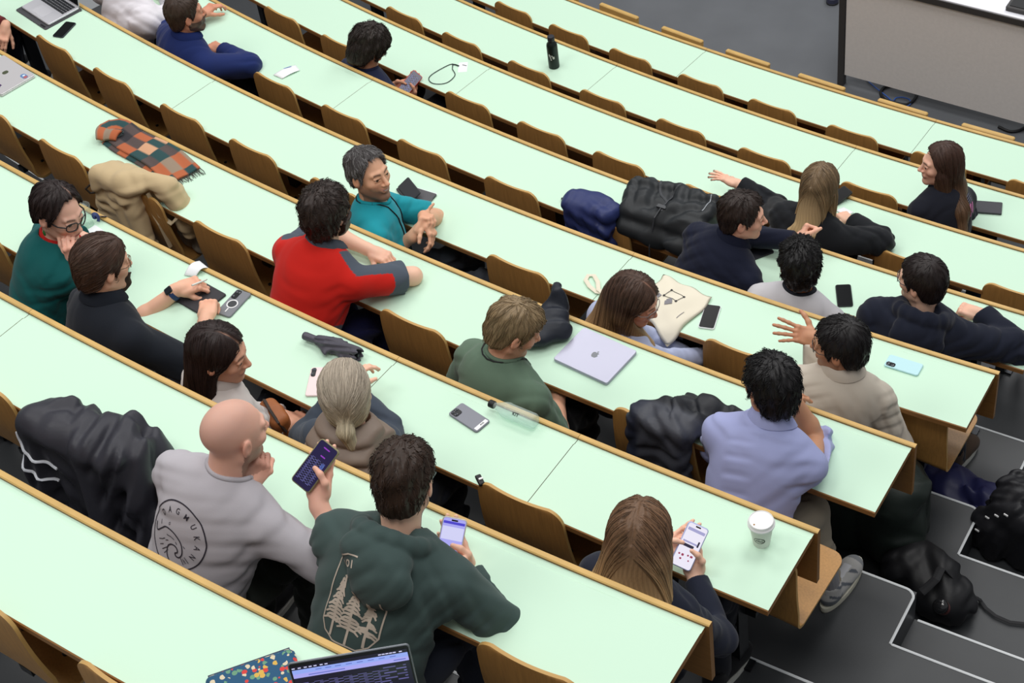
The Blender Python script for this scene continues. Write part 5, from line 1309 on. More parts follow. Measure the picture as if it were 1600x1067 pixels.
mb = MB(); mb.rbox((0, -.008, .0093), (.036, .036, .0006), .0175, n=6); mb.build('back_disc', mat('dark_disc', (52, 54, 58), .4), t)

def laptop_closed(label, k, c4, col, logo=True, dz=.0, H=.016):
    q = [atd(k, x, y, dz) for x, y in c4]; c = sum(q, Vector())/4
    w_ = ((q[1] - q[0]).length + (q[2] - q[3]).length)/2; l_ = ((q[3] - q[0]).length + (q[2] - q[1]).length)/2
    t = thing('laptop', label, 'laptop', (c.x, c.y, ROWZ[k] + DH), heading(q[3], q[2]))
    m = mat('laptop_%d_%d_%d' % tuple(col), col, .35, .5, .55)
    mb = MB(); mb.rbox((0, 0, .005), (w_, l_, .009), .012, n=6, bev=.002); mb.build('base', m, t)
    mb = MB(); mb.rbox((0, 0, .0128), (w_, l_, .0062), .012, n=6, bev=.0018); lid = mb.build('lid', m, t)
    if logo:
        mb = MB(); ol = [(0, -.0155), (.004, -.017), (.009, -.0145), (.0135, -.007), (.0150, -.002), (.0110, .0), (.0098, .0055), (.0130, .0100), (.010, .0135), (.005, .0138), (0, .0118), (-.005, .0138), (-.010, .0128), (-.0145, .008), (-.0155, .0), (-.0135, -.008), (-.009, -.0145), (-.004, -.017)]; n_ = len(ol)
        mb.add([(x, y, z) for z in (.0159, .0163) for x, y in ol], [tuple(range(n_, 2*n_))] + [(i, (i+1) % n_, n_+(i+1) % n_, n_+i) for i in range(n_)]); mb.rbox((.0025, .0185, .0161), (.0055, .009, .0004), .0026, n=4, mat=Matrix.Rotation(-.6, 3, 'Z')); mb.build('emblem', mat('mirror_emblem', (226, 228, 232), .08, .9, .9), lid)
    return t, lid, w_, l_
laptop_closed('closed silver laptop lying in front of the man in sage green', 4, [(917, 517), (997, 553), (948, 603), (860, 562)], (186, 186, 204))
q0 = atd(4, 61, 117, .01); hd_ = heading(atd(4, 9, 84, .01), q0)
t = thing('laptop', 'closed silver laptop with stickers at the left edge below the maroon sweater', 'laptop', (q0.x, q0.y, ROWZ[4] + DH), hd_)
ml = mat('laptop_warm_silver', (205, 202, 204), .4, .5, .35)
mb = MB(); mb.rbox((-.163, -.125, .006), (.31, .215, .011), .012, n=6, bev=.002); mb.build('base', ml, t)
mb = MB(); mb.rbox((-.163, -.125, .0155), (.31, .215, .006), .012, n=6, bev=.0018); lid = mb.build('lid', ml, t)
mb = MB(); mb.rbox((-.045, -.062, .0188), (.052, .030, .0006), .0145, n=6); sk_ = mb.build('sticker', mat('sticker_blue', (92, 128, 176), .5), lid)
mb = MB(); mb.rbox((-.032, -.062, .0194), (.020, .022, .0004), .008, n=5); mb.build('sticker_print', mat('sticker_red', (176, 96, 100), .5), sk_)
mb = MB(); mb.rbox((-.052, -.060, .0194), (.014, .016, .0004), .007, n=5); mb.build('sticker_print', mat('sticker_pale', (210, 226, 236), .5), sk_)
mb = MB(); mb.rbox((-.163, -.105, .0188), (.030, .034, .0005), .014, n=6); mb.build('emblem', mat('dark_emblem', (76, 82, 62), .3), lid)
mb = MB(); mb.box((-.105, -.198, .0188), (.07, .008, .0006)); mb.box((-.085, -.190, .0188), (.018, .016, .0006)); mb.box((-.118, -.206, .0188), (.02, .012, .0006)); mb.build('sticker', mat('sticker_violet', (58, 30, 86), .5), lid)

# open laptop, top left corner
q = [atd(5, x, y, .012) for x, y in ((30, 14), (72, 42), (128, 11), (86, -16))]
c = sum(q, Vector())/4; hh_ = heading(q[0], q[1])
t = thing('laptop', 'open silver laptop in the top left corner by the maroon sweater', 'laptop', (c.x, c.y, ROWZ[5] + DH), hh_)
ms = mat('laptop_silver', (206, 206, 212), .4, .5, .3)
mb = MB(); mb.rbox((0, 0, .014), (.31, .22, .013), .012, n=6, bev=.003); b_ = mb.build('base', ms, t)
mb = MB()
for i in range(5):
    for j in range(13): mb.rbox((-.126 + j*.021, .012 + i*.0185, .0213), (.0185, .0162, .0014), .002, n=2)
mb.build('keyboard', mat('black_keys', (40, 42, 46), .5), b_)
mb = MB(); mb.rbox((0, -.055, .0207), (.125, .078, .0006), .004, n=3); mb.build('trackpad', mat('trackpad', (196, 196, 202), .35), b_)
mb = MB(); R_ = Matrix.Rotation(rad(78), 3, 'X'); mb.rbox(Vector((0, .11, .02)) + R_ @ Vector((0, .105, 0)), (.31, .21, .006), .010, n=5, mat=R_, bev=.0015); ld = mb.build('lid', ms, t)
mb = MB(); mb.rbox(Vector((0, .11, .02)) + R_ @ Vector((0, .105, .0036)), (.298, .196, .0008), .006, n=4, mat=R_); mb.build('screen', M_SCREEN, ld)
t2 = thing('laptop_sleeve', 'dark grey laptop sleeve under the open laptop', 'laptop sleeve', (c.x, c.y, ROWZ[5] + DH), hh_)
mb = MB(); mb.rbox((-.005, -.012, .003), (.345, .262, .006), .012, n=5, bev=.002); mb.build('felt', mat('charcoal_felt', (74, 74, 78), .9), t2)
mb = MB(); mb.rbox((.12, -.13, .0065), (.05, .012, .001), .002, n=2); mb.build('tab', M_BLACK, t2)

# laptop at the bottom edge, its screen turned to the viewer
a_ = at(452, 1031, ROWZ[1] + DH + .245); b_ = at(633, 1001, ROWZ[1] + DH + .245)
hx = (b_ - a_); hx.z = 0; sc_w = hx.length; hx.normalize(); nrm_ = Vector((hx.y, -hx.x, 0))
mid = (a_ + b_)/2; lean = (nrm_*-.18 + UPV*.984).normalized()
t = thing('laptop', 'laptop with a dark lit screen at the bottom edge', 'laptop', (mid.x, mid.y, ROWZ[1] + DH), math.atan2(hx.y, hx.x))
inv = t.matrix_basis.inverted() if False else Matrix.Rotation(-math.atan2(hx.y, hx.x), 4, 'Z')
LW_ = max(.30, min(.36, sc_w)); LH_ = .225
up_l = Vector((0, .18, .984)).normalized(); R_ = Matrix(((1, 0, 0), (0, up_l.y, -up_l.z), (0, up_l.z, up_l.y)))   # local x, along the screen's height, out of the screen
org_l = Vector((0, -.18*.25, .018))
mb = MB(); mb.rbox(org_l + R_ @ Vector((0, LH_/2, 0)), (LW_, LH_, .006), .010, n=6, mat=R_, bev=.0015); lid = mb.build('lid', mat('space_grey', (120, 124, 130), .4, .5, .4), t)
mb = MB(); mb.rbox(org_l + R_ @ Vector((0, LH_/2, .0035)), (LW_ - .006, LH_ - .006, .0008), .008, n=6, mat=R_); mb.build('bezel', M_BLACK, lid)
def scr(x0, y0, x1, y1, z, m, nm='screen'):
    mb = MB(); mb.rbox(org_l + R_ @ Vector(((x0 + x1)/2*LW_, (y0 + y1)/2*LH_, z)), (abs(x1 - x0)*LW_, abs(y1 - y0)*LH_, .0003), .001, n=2, mat=R_); return mb
E_DARK = mat('screen_dark', (14, 12, 26), .3, emit=((20, 17, 34), 1.)); E_BAR = mat('screen_bar', (20, 20, 30), .3, emit=((150, 172, 246), .95)); E_BAR2 = mat('screen_bar_violet', (20, 20, 30), .3, emit=((172, 170, 244), .95)); E_TXT = mat('screen_text', (20, 20, 30), .3, emit=((120, 116, 176), .8)); E_WHT = mat('screen_white', (20, 20, 30), .3, emit=((214, 214, 250), .95))
sd = scr(-.475, .02, .475, .945, .0042, E_DARK).build('screen', E_DARK, lid)
mb = scr(-.475, .835, .475, .895, .0046, 0); mb.build('tab_bar', E_BAR, sd)
mb = scr(-.475, .775, .475, .835, .0046, 0); mb.build('address_bar', E_BAR2, sd)
mb = MB(); rg = random.Random(4)
def bar(mb, x, y, w__, h__): 
    mb.rbox(org_l + R_ @ Vector((x*LW_, y*LH_, .0048)), (w__*LW_, h__*LH_, .0003), .0004, n=1, mat=R_)
for x in (-.46, -.41, -.36, -.32, -.28, -.23, -.19, .25, .28, .31, .34, .37, .42): bar(mb, x, .92, .025, .014)
mb.build('menu_text', E_WHT, sd)
mb = MB()
for x in (-.26, -.18, -.1, -.01, .08, .17, .26, .35): bar(mb, x, .866, .05, .010)
bar(mb, -.2, .805, .3, .012); bar(mb, .4, .805, .1, .012)
mb.build('bar_text', mat('screen_blue', (20, 20, 30), .3, emit=((96, 110, 200), .9)), sd)
mb = scr(-.42, .36, .30, .70, .0046, 0); mb.build('page', lines_mat('screen_page', (14, 12, 26), (108, 104, 168), (9, 17, 1), True), sd)
mb = scr(.22, .50, .44, .74, .0047, 0); mb.build('side_panel', lines_mat('screen_side', (14, 12, 26), (96, 92, 150), (2, 6, 1), True), sd)
mb = MB(); mb.rbox((0, -.02 + .13, .009), (LW_, .235, .014), .012, n=6, bev=.003, mat=None); 
mb.v = [Vector((v_.x, -(v_.y) , v_.z)) for v_ in mb.v]; mb.f = [tuple(reversed(f_)) for f_ in mb.f]; mb.build('base', mat('space_grey', (120, 124, 130)), t)
# patterned pouch
a_ = atd(1, 398, 1070, .0); b_ = atd(1, 455, 1050, .0)
t = thing('pouch', 'blue pouch with a colourful pattern at the bottom edge beside the laptop', 'pouch', ((a_.x + b_.x)/2 - .02, (a_.y + b_.y)/2 - .045, ROWZ[1] + DH), heading(a_, b_))
M_POUCH = mat('patterned_cotton', (38, 84, 116), .8)
nt = M_POUCH.node_tree; bs = nt.nodes['Principled BSDF']; tc = nt.nodes.new('ShaderNodeTexCoord'); vo = nt.nodes.new('ShaderNodeTexVoronoi'); vo.inputs['Scale'].default_value = 74; rp = nt.nodes.new('ShaderNodeValToRGB'); rp.color_ramp.interpolation = 'CONSTANT'
vs = nt.nodes.new('ShaderNodeSeparateColor'); nt.links.new(tc.outputs['Object'], vo.inputs['Vector']); nt.links.new(vo.outputs['Color'], vs.inputs[0]); nt.links.new(vs.outputs[0], rp.inputs[0])
els = rp.color_ramp.elements; els[0].position = 0; els[0].color = (*srgb((36, 82, 116)), 1); els[1].position = .52; els[1].color = (*srgb((214, 198, 168)), 1)
for pos, cc in ((.68, (206, 62, 58)), (.78, (210, 170, 80)), (.88, (104, 150, 120))): e_ = els.new(pos); e_.color = (*srgb(cc), 1)
dist = nt.nodes.new('ShaderNodeMath'); dist.operation = 'LESS_THAN'; dist.inputs[1].default_value = .56; nt.links.new(vo.outputs['Distance'], dist.inputs[0])
mx = nt.nodes.new('ShaderNodeMix'); mx.data_type = 'RGBA'; mx.inputs['A'].default_value = (*srgb((36, 82, 116)), 1); nt.links.new(dist.outputs[0], mx.inputs['Factor']); nt.links.new(rp.outputs[0], mx.inputs['B']); nt.links.new(mx.outputs['Result'], bs.inputs['Base Color'])
mb = MB(); mb.rbox((0, 0, .016), (.24, .15, .032), .02, n=5, bev=.012); shade_auto(mb.build('fabric', M_POUCH, t), 40)
mb = MB(); mb.tube([(-.11, .076, .018), (.11, .076, .018)], .003, 6); mb.build('zip', mat('zip_navy', (40, 50, 80), .5), t)

# cup, bottles
q = atd(3, 1190, 847, .0)
t = thing('coffee_cup', 'white lidded paper coffee cup at the aisle end of the desk', 'cup', q)
mb = MB(); mb.lathe([(.0285, 0), (.0290, .002), (.0405, .098), (.0418, .1), (.0415, .102)], 40); cu = mb.build('paper_cup', mat('cup_paper', (226, 226, 220), .6), t); shade_auto(cu, 40)
mb = MB(); mb.lathe([(.0455, .097), (.0462, .100), (.0462, .104), (.0440, .107), (.0425, .109), (.0415, .118), (.0395, .1195), (.0375, .117), (.034, .1165), (.0005, .1165)], 40); ld = mb.build('lid', mat('white_plastic_lid', (244, 244, 244), .35), t); shade_auto(ld, 35)
cd = (CAM_POS - q); an = math.atan2(cd.y, cd.x)
mb = MB(); mb.lathe([(.0032, .1166), (.0032, .1172)], 10, base=(.030*math.cos(an - .9), .030*math.sin(an - .9), .0)); mb.build('sip_hole', mat('coffee_stain', (150, 104, 40), .4), ld)
def on_cup(x, z):
    rr = .0285 + (.0405 - .0285)*z/.098 + .0005; a_ = an - .22 + x/rr; return Vector((rr*math.cos(a_), rr*math.sin(a_), z))
mb = MB(); mb.tube([on_cup(.019*math.cos(2*math.pi*i/30), .046 + .0145*math.sin(2*math.pi*i/30)) for i in range(31)], .0008, 5, caps=False)
mb.tube([on_cup(.0175*math.cos(a_), .046 + .0130*math.sin(a_)) for a_ in [rad(-70 + 130*i/12) for i in range(13)]], .0014, 5)
v, f = text_mesh('Nait', .0145, .0003); mb.add([on_cup(x.x, .045 + x.y) for x in v], f); mb.add([on_cup(x.x*.55 - .002, .0545 + x.y*.45) for x in text_mesh('the', .0145, .0003)[0]], text_mesh('the', .0145, .0003)[1]); mb.build('printed_emblem', mat('grey_ink', (70, 76, 70), .6), cu)
q = atd(8, 866, 104, .0)
t = thing('water_bottle', 'matt black water bottle standing on a desk near the front', 'bottle', q)
mb = MB(); mb.lathe([(.033, 0), (.0355, .003), (.0355, .165), (.033, .180), (.022, .195), (.0195, .200), (.0195, .205)], 32); bo = mb.build('body', mat('bottle_black', (18, 30, 28), .38), t); shade_auto(bo, 35)
mb = MB(); mb.lathe([(.0225, .203), (.0232, .206), (.0232, .232), (.021, .236), (.001, .237)], 28); cp = mb.build('cap', mat('cap_black', (40, 40, 48), .4), t); shade_auto(cp, 35)
an = math.atan2((CAM_POS - q).y, (CAM_POS - q).x)
def on_bot(x, z): a_ = an - .30 + x/.0358; return Vector((.0359*math.cos(a_), .0359*math.sin(a_), z))
mb = MB()
for i in range(4): mb.tube([on_bot(-.018 + .003*i, .112 - .012*i + .004*math.sin(i)), on_bot(-.006 + .002*i, .106 - .011*i)], .0026, 5, flat=.5)
mb.tube([on_bot(-.014, .118), on_bot(-.004, .078)], .0024, 5, flat=.5)
v, f = text_mesh("'s", .034, .0016); mb.add([on_bot(x.x + .010, .094 + x.y) for x in v], f); mb.build('printed_mark', mat('white_ink', (220, 222, 214), .6), bo)
# clear plastic bottle lying along the wooden lip
a_ = atd(3, 768, 631, .034); b_ = atd(3, 838, 660, .034)
t = thing('plastic_bottle', 'clear crumpled plastic bottle with black cap lying along the wooden edge', 'bottle', a_, heading(a_, b_))
L_ = max(.19, (b_ - a_).length); M_PET = thin_glass('clear_plastic', (240, 248, 246), .22)
def lath_x(prof, n=24, cr=.0):
    mb = MB(); v = []; f = []
    for i, (r_, x) in enumerate(prof):
        for j in range(n): rr = r_*(1 + cr*math.sin(5*j*2*math.pi/n + i*2.1)*(.4 + .6*math.sin(i*1.7)**2)); v.append((x, rr*math.cos(2*math.pi*j/n), rr*math.sin(2*math.pi*j/n)))
    for i in range(len(prof)-1):
        for j in range(n): f.append((i*n+j, (i+1)*n+j, (i+1)*n+(j+1) % n, i*n+(j+1) % n))
    f.append(tuple(range(n))); f.append(tuple((len(prof)-1)*n + n-1-j for j in range(n))); mb.add(v, f); return mb
bo = lath_x([(.012, .012), (.013, .022), (.016, .03), (.024, .045), (.030, .062), (.0315, .075), (.0305, .09), (.0315, .105), (.030, .12), (.031, L_-.045), (.0315, L_-.03), (.0305, L_-.012), (.024, L_-.002), (.010, L_ - .008)], 30, .06).build('bottle_body', M_PET, t, True)
lath_x([(.0145, -.008), (.0152, -.005), (.0152, .012), (.0142, .014)], 24).build('cap', M_BLACK, t)
mb = MB(); v, f = text_mesh('KIT', .018, .0006); an = math.atan2((CAM_POS - a_).z, -(CAM_POS - a_).length*.6)
mb.add([(x.x + L_*.62, -.0318*math.cos(rad(50) + x.y/.032), .0318*math.sin(rad(50) + x.y/.032)) for x in v], f); mb.build('printed_mark', mat('dark_ink', (40, 48, 46), .6), bo)
# folded umbrella
a_ = atd(3, 474, 524, .025); b_ = atd(3, 556, 553, .03)
t = thing('umbrella', 'folded dark grey umbrella lying above the ponytail', 'umbrella', (a_.x, a_.y, ROWZ[3] + DH), heading(a_, b_)); L_ = max(.2, (b_ - a_).length)
lath_x([(.010, 0), (.0155, .004), (.017, .012), (.0155, .075), (.014, .08)], 20).build('handle', mat('umbrella_handle', (74, 72, 82), .45), t)
U = Field((.05, -.075, -.05), (L_ + .03, .075, .06), .0035)
U.cone((.075, 0, 0), (L_*.55, 0, .0), .018, .024, .01); U.cone((L_*.55, 0, 0), (L_, 0, .002), .024, .030, .01)
for (x0, x1, y0, y1, z0, z1) in ((.085, .125, .02, .038, .0, .004), (.10, .14, -.02, -.045, .0, -.008), (.12, .15, -.03, -.03, .01, -.01), (.13, .16, .02, .034, .01, .006), (.15, .19, .022, .034, .0, .008), (L_*.7, L_*.8, -.02, -.032, .0, -.004)):
    U.cone((x0, y0*.4, z0), (x1, y1, z1), .014, .006, .012)
U.op(lambda X, Y, Z: .0035*np.sin(7*np.arctan2(Z, Y) + 60*X) + 0*X, U.lo, U.lo + np.array(U.n)*U.vox, 0, 'a', pad=0)
U.cone((L_ - .012, 0, .002), (L_ + .03, 0, .003), .022, .022, .004, 's')
V, Q = U.mesh(); V[:, 2] += .028
np_obj('canopy', V, Q, M_NYLON, t, np.tile(lin((72, 70, 80)), (len(V), 1)))
lath_x([(.004, L_ - .02), (.004, L_ + .004), (.007, L_ + .006), (.006, L_ + .012)], 10).build('tip', M_STEEL, t)
for nm in ('handle', 'tip'):
    for c_ in t.children:
        if c_.name.split('.')[0] == nm: c_.location.z = .026
# tablet and pen under the hands
q = [atd(3, x, y, .005) for x, y in ((271, 471), (311, 434), (355, 461), (315, 493))]; c = sum(q, Vector())/4
t = thing('tablet', 'black tablet cover under the hands of the black polo man', 'tablet', (c.x, c.y, ROWZ[3] + DH), heading(q[3], q[2]) )
mb = MB(); mb.rbox((0, 0, .005), ((q[2]-q[3]).length*1.0, (q[3]-q[0]).length, .010), .006, n=4, bev=.002); mb.build('cover', mat('charcoal_cover', (52, 50, 54), .7), t)
mb = MB(); mb.rbox((.02, .02, .0104), (.05, .018, .0006), .002, n=2); mb.build('patch', mat('grey_patch', (92, 92, 96), .7), t)
a_ = atd(3, 300, 446, .085); b_ = atd(3, 322, 437, .055)
t = thing('pen', 'white pen held over the black tablet', 'pen', a_); mb = MB(); mb.tube([(0, 0, 0), b_ - a_], .0042, 8); mb.build('barrel', mat('white_ink', (220, 222, 214)), t); mb = MB(); mb.tube([(b_ - a_), (b_ - a_)*1.08], [.003, .001], 8); mb.build('tip', M_BLACK, t)
# papers and badges
M_PAPER = mat('white_paper', (236, 238, 240), .7)
def paper(label, k, c4, name='paper', cat='paper', lift=0.002, fold=0.):
    q = [atd(k, x, y, 0) for x, y in c4]; c = sum(q, Vector())/len(q)
    t = thing(name, label, cat, c); n_ = 8; mb = MB(); v = []
    for s_ in (0, 1):
        for i in range(n_ + 1):
            for j in range(n_ + 1):
                u, w_ = i/n_, j/n_
                p_ = (q[0]*(1-u) + q[1]*u)*(1-w_) + (q[3]*(1-u) + q[2]*u)*w_ - c
                p_.z = lift + fold*abs(math.sin(math.pi*u*1.0)) + .0015*math.sin(5*u + 3*w_) - .0008*s_ + .002; v.append(p_)
    N1 = (n_+1)**2; f = []
    for i in range(n_):
        for j in range(n_):
            a = i*(n_+1)+j; f.append((a, a+n_+1, a+n_+2, a+1)); f.append((N1+a, N1+a+1, N1+a+n_+2, N1+a+n_+1))
    for i in range(n_):
        for a, b in ((i, i+1), (n_*(n_+1)+i+1, n_*(n_+1)+i), ((i+1)*(n_+1), i*(n_+1)), (i*(n_+1)+n_, (i+1)*(n_+1)+n_)): f.append((a, b, N1+b, N1+a))
    mb.add(v, f); o = mb.build('sheet', M_PAPER, t, True); return t, o, c
t, o, c = paper('folded white paper on the desk below the navy blazer', 6, [(427, 118), (462, 102), (469, 111), (441, 124)], fold=.008)
mb = MB(); pa, pb = atd(6, 444, 110, .0) - c, atd(6, 456, 106, .0) - c
mb.tube([Vector((pa.x, pa.y, .013)), Vector((pb.x, pb.y, .013))], .003, 5, flat=.2); mb.build('printed_line', mat('blue_ink', (104, 130, 190), .6), o)
paper('crumpled white paper strip at the wooden edge above the blue watch', 3, [(288, 431), (312, 408), (326, 420), (306, 434)], fold=.02)
paper('white paper slip beside the black sleeve of the blonde woman', 7, [(1306, 330), (1318, 324), (1334, 333), (1322, 338)])
def lanyard(label, k, loop, tail, badge, w_=.003, col=(30, 44, 44)):
    q = [atd(k, x, y, .004) for x, y in loop]; c = sum(q, Vector())/len(q)
    t = thing('lanyard', label, 'lanyard', c)
    out = []; n = len(q)
    for i in range(n):
        p0, p1, p2, p3 = q[(i-1) % n], q[i], q[(i+1) % n], q[(i+2) % n]
        for j in range(6):
            s_ = j/6; out.append(.5*((2*p1) + (p2-p0)*s_ + (2*p0-5*p1+4*p2-p3)*s_*s_ + (3*p1-p0-3*p2+p3)*s_**3) - c)
    out.append(out[0]); mb = MB(); mb.tube(out, w_, 6, caps=False, flat=.5); mb.tube([atd(k, x, y, .005) - c for x, y in tail], w_*1.6, 6, flat=.5); mb.build('cord', mat('cord_%d_%d_%d' % tuple(col), col, .6), t)
    b = [atd(k, x, y, .0) for x, y in badge]; bc = sum(b, Vector())/4
    mb = MB(); mb.rbox(bc - c + Vector((0, 0, -.001)), ((b[1]-b[0]).length, (b[2]-b[1]).length, .003), .003, n=3, mat=Matrix.Rotation(heading(b[0], b[1]), 3, 'Z')); bo = mb.build('badge', M_PAPER, t)
    mb = MB(); mb.rbox(bc - c + Vector((0, .02, .0008)), (.03, .006, .0006), .001, n=1); mb.build('printed_line', mat('grey_ink', (70, 76, 70)), bo)
lanyard('black cord lanyard with white badge lying on the desk right of the red phone', 7, [(706, 100), (690, 107), (674, 117), (670, 124), (676, 130), (690, 131), (702, 127), (711, 117), (707, 108)], [(706, 100), (712, 101), (717, 103)], [(716, 98), (730, 97), (731, 112), (716, 113)])
# clear cup, ribbon lanyard by the teal sweater
q = atd(3, 138, 352, 0)
t = thing('plastic_cup', 'clear plastic cup behind the face of the woman in teal', 'cup', q); mb = MB(); mb.lathe([(.026, .0), (.027, .002), (.036, .105), (.038, .107), (.036, .109), (.0345, .104), (.0255, .005)], 28); mb.build('cup', thin_glass('clear_cup', (246, 250, 248), .10), t, True)
q = [atd(3, x, y, .003) for x, y in ((132, 362), (150, 352), (163, 362), (146, 373))]; c = sum(q, Vector())/4
t = thing('badge', 'white name badge with a looped navy ribbon beside the woman in teal', 'badge', c, heading(q[3], q[2]))
mb = MB(); mb.rbox((0, 0, .0), ((q[2]-q[3]).length, (q[3]-q[0]).length, .003), .004, n=3); mb.build('card', M_PAPER, t)
rb = []; 
for i in range(22): a_ = -.6 + 4.9*i/21; rb.append((.028 + .020*math.cos(a_) + .002*i, .03 + .002*i, .024 + .020*math.sin(a_)))
rb += [(.06 + .01*i, .07 - .012*i, .014 - .002*i) for i in range(4)]
mb = MB(); mb.tube(rb, .0085, 8, flat=.15, up=(0, 1, 0)); mb.build('ribbon', mat('navy_ribbon', (48, 62, 112), .6), t)
# notebook and pouch by the turquoise man, dark notebook by the long-haired man
q = [atd(5, x, y, .006) for x, y in ((636, 300), (648, 302), (666, 308), (656, 320))]
t = thing('notebook', 'dark grey notebook lying behind the hands of the turquoise man', 'notebook', atd(5, 655, 309, 0), heading(atd(5, 655, 319, 0), atd(5, 666, 307, 0)))
mb = MB(); mb.rbox((0, 0, .007), (.10, .15, .012), .005, n=3, bev=.002); mb.build('cover', mat('grey_cover', (84, 82, 86), .6), t); mb = MB(); mb.rbox((.002, -.002, .007), (.1005, .146, .008), .003, n=2); mb.build('pages', M_PAPER, t)
t = thing('phone_wallet', 'black folded phone wallet leaning on the grey notebook', 'wallet', atd(5, 641, 304, 0), heading(atd(5, 634, 292, 0), atd(5, 650, 312, 0)))
mb = MB(); mb.rbox((0, 0, .030), (.15, .075, .010), .008, n=4, bev=.003, mat=Matrix.Rotation(rad(28), 3, 'X')); mb.build('flap', mat('black_leather', (50, 50, 54), .5), t); mb = MB(); mb.rbox((0, -.006, .006), (.15, .078, .011), .008, n=4, bev=.003); mb.build('case', mat('black_leather', (50, 50, 54)), t)
q = [atd(8, x, y, .0) for x, y in ((1538, 317), (1563, 320), (1556, 335), (1530, 333))]; c = sum(q, Vector())/4
t = thing('notebook', 'dark notebook lying behind the back of the long-haired man', 'notebook', c, heading(q[3], q[2])); mb = MB(); mb.rbox((-.01, 0, .007), (.15, .10, .013), .006, n=3, bev=.002); mb.build('cover', mat('anthracite_cover', (62, 62, 68), .6), t); mb = MB(); mb.rbox((-.01, -.001, .007), (.1505, .097, .008), .003, n=2); mb.build('pages', mat('dark_pages', (40, 40, 44), .7), t)
t = thing('phone', 'dark phone leaning by the face of the blonde woman', 'phone', atd(7, 1310, 312, 0), rad(-30)); mb = MB(); mb.rbox((0, 0, .02), (.075, .14, .010), .009, n=4, mat=Matrix.Rotation(rad(14), 3, 'X')); mb.build('case', M_BLACK, t); mb = MB(); mb.rbox((0, 0, .0255), (.068, .132, .001), .007, n=4, mat=Matrix.Rotation(rad(14), 3, 'X')); mb.build('screen', M_SCREEN, t)

# ------------------------------------------------------------------ held phones
def held(center, up_dir, normal):
    u = Vector(up_dir).normalized(); n = Vector(normal); n = (n - u*n.dot(u)).normalized(); x = u.cross(n)
    M = Matrix(((x.x, u.x, n.x, center.x), (x.y, u.y, n.y, center.y), (x.z, u.z, n.z, center.z), (0, 0, 0, 1))); return M
def hold(o, s, off=(0.0, .085, -.020), tilt=0.):
    a = o.A[s]; f = a['d'].normalized(); u = (a['n'] - f*a['n'].dot(f)).normalized(); r_ = f.cross(u)
    return a['W'] + r_*off[0]*s + f*off[1] + u*off[2], f, u, r_
E_PHONE = mat('lit_screen_violet', (20, 16, 40), .15, emit=((28, 22, 56), 1.))
E_PWHITE = mat('lit_screen_white', (30, 30, 34), .15, emit=((236, 232, 246), 1.))
def screen_bits(t, sc_, bits, d_=.009):
    for nm, m, rects in bits:
        mb = MB()
        for (x, y, w_, h_) in rects: mb.rbox((x, y, d_ + .0014), (w_, h_, .0004), .001, n=1)
        mb.build(nm, m, sc_)
t, s_ = phone('lit phone with violet screen held up by the man with shaved head', 2, None, None, (134, 128, 92), mtx=held(*PH['shaved']), screen=E_PHONE, size=(.076, .162, .011))
screen_bits(t, s_, [('page', lines_mat('phone_page', (20, 16, 42), (110, 108, 180), (4, 22, 1)), [(-.002, -.020, .056, .085)]), ('accent', mat('screen_magenta', (30, 16, 40), .2, emit=((150, 60, 190), .9)), [(.0, .062, .024, .004), (.004, .036, .018, .004)]), ('image', mat('screen_sky', (20, 24, 40), .2, emit=((110, 140, 226), .9)), [(.02, .01, .012, .018)])], .011)
t, s_ = phone('white-cased phone with a bright screen held by the long-haired woman', 3, None, None, (178, 186, 226), mtx=held(*PH['whitephone']), screen=E_PWHITE, size=(.074, .155, .010))
screen_bits(t, s_, [('header', mat('screen_lilac', (30, 30, 40), .2, emit=((172, 170, 214), .9)), [(0, .055, .06, .010), (-.004, .012, .05, .006)]), ('notch', M_BLACK, [(0, .069, .018, .005)]), ('banner', mat('screen_ink', (20, 20, 26), .2, emit=((50, 46, 70), .8)), [(-.006, .0, .04, .010), (.024, .016, .006, .02)]),
    ('icons', mat('screen_rose', (30, 20, 24), .2, emit=((170, 70, 100), .8)), [(-.022, -.034, .006, .006), (-.01, -.034, .008, .008), (.008, -.030, .006, .006), (.02, -.030, .009, .007), (-.012, -.048, .007, .006), (.016, -.046, .005, .005)])], .010)
t, s_ = phone('phone with violet and white screen half hidden behind the hooded sweatshirt', 2, None, None, (196, 190, 180), mtx=held(*PH['hooded']), screen=E_BAR2, size=(.076, .158, .010))
screen_bits(t, s_, [('notch', M_BLACK, [(0, .070, .020, .005)]), ('header', mat('screen_indigo', (20, 20, 60), .2, emit=((78, 70, 200), .95)), [(0, .062, .066, .008)]), ('page', E_WHT, [(0, .030, .066, .04)])], .010)
t, s_ = phone('phone in a red case held by the wavy-haired man', 7, None, None, (206, 50, 44), mtx=held(*PH['wavy']), screen=E_PHONE, size=(.076, .155, .011))
screen_bits(t, s_, [('page', lines_mat('phone_page_blue', (20, 16, 42), (90, 92, 170), (3, 14, 1)), [(0, .0, .052, .11)])], .011)

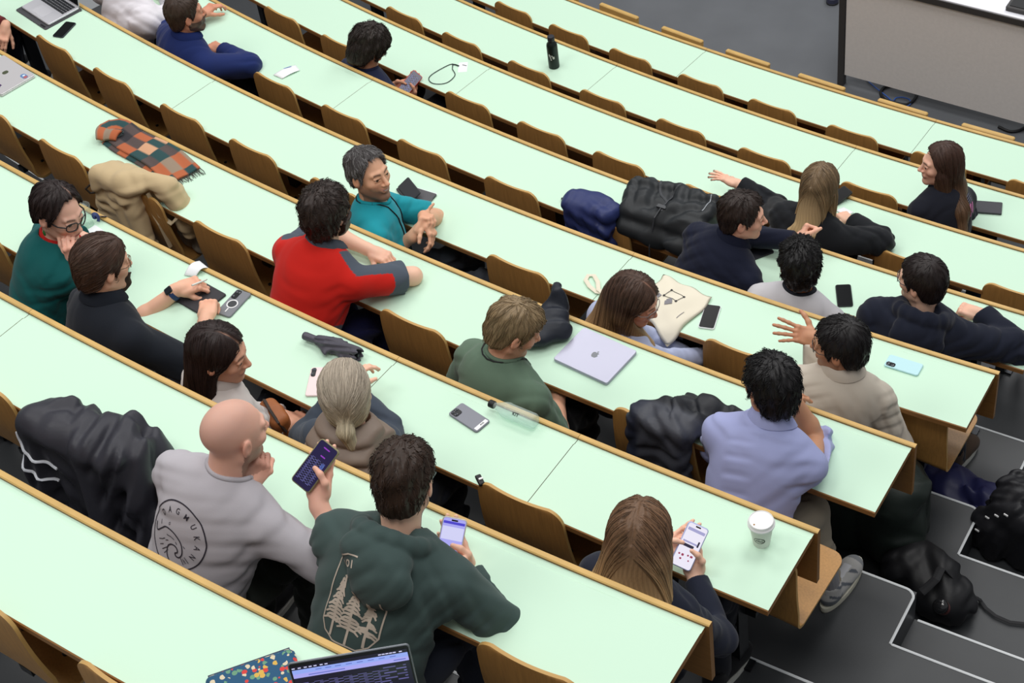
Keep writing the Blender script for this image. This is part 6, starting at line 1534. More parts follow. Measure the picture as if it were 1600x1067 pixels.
# ------------------------------------------------------------------ watches, lanyards, earring: worn, so parts of the wearer
def watch(o, s, t_=.86, col=(40, 60, 104), face=True):
    a = o.A[s]; d = (a['W'] - a['E']).normalized(); c = a['E'].lerp(a['W'], t_); n = (a['n'] - d*a['n'].dot(d)).normalized(); b = d.cross(n)
    mb = MB(); v = []; f_ = []; N = 28
    for i in range(N):
        al = 2*math.pi*i/N
        for (rr, y) in ((.0300, -.010), (.0335, -.010), (.0335, .010), (.0300, .010)): v.append(c + (n*math.cos(al) + b*math.sin(al))*rr + d*y - o.org)
    for i in range(N):
        for j in range(4): f_.append((i*4+j, i*4+(j+1) % 4, ((i+1) % N)*4+(j+1) % 4, ((i+1) % N)*4+j))
    mb.add(v, f_); w_ = shade_auto(mb.build('watch_strap', mat('strap_%d_%d_%d' % tuple(col), col, .6), o.root), 40)
    if face:
        mb = MB(); R_ = Matrix(((b.x, d.x, n.x), (b.y, d.y, n.y), (b.z, d.z, n.z))); mb.rbox(c + n*.0355 - o.org, (.030, .034, .009), .007, n=5, mat=R_, bev=.002); mb.build('watch_case', mat('watch_black', (24, 26, 34), .2), w_)
watch(ALLP['blackpolo'], -1, .90); watch(ALLP['maroon'], 1, .86)
def neck_cord(o, drop=.30, col=(20, 20, 22), wd=.0032, spread=.055):
    bv = BVHTree.FromPolygons([Vector(v) for v in o.topV.tolist()], [tuple(q) for q in o.topQ.tolist()])
    for s in (1, -1):
        pts = []
        for i in range(22):
            t_ = i/21; al = math.pi*(.0 + .62*min(1, t_*2.2)); 
            if t_ < .30:
                a_ = rad(180 - 140*t_/.30); base_ = o.T + o.up*.03 + o.fw*(.012 + .085*math.cos(a_)) + o.rt*(s*.082*math.sin(a_)); dr = -o.up; hit = bv.ray_cast(base_ + o.up*.10, dr)
            else:
                u_ = (t_ - .30)/.70; base_ = o.T - o.up*(.02 + drop*u_) + o.rt*(s*spread*(1 - u_*.85)) + o.fw*.45; hit = bv.ray_cast(base_, -o.fw)
            if hit[0] is not None: pts.append(hit[0] + hit[1]*.003 - o.org)
        if len(pts) > 4: mb = MB(); mb.tube(pts, wd, 6); mb.build('lanyard_cord', mat('cord_black', col, .6), o.root)
neck_cord(ALLP['turquoise']); neck_cord(ALLP['greenshirt'])
o = ALLP['teal']; mb = MB(); q = o.HLW(.084, -.008, -.045) - o.org; mb.tube([q, q - UPV*.006, q - UPV*.012, q - UPV*.026, q - UPV*.03], [.001, .003, .0055, .0050, .002], 10); mb.build('earring', mat('green_glass_bead', (30, 120, 50), .2, .7), o.root)
# red collar of the blouse under the teal sweater
mb = MB(); ctr = o.T + o.up*.050 + o.fw*.006; ax = (o.HLW(0, -.01, -.05) - ctr).normalized(); e1 = (o.rt - ax*o.rt.dot(ax)).normalized(); e2 = ax.cross(e1); n = 32; v = []; f = []
prof = [(.060, -.03), (.060, .022), (.066, .026), (.076, .014), (.094, -.026), (.084, -.034)]
for i in range(n+1):
    a_ = math.pi/2 + .3 + (2*math.pi - .6)*i/n
    for (r__, z_) in prof: v.append(ctr + (e1*math.cos(a_) + e2*math.sin(a_))*r__ + ax*(z_ - .012*math.sin(a_)) - o.org)
m_ = len(prof)
for i in range(n):
    for j in range(m_): f.append((i*m_+j, (i+1)*m_+j, (i+1)*m_+(j+1) % m_, i*m_+(j+1) % m_))
mb.add(v, f); shade_auto(mb.build('blouse_collar', mat('red_blouse', (196, 32, 26), .8), o.root), 50)

# ------------------------------------------------------------------ prints on clothing, laid on the cloth
class Cloth:
    def __init__(s, o, px):
        s.o = o; s.bv = BVHTree.FromPolygons([Vector(v) for v in o.topV.tolist()], [tuple(q) for q in o.topQ.tolist()])
        d = (_fw + _r*((px[0] - 800)/FPX) - _u*((px[1] - 533.5)/FPX)).normalized()
        h = s.bv.ray_cast(CAM_POS, d)
        if h[0] is None: h = s.bv.find_nearest(CAM_POS + d*((o.T - CAM_POS).dot(d))); print('cloth print off the cloth', px)
        s.c = h[0]; s.n = h[1] if h[1].dot(d) < 0 else -h[1]
        acc = Vector()
        for dx in (-.04, 0, .04):
            for dz in (-.04, 0, .04):
                g = s.bv.ray_cast(s.c + s.n*.12 + o.rt*dx + o.up*dz, -s.n)
                if g[0] is not None: acc += g[1] if g[1].dot(s.n) > 0 else -g[1]
        s.n = acc.normalized(); s.u = (o.rt - s.n*o.rt.dot(s.n)).normalized(); s.v = s.n.cross(s.u)*1.0
        if s.v.dot(o.up) < 0: s.v = -s.v
    mask = None
    def pt(s, x, y, off=.0016):
        if s.mask and s.mask(x, y): return None
        g = s.bv.ray_cast(s.c + s.n*.15 + s.u*x + s.v*y, -s.n)
        if g[0] is None: return None
        nn = g[1] if g[1].dot(s.n) > 0 else -g[1]
        return g[0] + nn*off - s.o.org
    def ribbon(s, mb, pts, w_, step=.004):
        P2 = []
        for a, b in zip(pts[:-1], pts[1:]):
            n = max(1, int(math.hypot(b[0]-a[0], b[1]-a[1])/step))
            for i in range(n): P2.append((a[0] + (b[0]-a[0])*i/n, a[1] + (b[1]-a[1])*i/n))
        P2.append(pts[-1]); L = []; W_ = w_ if callable(w_) else (lambda t_: w_)
        for i, q in enumerate(P2):
            a = P2[max(0, i-1)]; b = P2[min(len(P2)-1, i+1)]; dx, dy = b[0]-a[0], b[1]-a[1]; l_ = math.hypot(dx, dy) + 1e-9; ww = W_(i/(len(P2)-1 + 1e-9))/2
            L.append((s.pt(q[0] - dy/l_*ww, q[1] + dx/l_*ww), s.pt(q[0] + dy/l_*ww, q[1] - dx/l_*ww)))
        for (a, b), (c_, d_) in zip(L[:-1], L[1:]):
            if None in (a, b, c_, d_): continue
            mb.add([a, b, d_, c_], [(0, 1, 2, 3)])
    def poly(s, mb, v2, faces):
        V = [s.pt(x, y) for x, y in v2]
        for f in faces:
            if any(V[i] is None for i in f): continue
            mb.add([V[i] for i in f], [tuple(range(len(f)))])
o = ALLP['shaved']; C_ = Cloth(o, (272, 838)); mb = MB()
rR = .110
C_.ribbon(mb, [(rR*math.cos(2*math.pi*i/60), rR*math.sin(2*math.pi*i/60)) for i in range(61)], .0042)
for i, ch in enumerate('DAGMUKAN'):
    a_ = rad(150 - 24.5*i); v, f = text_mesh(ch, .027, .0002)
    C_.poly(mb, [(.083*math.cos(a_) + x.x*.8*math.sin(a_) + x.y*math.cos(a_), .083*math.sin(a_) - x.x*.8*math.cos(a_) + x.y*math.sin(a_)) for x in v], f)
a_ = rad(150 - 24.5*8); 
for da in (-6, 6): C_.ribbon(mb, [(.070*math.cos(a_ + rad(da)), .070*math.sin(a_ + rad(da))), (.092*math.cos(a_ + rad(da)), .092*math.sin(a_ + rad(da)))], .0022)
v, f = text_mesh('1982', .010); C_.poly(mb, [(.081*math.cos(a_) + x.x*math.cos(a_) - x.y*math.sin(a_)*-1, .081*math.sin(a_) + x.x*math.sin(a_) - x.y*math.cos(a_)) for x in v], f)
wave = [(-.095, -.010), (-.088, -.028), (-.078, -.030), (-.062, -.012), (-.045, .006), (-.020, .012), (.006, .008), (.028, -.006), (.040, -.024), (.044, -.042), (.038, -.056), (.026, -.058), (.020, -.050), (.027, -.044), (.024, -.034), (.012, -.028), (-.004, -.032), (-.014, -.046), (-.012, -.066), (-.002, -.082), (.020, -.095), (.05, -.098)]
def smooth(p_, n=5):
    out = []
    for i in range(len(p_)-1):
        p0, p1, p2, p3 = [Vector((*p_[max(0, min(len(p_)-1, j))], 0)) for j in (i-1, i, i+1, i+2)]
        for j in range(n):
            t_ = j/n; q = .5*((2*p1) + (p2-p0)*t_ + (2*p0-5*p1+4*p2-p3)*t_*t_ + (3*p1-p0-3*p2+p3)*t_**3); out.append((q.x, q.y))
    return out + [p_[-1]]
C_.ribbon(mb, smooth(wave), .0042)
for ln_ in ([(-.06, -.05), (-.045, -.04), (-.035, -.03)], [(-.03, -.012), (-.012, -.008), (.004, -.010)], [(.010, -.014), (.018, -.020)], [(-.03, -.034), (-.018, -.026)], [(-.05, -.064), (-.035, -.052)], [(-.075, .012), (-.068, .0)], [(-.035, -.072), (-.012, -.046)], [(-.022, -.078), (-.010, -.056)], [(.040, -.012), (.048, -.016)]): C_.ribbon(mb, ln_, .0022)
C_.ribbon(mb, [(-.036, .026), (-.032, .032), (-.029, .026), (-.033, .021), (-.036, .026)], .0018)
mb.build('printed_emblem', mat('shirt_ink', (46, 42, 52), .8), o.top)
o = ALLP['hooded']; C_ = Cloth(o, (556, 938)); C_.mask = lambda x, y: x > -.012 and y > .042; mb = MB()
out = [(-.092, -.10), (-.092, .085), (-.078, .115), (-.05, .135), (0, .145), (.05, .135), (.078, .115), (.092, .085), (.092, -.09), (.072, -.125), (.04, -.145), (-.04, -.145), (-.075, -.128), (-.092, -.10)]
C_.ribbon(mb, out, .0045)
for i, ch in enumerate('LOI'):
    a_ = rad(143 - 17*i); v, f = text_mesh(ch, .028, .0012); C_.poly(mb, [(.080*math.cos(a_)*.95 + x.x*math.sin(a_) + x.y*math.cos(a_), .052 + .066*math.sin(a_) - x.x*math.cos(a_) + x.y*math.sin(a_)) for x in v], f)
rg = random.Random(8)
for (tx, top_, bot_, wd_) in ((-.055, .055, -.135, .030), (.0, .045, -.142, .038), (.055, .020, -.13, .030)):
    C_.ribbon(mb, [(tx, top_ - .02), (tx + .002, bot_)], .008)
    n_ = 13
    for i in range(n_):
        t_ = i/(n_-1); y = top_ - t_*(top_ - bot_)*.72; hw = wd_*(.16 + .84*min(1, t_*1.25))*(.8 + .4*rg.random())
        for s_ in (-1, 1):
            if rg.random() < .93: C_.ribbon(mb, [(tx, y), (tx + s_*hw*.6, y - .003), (tx + s_*hw, y - .010 - .004*rg.random())], lambda q: .0105*(1 - q*.55), .006)
mb.build('printed_trees', mat('pale_print', (186, 174, 160), .85), o.top)
o = ALLP['longhair']; C_ = Cloth(o, (1534, 328)); mb = MB()
for a, b, w_ in (((-.03, .02), (-.005, .035), .012), ((-.012, .03), (-.018, -.035), .014), ((.022, .04), (.012, -.01), .018), ((.012, -.01), (.018, -.02), .014)): C_.ribbon(mb, [a, b], w_)
mb.build('printed_mark', mat('pink_print', (226, 128, 190), .8), o.top)
mb = MB()
for i in range(4): C_.ribbon(mb, [(-.045 + .006*i, .075 - .012*i), (.005 + .004*i, .092 - .012*i)], .004)
mb.build('printed_text', mat('grey_print', (130, 128, 150), .8), o.top)
# ------------------------------------------------------------------ coats, bags and scarf
def soft(name, label, cat, org, prims, parts_col, fold=.004, vox=.007, seed=0, nylon=False, k=.03, rotz=0., cuts=(), ff=(45, 90), part='fabric', parent=None, paint=None):
    """prims in a local frame (x right, y to the stage, z up) turned by rotz about org"""
    if parent is None: t = thing(name, label, cat, org, rotz)
    else: t = parent
    lo = [9]*3; hi = [-9]*3
    def ext(q, r):
        for i in range(3): lo[i] = min(lo[i], q[i] - r); hi[i] = max(hi[i], q[i] + r)
    for pr in prims:
        if pr[0] == 'e': ext(pr[1], max(pr[2]))
        elif pr[0] == 'c': ext(pr[1], max(pr[3], pr[4])); ext(pr[2], max(pr[3], pr[4]))
        else: ext(pr[1], math.sqrt(sum(x*x for x in pr[2])))
    F = Field([x - .03 for x in lo], [x + .03 for x in hi], vox)
    for pr in prims:
        if pr[0] == 'e': F.ell(pr[1], pr[2], pr[3] if len(pr) > 3 else None, k)
        elif pr[0] == 'c': F.cone(pr[1], pr[2], pr[3], pr[4], k)
        else: F.box(pr[1], pr[2], pr[3], pr[4] if len(pr) > 4 else None, k)
    for pr in cuts:
        if pr[0] == 'e': F.ell(pr[1], pr[2], pr[3] if len(pr) > 3 else None, .01, 's')
        elif pr[0] == 'c': F.cone(pr[1], pr[2], pr[3], pr[4], .01, 's')
        else: F.box(pr[1], pr[2], pr[3], pr[4] if len(pr) > 4 else None, .006, 's')
    F.op(lambda X, Y, Z: -fold*folds(X, Y, Z, seed + 5, ff), F.lo, F.lo + np.array(F.n)*F.vox, 0, 'a', pad=0)
    V, Q = F.mesh(); col = np.tile(lin(parts_col), (len(V), 1))
    if paint:
        for fn, cc in paint: m = np.clip(fn(V), 0, 1)[:, None]; col = col*(1 - m) + lin(cc)*m
    o = np_obj(part, V, Q, M_NYLON if nylon else M_CLOTH, t, col)
    return t, o
def RX(a): return [list(r_) for r_ in Matrix.Rotation(rad(a), 3, 'X')]
def RZ(a): return [list(r_) for r_ in Matrix.Rotation(rad(a), 3, 'Z')]
def RY(a): return [list(r_) for r_ in Matrix.Rotation(rad(a), 3, 'Y')]
def seat_org(k, th): return P(k, .362, th, -.338), rad(th)
# beige trench coat over a seat
org, rz = seat_org(4, -10.93)
t, o = soft('trench_coat', 'beige trench coat hung over a plywood seat near the left edge', 'coat', org,
    [('b', (-.09, -.075, .27), (.15, .035, .20), .034), ('e', (-.07, -.03, .44), (.17, .085, .05)), ('b', (-.05, .035, .31), (.17, .03, .12), .028), ('c', (-.20, -.07, .42), (-.26, -.085, .10), .045, .035), ('c', (-.02, -.06, .46), (.06, -.10, .14), .05, .04), ('c', (-.12, -.07, .44), (-.02, -.11, .12), .035, .03),
     ('c', (.16, .05, .40), (.22, .07, .27), .060, .055), ('e', (.22, .06, .22), (.055, .05, .07)), ('c', (.04, .0, .46), (.16, .05, .42), .05, .05)], (198, 176, 138), fold=.006, seed=3, k=.03, rotz=rz)
t2, o2 = soft('', '', '', None, [('b', (.16, .12, .13), (.11, .05, .13), .04), ('e', (.17, .12, .24), (.10, .055, .06))], (150, 142, 128), fold=.005, seed=6, part='lining', parent=t)
mb = MB(); mb.tube([(.10, -.03, .42), (.14, -.03, .30), (.20, -.02, .27), (.235, .0, .31)], .011, 8, flat=.3); mb.tube([(.06, -.03, .36), (.12, -.035, .24), (.14, -.03, .10)], .011, 8, flat=.3); mb.build('belt', mat('beige_belt', (190, 172, 140), .8), t)
mb = MB(); mb.tube([(-.27, -.10, .36), (-.29, -.12, .34), (-.28, -.11, .31), (-.25, -.10, .32)], .006, 6); mb.build('buckle', mat('dark_buckle', (52, 46, 40), .4), t)
# dark jacket with white zips
org, rz = seat_org(2, -7.06)
t, o = soft('jacket', 'dark grey jacket with white zips hung over a seat at the left edge', 'jacket', org,
    [('b', (-.03, -.075, .25), (.22, .045, .22), .04), ('e', (-.12, -.04, .45), (.12, .10, .055)), ('e', (.09, -.02, .455), (.15, .11, .05)), ('c', (-.20, -.08, .45), (-.25, -.12, .05), .055, .06), ('c', (.20, -.03, .44), (.26, -.08, .10), .06, .055), ('c', (.05, -.08, .46), (.09, -.15, .05), .045, .05), ('b', (.03, .05, .33), (.18, .035, .12), .03), ('c', (.12, .06, .45), (.24, .09, .33), .05, .05)],
    (48, 48, 56), fold=.009, seed=12, nylon=True, rotz=rz)
bv = BVHTree.FromPolygons([v_.co.copy() for v_ in o.data.vertices], [tuple(q.vertices) for q in o.data.polygons])
def zipline(pts, w_=.006):
    out = []
    for x, z in smooth(pts, 6):
        h = bv.ray_cast(Vector((x, -.6, z)), Vector((0, 1, 0)))
        if h[0] is not None: out.append(h[0] + Vector((0, -.003, 0)))
    mb = MB(); mb.tube(out, w_, 6, flat=.5); return mb
zipline([(-.265, .40), (-.25, .36), (-.21, .325), (-.15, .315), (-.09, .318)]).build('zip', mat('white_zip', (206, 210, 218), .5), t)
zipline([(-.29, .36), (-.275, .31), (-.262, .265), (-.21, .235), (-.13, .225)]).build('zip', mat('white_zip', (206, 210, 218), .5), t)
# dark grey jacket, half on the seat and half on the desk
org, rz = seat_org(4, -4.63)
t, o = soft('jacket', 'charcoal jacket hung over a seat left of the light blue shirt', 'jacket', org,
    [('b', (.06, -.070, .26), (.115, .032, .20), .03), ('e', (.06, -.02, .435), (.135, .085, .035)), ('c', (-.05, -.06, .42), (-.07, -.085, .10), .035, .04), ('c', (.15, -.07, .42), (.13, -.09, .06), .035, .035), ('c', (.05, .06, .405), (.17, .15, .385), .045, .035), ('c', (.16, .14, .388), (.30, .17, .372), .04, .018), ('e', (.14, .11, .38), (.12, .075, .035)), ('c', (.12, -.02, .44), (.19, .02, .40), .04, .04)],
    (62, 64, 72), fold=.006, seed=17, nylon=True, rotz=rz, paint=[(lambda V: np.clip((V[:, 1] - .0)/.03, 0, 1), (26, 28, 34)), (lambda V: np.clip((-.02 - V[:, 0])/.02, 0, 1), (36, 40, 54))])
# navy bundle over a seat
org, rz = seat_org(6, -7.64)
soft('cloth_bundle', 'navy blue cloth bundle hung over the seat beside the black backpack', 'jacket', org, [('b', (-.05, -.06, .34), (.145, .045, .16), .04), ('e', (-.05, -.01, .455), (.155, .085, .06)), ('b', (-.05, .03, .37), (.14, .035, .09), .03), ('e', (-.15, -.02, .46), (.06, .07, .05))], (42, 52, 100), fold=.006, seed=23, nylon=True, rotz=rz)
# black backpack lying across the desk
c = atd(6, 1045, 356, 0.); rz = heading(atd(6, 985, 330, 0), atd(6, 1110, 370, 0))
t, o = soft('backpack', 'black backpack lying on the desk left of the navy sweater', 'backpack', c, [('b', (.0, .0, .085), (.235, .135, .085), .05), ('b', (.13, .02, .13), (.13, .12, .075), .05), ('e', (-.16, .03, .13), (.10, .12, .07)), ('c', (-.18, -.13, .05), (.22, -.15, .05), .05, .045), ('c', (-.22, .08, .15), (.0, .13, .17), .035, .03)], (36, 39, 42), fold=.007, seed=31, nylon=True, rotz=rz, vox=.006)
mb = MB(); q = [atd(6, x, y, z) - c for x, y, z in ((985, 345, .08), (968, 328, .012), (945, 320, .010), (925, 322, .014), (915, 315, .02), (900, 316, .012), (885, 311, .008), (877, 310, .010))]; Ri = Matrix.Rotation(-rz, 3, 'Z'); mb.tube([Ri @ x for x in q], .012, 8, flat=.25); mb.build('strap', M_BLACK, t)
mb = MB(); mb.box(Ri @ (atd(6, 922, 318, .018) - c), (.035, .028, .012)); mb.build('buckle', mat('grey_buckle', (60, 62, 66), .4), t)
bv = BVHTree.FromPolygons([v_.co.copy() for v_ in o.data.vertices], [tuple(q.vertices) for q in o.data.polygons])
def top_line(pts, w_, m, nm, flat=.4, off=.002):
    out = []
    for x, y in smooth(pts, 6):
        h = bv.ray_cast(Vector((x, y, 1.)), Vector((0, 0, -1)))
        if h[0] is not None: out.append(h[0] + Vector((0, 0, off)))
    if len(out) > 2: mb = MB(); mb.tube(out, w_, 6, flat=flat); mb.build(nm, m, t)
M_STRAP = mat('dark_webbing', (58, 60, 64), .6)
top_line([(.02, .12), (.0, .06), (.0, -.02), (.02, -.09)], .006, M_STRAP, 'seam'); top_line([(-.10, .12), (-.06, .04), (.0, .0)], .007, M_STRAP, 'webbing')
top_line([(.20, .10), (.215, .03), (.21, -.02)], .003, mat('pale_zip', (150, 154, 160), .4), 'zip')
mb = MB(); h = bv.ray_cast(Vector((.01, -.07, 1)), Vector((0, 0, -1))); z_ = h[0].z if h[0] else .17; mb.box((.01, -.07, z_ + .006), (.05, .022, .014)); mb.tube([(.01, -.08, z_ + .008), (.0, -.13, z_ - .02), (-.005, -.19, .02), (-.005, -.20, -.10)], .004, 6); mb.build('buckle', mat('grey_buckle', (60, 62, 66)), t)
# black bag behind the face of the man in sage green
c = atd(4, 845, 525, 0)
soft('bag', 'soft black bag on the desk behind the face of the man in sage green', 'bag', c, [('e', (-.03, -.03, .045), (.11, .08, .05)), ('e', (.02, .06, .05), (.07, .09, .055)), ('c', (.03, .13, .05), (.0, .17, .12), .035, .03), ('e', (.07, .03, .04), (.06, .06, .045))], (30, 34, 44), fold=.005, seed=41, nylon=True)
# tote bag
QA, QB, QC, QD = P(5, .02, -5.72, .02), PL(5, .05, -5.05, .02), PL(5, .17, -4.66, .018), PL(5, .42, -5.12, -.005)
QA = atd(5, 985, 470, .012); QB = atd(5, 1040, 428, .012); QC = atd(5, 1116, 464, .012); QD = atd(5, 1040, 536, .004)
c = (QA + QB + QC + QD)/4
t = thing('tote_bag', 'cream cotton tote bag with black print lying beside the long-haired woman with clear glasses', 'tote bag', c)
def tp(u, v, top=1):
    q = (QA*(1-u) + QB*u)*(1-v) + (QD*(1-u) + QC*u)*v - c
    e = max(0, math.sin(math.pi*min(max(u, 0), 1)))**.5*max(0, math.sin(math.pi*min(max(v, 0), 1)))**.5
    q.z += (.020*e + .007*math.sin(9*u + 5*v)*e + .004*math.sin(17*v - 6*u)*e) if top else -.010*e
    q.x += .010*math.sin(7*v + 1)*(1 - 2*abs(u - .5)) + .008*math.sin(11*u); q.y += .010*math.sin(8*u + 2) + .006*math.sin(13*v)
    if u < .35 and v > .75: q.z -= .10*(v - .75)*(.35 - u)*4
    return q
n = 20; mb = MB(); V = [tp(i/n, j/n, s_) for s_ in (1, 0) for i in range(n+1) for j in range(n+1)]; N1 = (n+1)**2; f = []
for i in range(n):
    for j in range(n): a = i*(n+1)+j; f.append((a, a+1, a+n+2, a+n+1)); f.append((N1+a, N1+a+n+1, N1+a+n+2, N1+a+1))
mb.add(V, f); me_o = mb.build('cloth', mat('cream_cotton', (228, 220, 200), .85, bump=(220, .1, .001)), t, True)
bm = bmesh.new(); bm.from_mesh(me_o.data); bmesh.ops.remove_doubles(bm, verts=bm.verts, dist=.0006); bmesh.ops.recalc_face_normals(bm, faces=bm.faces); bm.to_mesh(me_o.data); bm.free()
def tq(u, v): q = tp(u, v, 1); q.z += .0018; return q
mb = MB(); fr_ = [(.54, .40), (.66, .40), (.66, .66), (.54, .66)]
for a, b in zip(fr_, fr_[1:] + fr_[:1]): mb.tube([tq(a[0] + (b[0]-a[0])*i/6, a[1] + (b[1]-a[1])*i/6) for i in range(7)], .0013, 5, flat=.5)
for a in fr_: mb.tube([tq(a[0] - .012, a[1]), tq(a[0] + .012, a[1])], .005, 6, flat=.3)
mb.build('printed_frame', M_BLACK, me_o)
mb = MB(); mb.tube([tq(.44 + .02*i, .62 - .035*abs(2 - i)) for i in range(5)], .013, 8, flat=.12); mb.tube([tq(.49, .28), tq(.50, .36)], .012, 8, flat=.12); mb.tube([tq(.40 + .018*i, .84) for i in range(8)], .0016, 5, flat=.4); mb.build('printed_motif', mat('grey_motif', (132, 130, 134), .8), me_o)
mb = MB(); q = [atd(5, x, y, z) - c for x, y, z in ((962, 470, .02), (948, 459, .012), (932, 456, .008), (921, 447, .008), (915, 437, .008), (919, 430, .008), (928, 430, .008), (934, 440, .010), (935, 452, .016), (950, 464, .016), (975, 474, .02))]
mb.tube(q, .0105, 8, flat=.2); mb.build('handle', mat('cream_cotton', (228, 220, 200)), t)
# plaid scarf
pth = smooth([(168, 226), (182, 208), (205, 222), (235, 238), (262, 255), (288, 279)], 8); q = [atd(4, x, y, 0) for x, y in pth]; c = sum(q, Vector())/len(q)
t = thing('scarf', 'folded plaid scarf in orange, green and grey lying on a desk', 'scarf', c)
PAL = [(176, 98, 64), (54, 52, 56), (44, 74, 76), (146, 128, 110), (86, 74, 72), (206, 158, 124)]
def plaid(u, v):
    i, j = int(u*7.5), int(v*3.2); return PAL[(i*2 + j*3 + (i*j) % 2) % 6]
def ribbon_sheet(q, wdt, lift, thick, nv=18, mul=3):
    V = []; Cc = []; n_ = (len(q)-1)*mul + 1
    for i in range(n_):
        g = i/mul; a = min(int(g), len(q)-2); p_ = q[a].lerp(q[a+1], g - a); d = (q[min(a+2, len(q)-1)] - q[max(0, a-1)]); d.z = 0; d.normalize(); s_ = Vector((-d.y, d.x, 0)); u = i/(n_-1)
        for sd in (1, 0):
            for j in range(nv+1):
                v_ = j/nv; z = lift(u, v_) + (thick if sd else 0)
                V.append(p_ - c + s_*(wdt(u)*(v_ - .5)) + UPV*z); Cc.append(lin(plaid(u, v_)))
    W_ = 2*(nv+1); F_ = []
    for i in range(n_-1):
        for j in range(nv):
            a = i*W_+j; F_.append((a, a+1, a+W_+1, a+W_)); b = a + nv+1; F_.append((b, b+W_, b+W_+1, b+1))
        for a, b in ((i*W_, i*W_+nv+1), (i*W_+2*nv+1, i*W_+nv)): F_.append((a, a+W_, b+W_, b))
    F_ += [(j, j+nv+1, j+nv+2, j+1) for j in range(nv)] + [((n_-1)*W_+j, (n_-1)*W_+j+1, (n_-1)*W_+j+nv+2, (n_-1)*W_+j+nv+1) for j in range(nv)]
    return V, F_, Cc
V, F_, Cc = ribbon_sheet(q, lambda u: .155 + .03*u - .05*math.exp(-(u/.12)**2), lambda u, v: .006 + .028*math.exp(-((u - .08)/.10)**2) + .007*abs(math.sin(5*v + 3*u)) + .004*math.sin(11*u), .012)
mesh_obj('cloth', V, F_, M_CLOTH, t, None, True, np.array(Cc))
qq = [x + Vector((-.012, -.05, 0)) for x in q[6:-6]]
V, F_, Cc = ribbon_sheet(qq, lambda u: .11, lambda u, v: .003 + .003*math.sin(4*v), .008); mesh_obj('under_fold', V, F_, M_CLOTH, t, None, True, np.array(Cc))
mb = MB(); d = (q[-1] - q[-4]).normalized(); s_ = Vector((-d.y, d.x, 0)); rg = random.Random(3)
for i in range(20):
    b_ = q[-1] - c + s_*(.18*(i/19 - .5)) + UPV*.012; l_ = .03 + .02*rg.random(); mb.tube([b_, b_ + d*l_*.5 + UPV*-.004 + s_*rg.uniform(-.006, .006), b_ + d*l_ - UPV*.009 + s_*rg.uniform(-.012, .012)], [.0024, .002, .0012], 5)
mb.build('fringe', mat('dark_fringe', (64, 58, 56), .8), t)
# brown handbag on the lap of the dark-haired woman
c = at(432, 655, ROWZ[3] + DH - .045)
t, o = soft('handbag', 'small brown leather handbag on the lap of the dark-haired woman', 'handbag', c, [('b', (0, 0, 0), (.075, .035, .055), .025), ('e', (0, -.01, .03), (.07, .04, .035))], (156, 92, 50), fold=.002, seed=77, nylon=True, rotz=rad(-28), vox=.005)
mb = MB(); mb.tube([(-.075, 0, .03), (-.05, -.01, .075), (.02, -.02, .085), (.07, -.015, .05), (.085, 0, .0)], .007, 8, flat=.4); mb.build('strap', mat('dark_leather', (48, 34, 26), .5), t)
# black clip on a seat corner
q = P(3, .395, -5.08, .055); t = thing('strap_clip', 'small black clip on the corner of the seat beside the green hooded man', 'clip', q); mb = MB(); mb.rbox((0, .01, -.005), (.022, .05, .014), .005, bev=.003, mat=Matrix.Rotation(rad(50), 3, 'Z')); mb.build('strap', M_BLACK, t); mb = MB(); mb.rbox((.004, .012, .004), (.016, .008, .004), .002, mat=Matrix.Rotation(rad(50), 3, 'Z')); mb.build('clasp', M_RING, t)
# bags on the aisle steps
z4, z5, z6 = ROWZ[4], ROWZ[5], ROWZ[6]
c = at(1500, 790, (z5 + z6)/2 + .0); c = at(1515, 785, z6 + .0)
soft('quilted_jacket', 'navy quilted jacket lying on the aisle step beside the desk end', 'jacket', at(1508, 792, z6), [('e', (.0, .0, .08), (.20, .12, .09)), ('e', (-.20, .03, .06), (.20, .12, .07)), ('e', (.17, .0, .10), (.16, .12, .09)), ('e', (-.36, .06, .05), (.14, .09, .05))], (34, 36, 76), fold=.010, seed=51, nylon=True, rotz=rad(-14), ff=(30, 60))
c = at(1592, 855, (z5 + z6)/2)
t, o = soft('backpack', 'black backpack with pale zip pulls at the right edge on the steps', 'backpack', c, [('b', (.03, .02, .16), (.17, .15, .17), .07), ('e', (.0, .04, .30), (.16, .14, .08)), ('b', (-.08, -.08, .12), (.10, .08, .12), .05)], (30, 30, 34), fold=.006, seed=57, nylon=True, rotz=rad(-18))
bv = BVHTree.FromPolygons([v_.co.copy() for v_ in o.data.vertices], [tuple(q.vertices) for q in o.data.polygons])
for (x, z) in ((-.10, .25), (-.06, .29), (-.02, .32), (-.12, .18)):
    h = bv.ray_cast(Vector((x, -1, z)), Vector((0, 1, 0)))
    if h[0] is not None: mb = MB(); mb.rbox(h[0] + Vector((0, -.004, 0)), (.022, .006, .009), .003, bev=.001); mb.build('zip_pull', M_RING, t)
c = at(1375, 842, z5)
soft('rucksack', 'large dark green rucksack standing under the desk end', 'rucksack', c, [('b', (.02, .0, .22), (.17, .15, .22), .09), ('e', (.05, .02, .42), (.15, .13, .09)), ('e', (.10, -.05, .20), (.12, .12, .17)), ('b', (-.13, -.04, .14), (.09, .12, .15), .06)], (34, 42, 38), fold=.008, seed=61, nylon=True, rotz=rad(-10), ff=(30, 60))
c = at(1452, 940, z5)
t, o = soft('camera_backpack', 'black backpack with a bottle in its side pocket slumped on the aisle step', 'backpack', c, [('c', (-.24, .13, .12), (.02, .06, .14), .085, .085), ('c', (-.14, .04, .10), (.09, -.02, .09), .11, .10), ('c', (-.28, .20, .17), (-.20, .14, .17), .07, .07), ('e', (.06, .0, .09), (.13, .12, .09))], (22, 22, 25), fold=.006, seed=67, nylon=True, rotz=rad(-8))
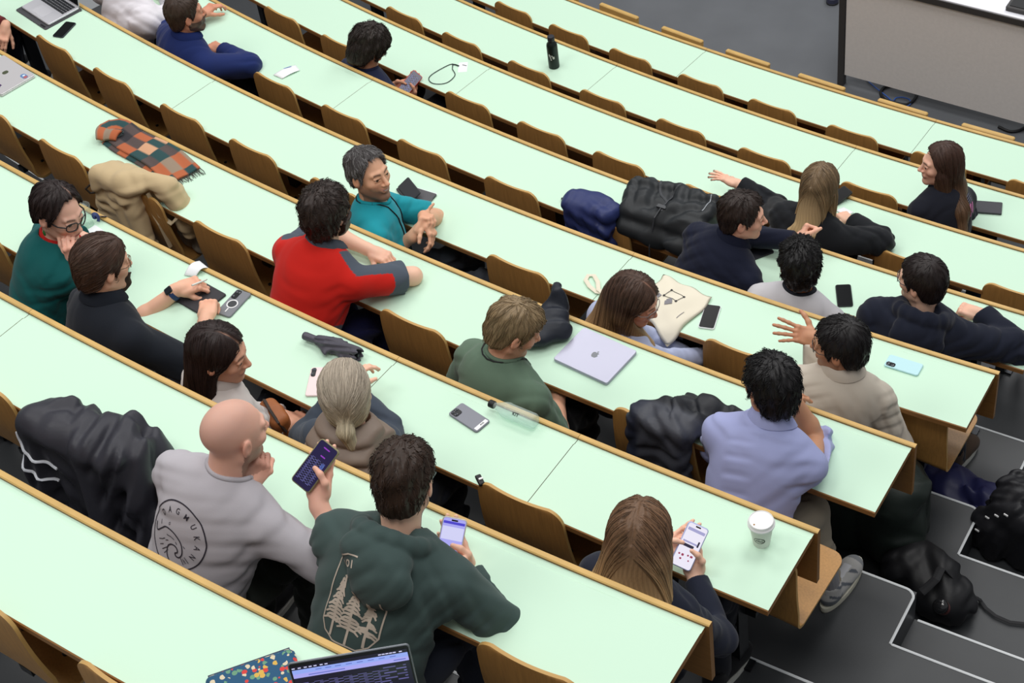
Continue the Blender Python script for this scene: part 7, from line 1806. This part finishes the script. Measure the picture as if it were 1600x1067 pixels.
mb = MB(); q = [Matrix.Rotation(rad(8), 3, 'Z') @ (at(x, y, z5 + z) - c) for x, y, z in ((1440, 925, .22), (1462, 905, .26), (1470, 888, .24), (1478, 893, .22), (1500, 915, .14), (1520, 932, .07), (1530, 936, .03))]; mb.tube(q, .020, 8, flat=.3); mb.build('strap', mat('black_webbing', (30, 30, 33), .7), t)
mb = MB(); q = [Matrix.Rotation(rad(8), 3, 'Z') @ (at(x, y, z5 + .012) - c) for x, y in ((1530, 936), (1540, 950), (1555, 962), (1578, 972), (1605, 975))]; mb.tube(q, .009, 8, flat=.35); mb.build('strap_end', mat('black_webbing', (30, 30, 33)), t)
a_ = at(1478, 947, z5 + .12); b_ = at(1503, 950, z5 + .09); t = thing('drink_bottle', 'dark bottle with a glossy cap in the side pocket of the slumped black backpack', 'bottle', a_)
def lathe_dir(p, d, prof, n=20):
    d = Vector(d).normalized(); e1 = d.orthogonal().normalized(); e2 = d.cross(e1); mb = MB(); v = []; f = []
    for r_, x in prof: v += [Vector(p) + d*x + (e1*math.cos(2*math.pi*j/n) + e2*math.sin(2*math.pi*j/n))*r_ for j in range(n)]
    for i in range(len(prof)-1): f += [(i*n+j, i*n+(j+1) % n, (i+1)*n+(j+1) % n, (i+1)*n+j) for j in range(n)]
    f.append(tuple(range(n-1, -1, -1))); f.append(tuple((len(prof)-1)*n+j for j in range(n))); mb.add(v, f); return mb
dv = (TOCAM(a_) + _r*-.5).normalized()
lathe_dir((0, 0, 0), dv, [(.036, -.12), (.038, -.11), (.038, .03), (.030, .045)], 24).build('body', mat('bottle_maroon', (74, 44, 44), .3), t, True)
lathe_dir((0, 0, 0), dv, [(.031, .042), (.032, .046), (.031, .066), (.022, .074), (.001, .076)], 24).build('cap', mat('cap_gloss', (30, 30, 32), .12, .7), t, True)
# the grey running shoe stretched into the aisle (worn by the man in the light blue shirt)
o = ALLP['bluesleeves']; an = at(1297, 940, z4); toe = at(1340, 880, z4) - at(1285, 958, z4); toe.z = 0; toe.normalize(); rt_ = Vector((toe.y, -toe.x, 0)); hb = at(1287, 955, z4)
L = lambda x, y, z: hb + rt_*x + toe*y + UPV*z
F = Field([min(L(x, y, 0)[i] for x in (-.1, .1) for y in (-.04, .36)) for i in (0, 1)] + [z4 - .02], [max(L(x, y, 0)[i] for x in (-.1, .1) for y in (-.04, .36)) for i in (0, 1)] + [z4 + .2], .0045)
RS = R3(rt_, toe, UPV)
F.ell(L(0, .06, .06), (.042, .062, .058), RS, .03); F.ell(L(0, .15, .050), (.047, .085, .044), RS, .03); F.ell(L(.0, .225, .040), (.046, .062, .036), RS, .03); F.cone(L(0, .045, .08), L(0, .05, .115), .044, .044, .02); F.ell(L(0, .055, .14), (.034, .042, .05), RS, .006, 's'); F.box(L(0, .15, -.012), (.1, .3, .03), .001, RS, .004, 's')
V, Q = F.mesh(); rel = V - npv(hb); x_, y_, zz_ = rel @ npv(rt_), rel @ npv(toe), rel @ npv(UPV)
col = np.tile(lin((176, 174, 172)), (len(V), 1))
for m, cc in ((((y_ < .075) & (zz_ < .075)), (112, 116, 122)), ((np.abs(((y_ - .10) + zz_*1.2) % .075 - .03) < .010) & (y_ < .2) & (np.abs(x_) > .02), (96, 100, 108)), ((y_ > .245) & (zz_ > .035), (128, 130, 134)), ((np.abs(x_) < .016) & (y_ > .11) & (y_ < .2), (204, 204, 208))): col[m] = lin(cc)
sh = np_obj('running_shoe', V, Q, M_CLOTH, o.root, col, o.org); sh['label'] = 'grey and white running shoe'
mb = MB(); pr = [(.050*(1 + .08*math.sin(a))*math.cos(a), .145 + .158*math.sin(a)) for a in [2*math.pi*i/32 for i in range(32)]]; n = 32
v = [L(x*s_, .145 + (y - .145)*s_, z) - o.org for z, s_ in ((.001, .97), (.014, 1.), (.030, .98)) for x, y in pr]
mb.add(v, [(j*n+i, j*n+(i+1) % n, (j+1)*n+(i+1) % n, (j+1)*n+i) for j in range(2) for i in range(n)] + [tuple(range(n-1, -1, -1)), tuple(range(2*n, 3*n))]); shade_auto(mb.build('sole', mat('sole_cream', (214, 210, 192), .7), sh), 45)
for i in range(5):
    mb = MB(); y = .112 + .019*i; zt = .098 - .010*i; mb.tube([L(-.020, y, zt - .006) - o.org, L(0, y + .004, zt + .002) - o.org, L(.020, y, zt - .006) - o.org], .0028, 6); mb.build('lace', mat('lace_white', (214, 214, 216), .7), sh)
F = None
mb = MB(); mb.tube([L(0, .05, .09) - o.org, L(0, .045, .16) - o.org, L(-.01, .03, .26) - o.org], [.036, .038, .044], 16); mb.build('sock', mat('grey_sock', (150, 148, 152), .85), o.root)
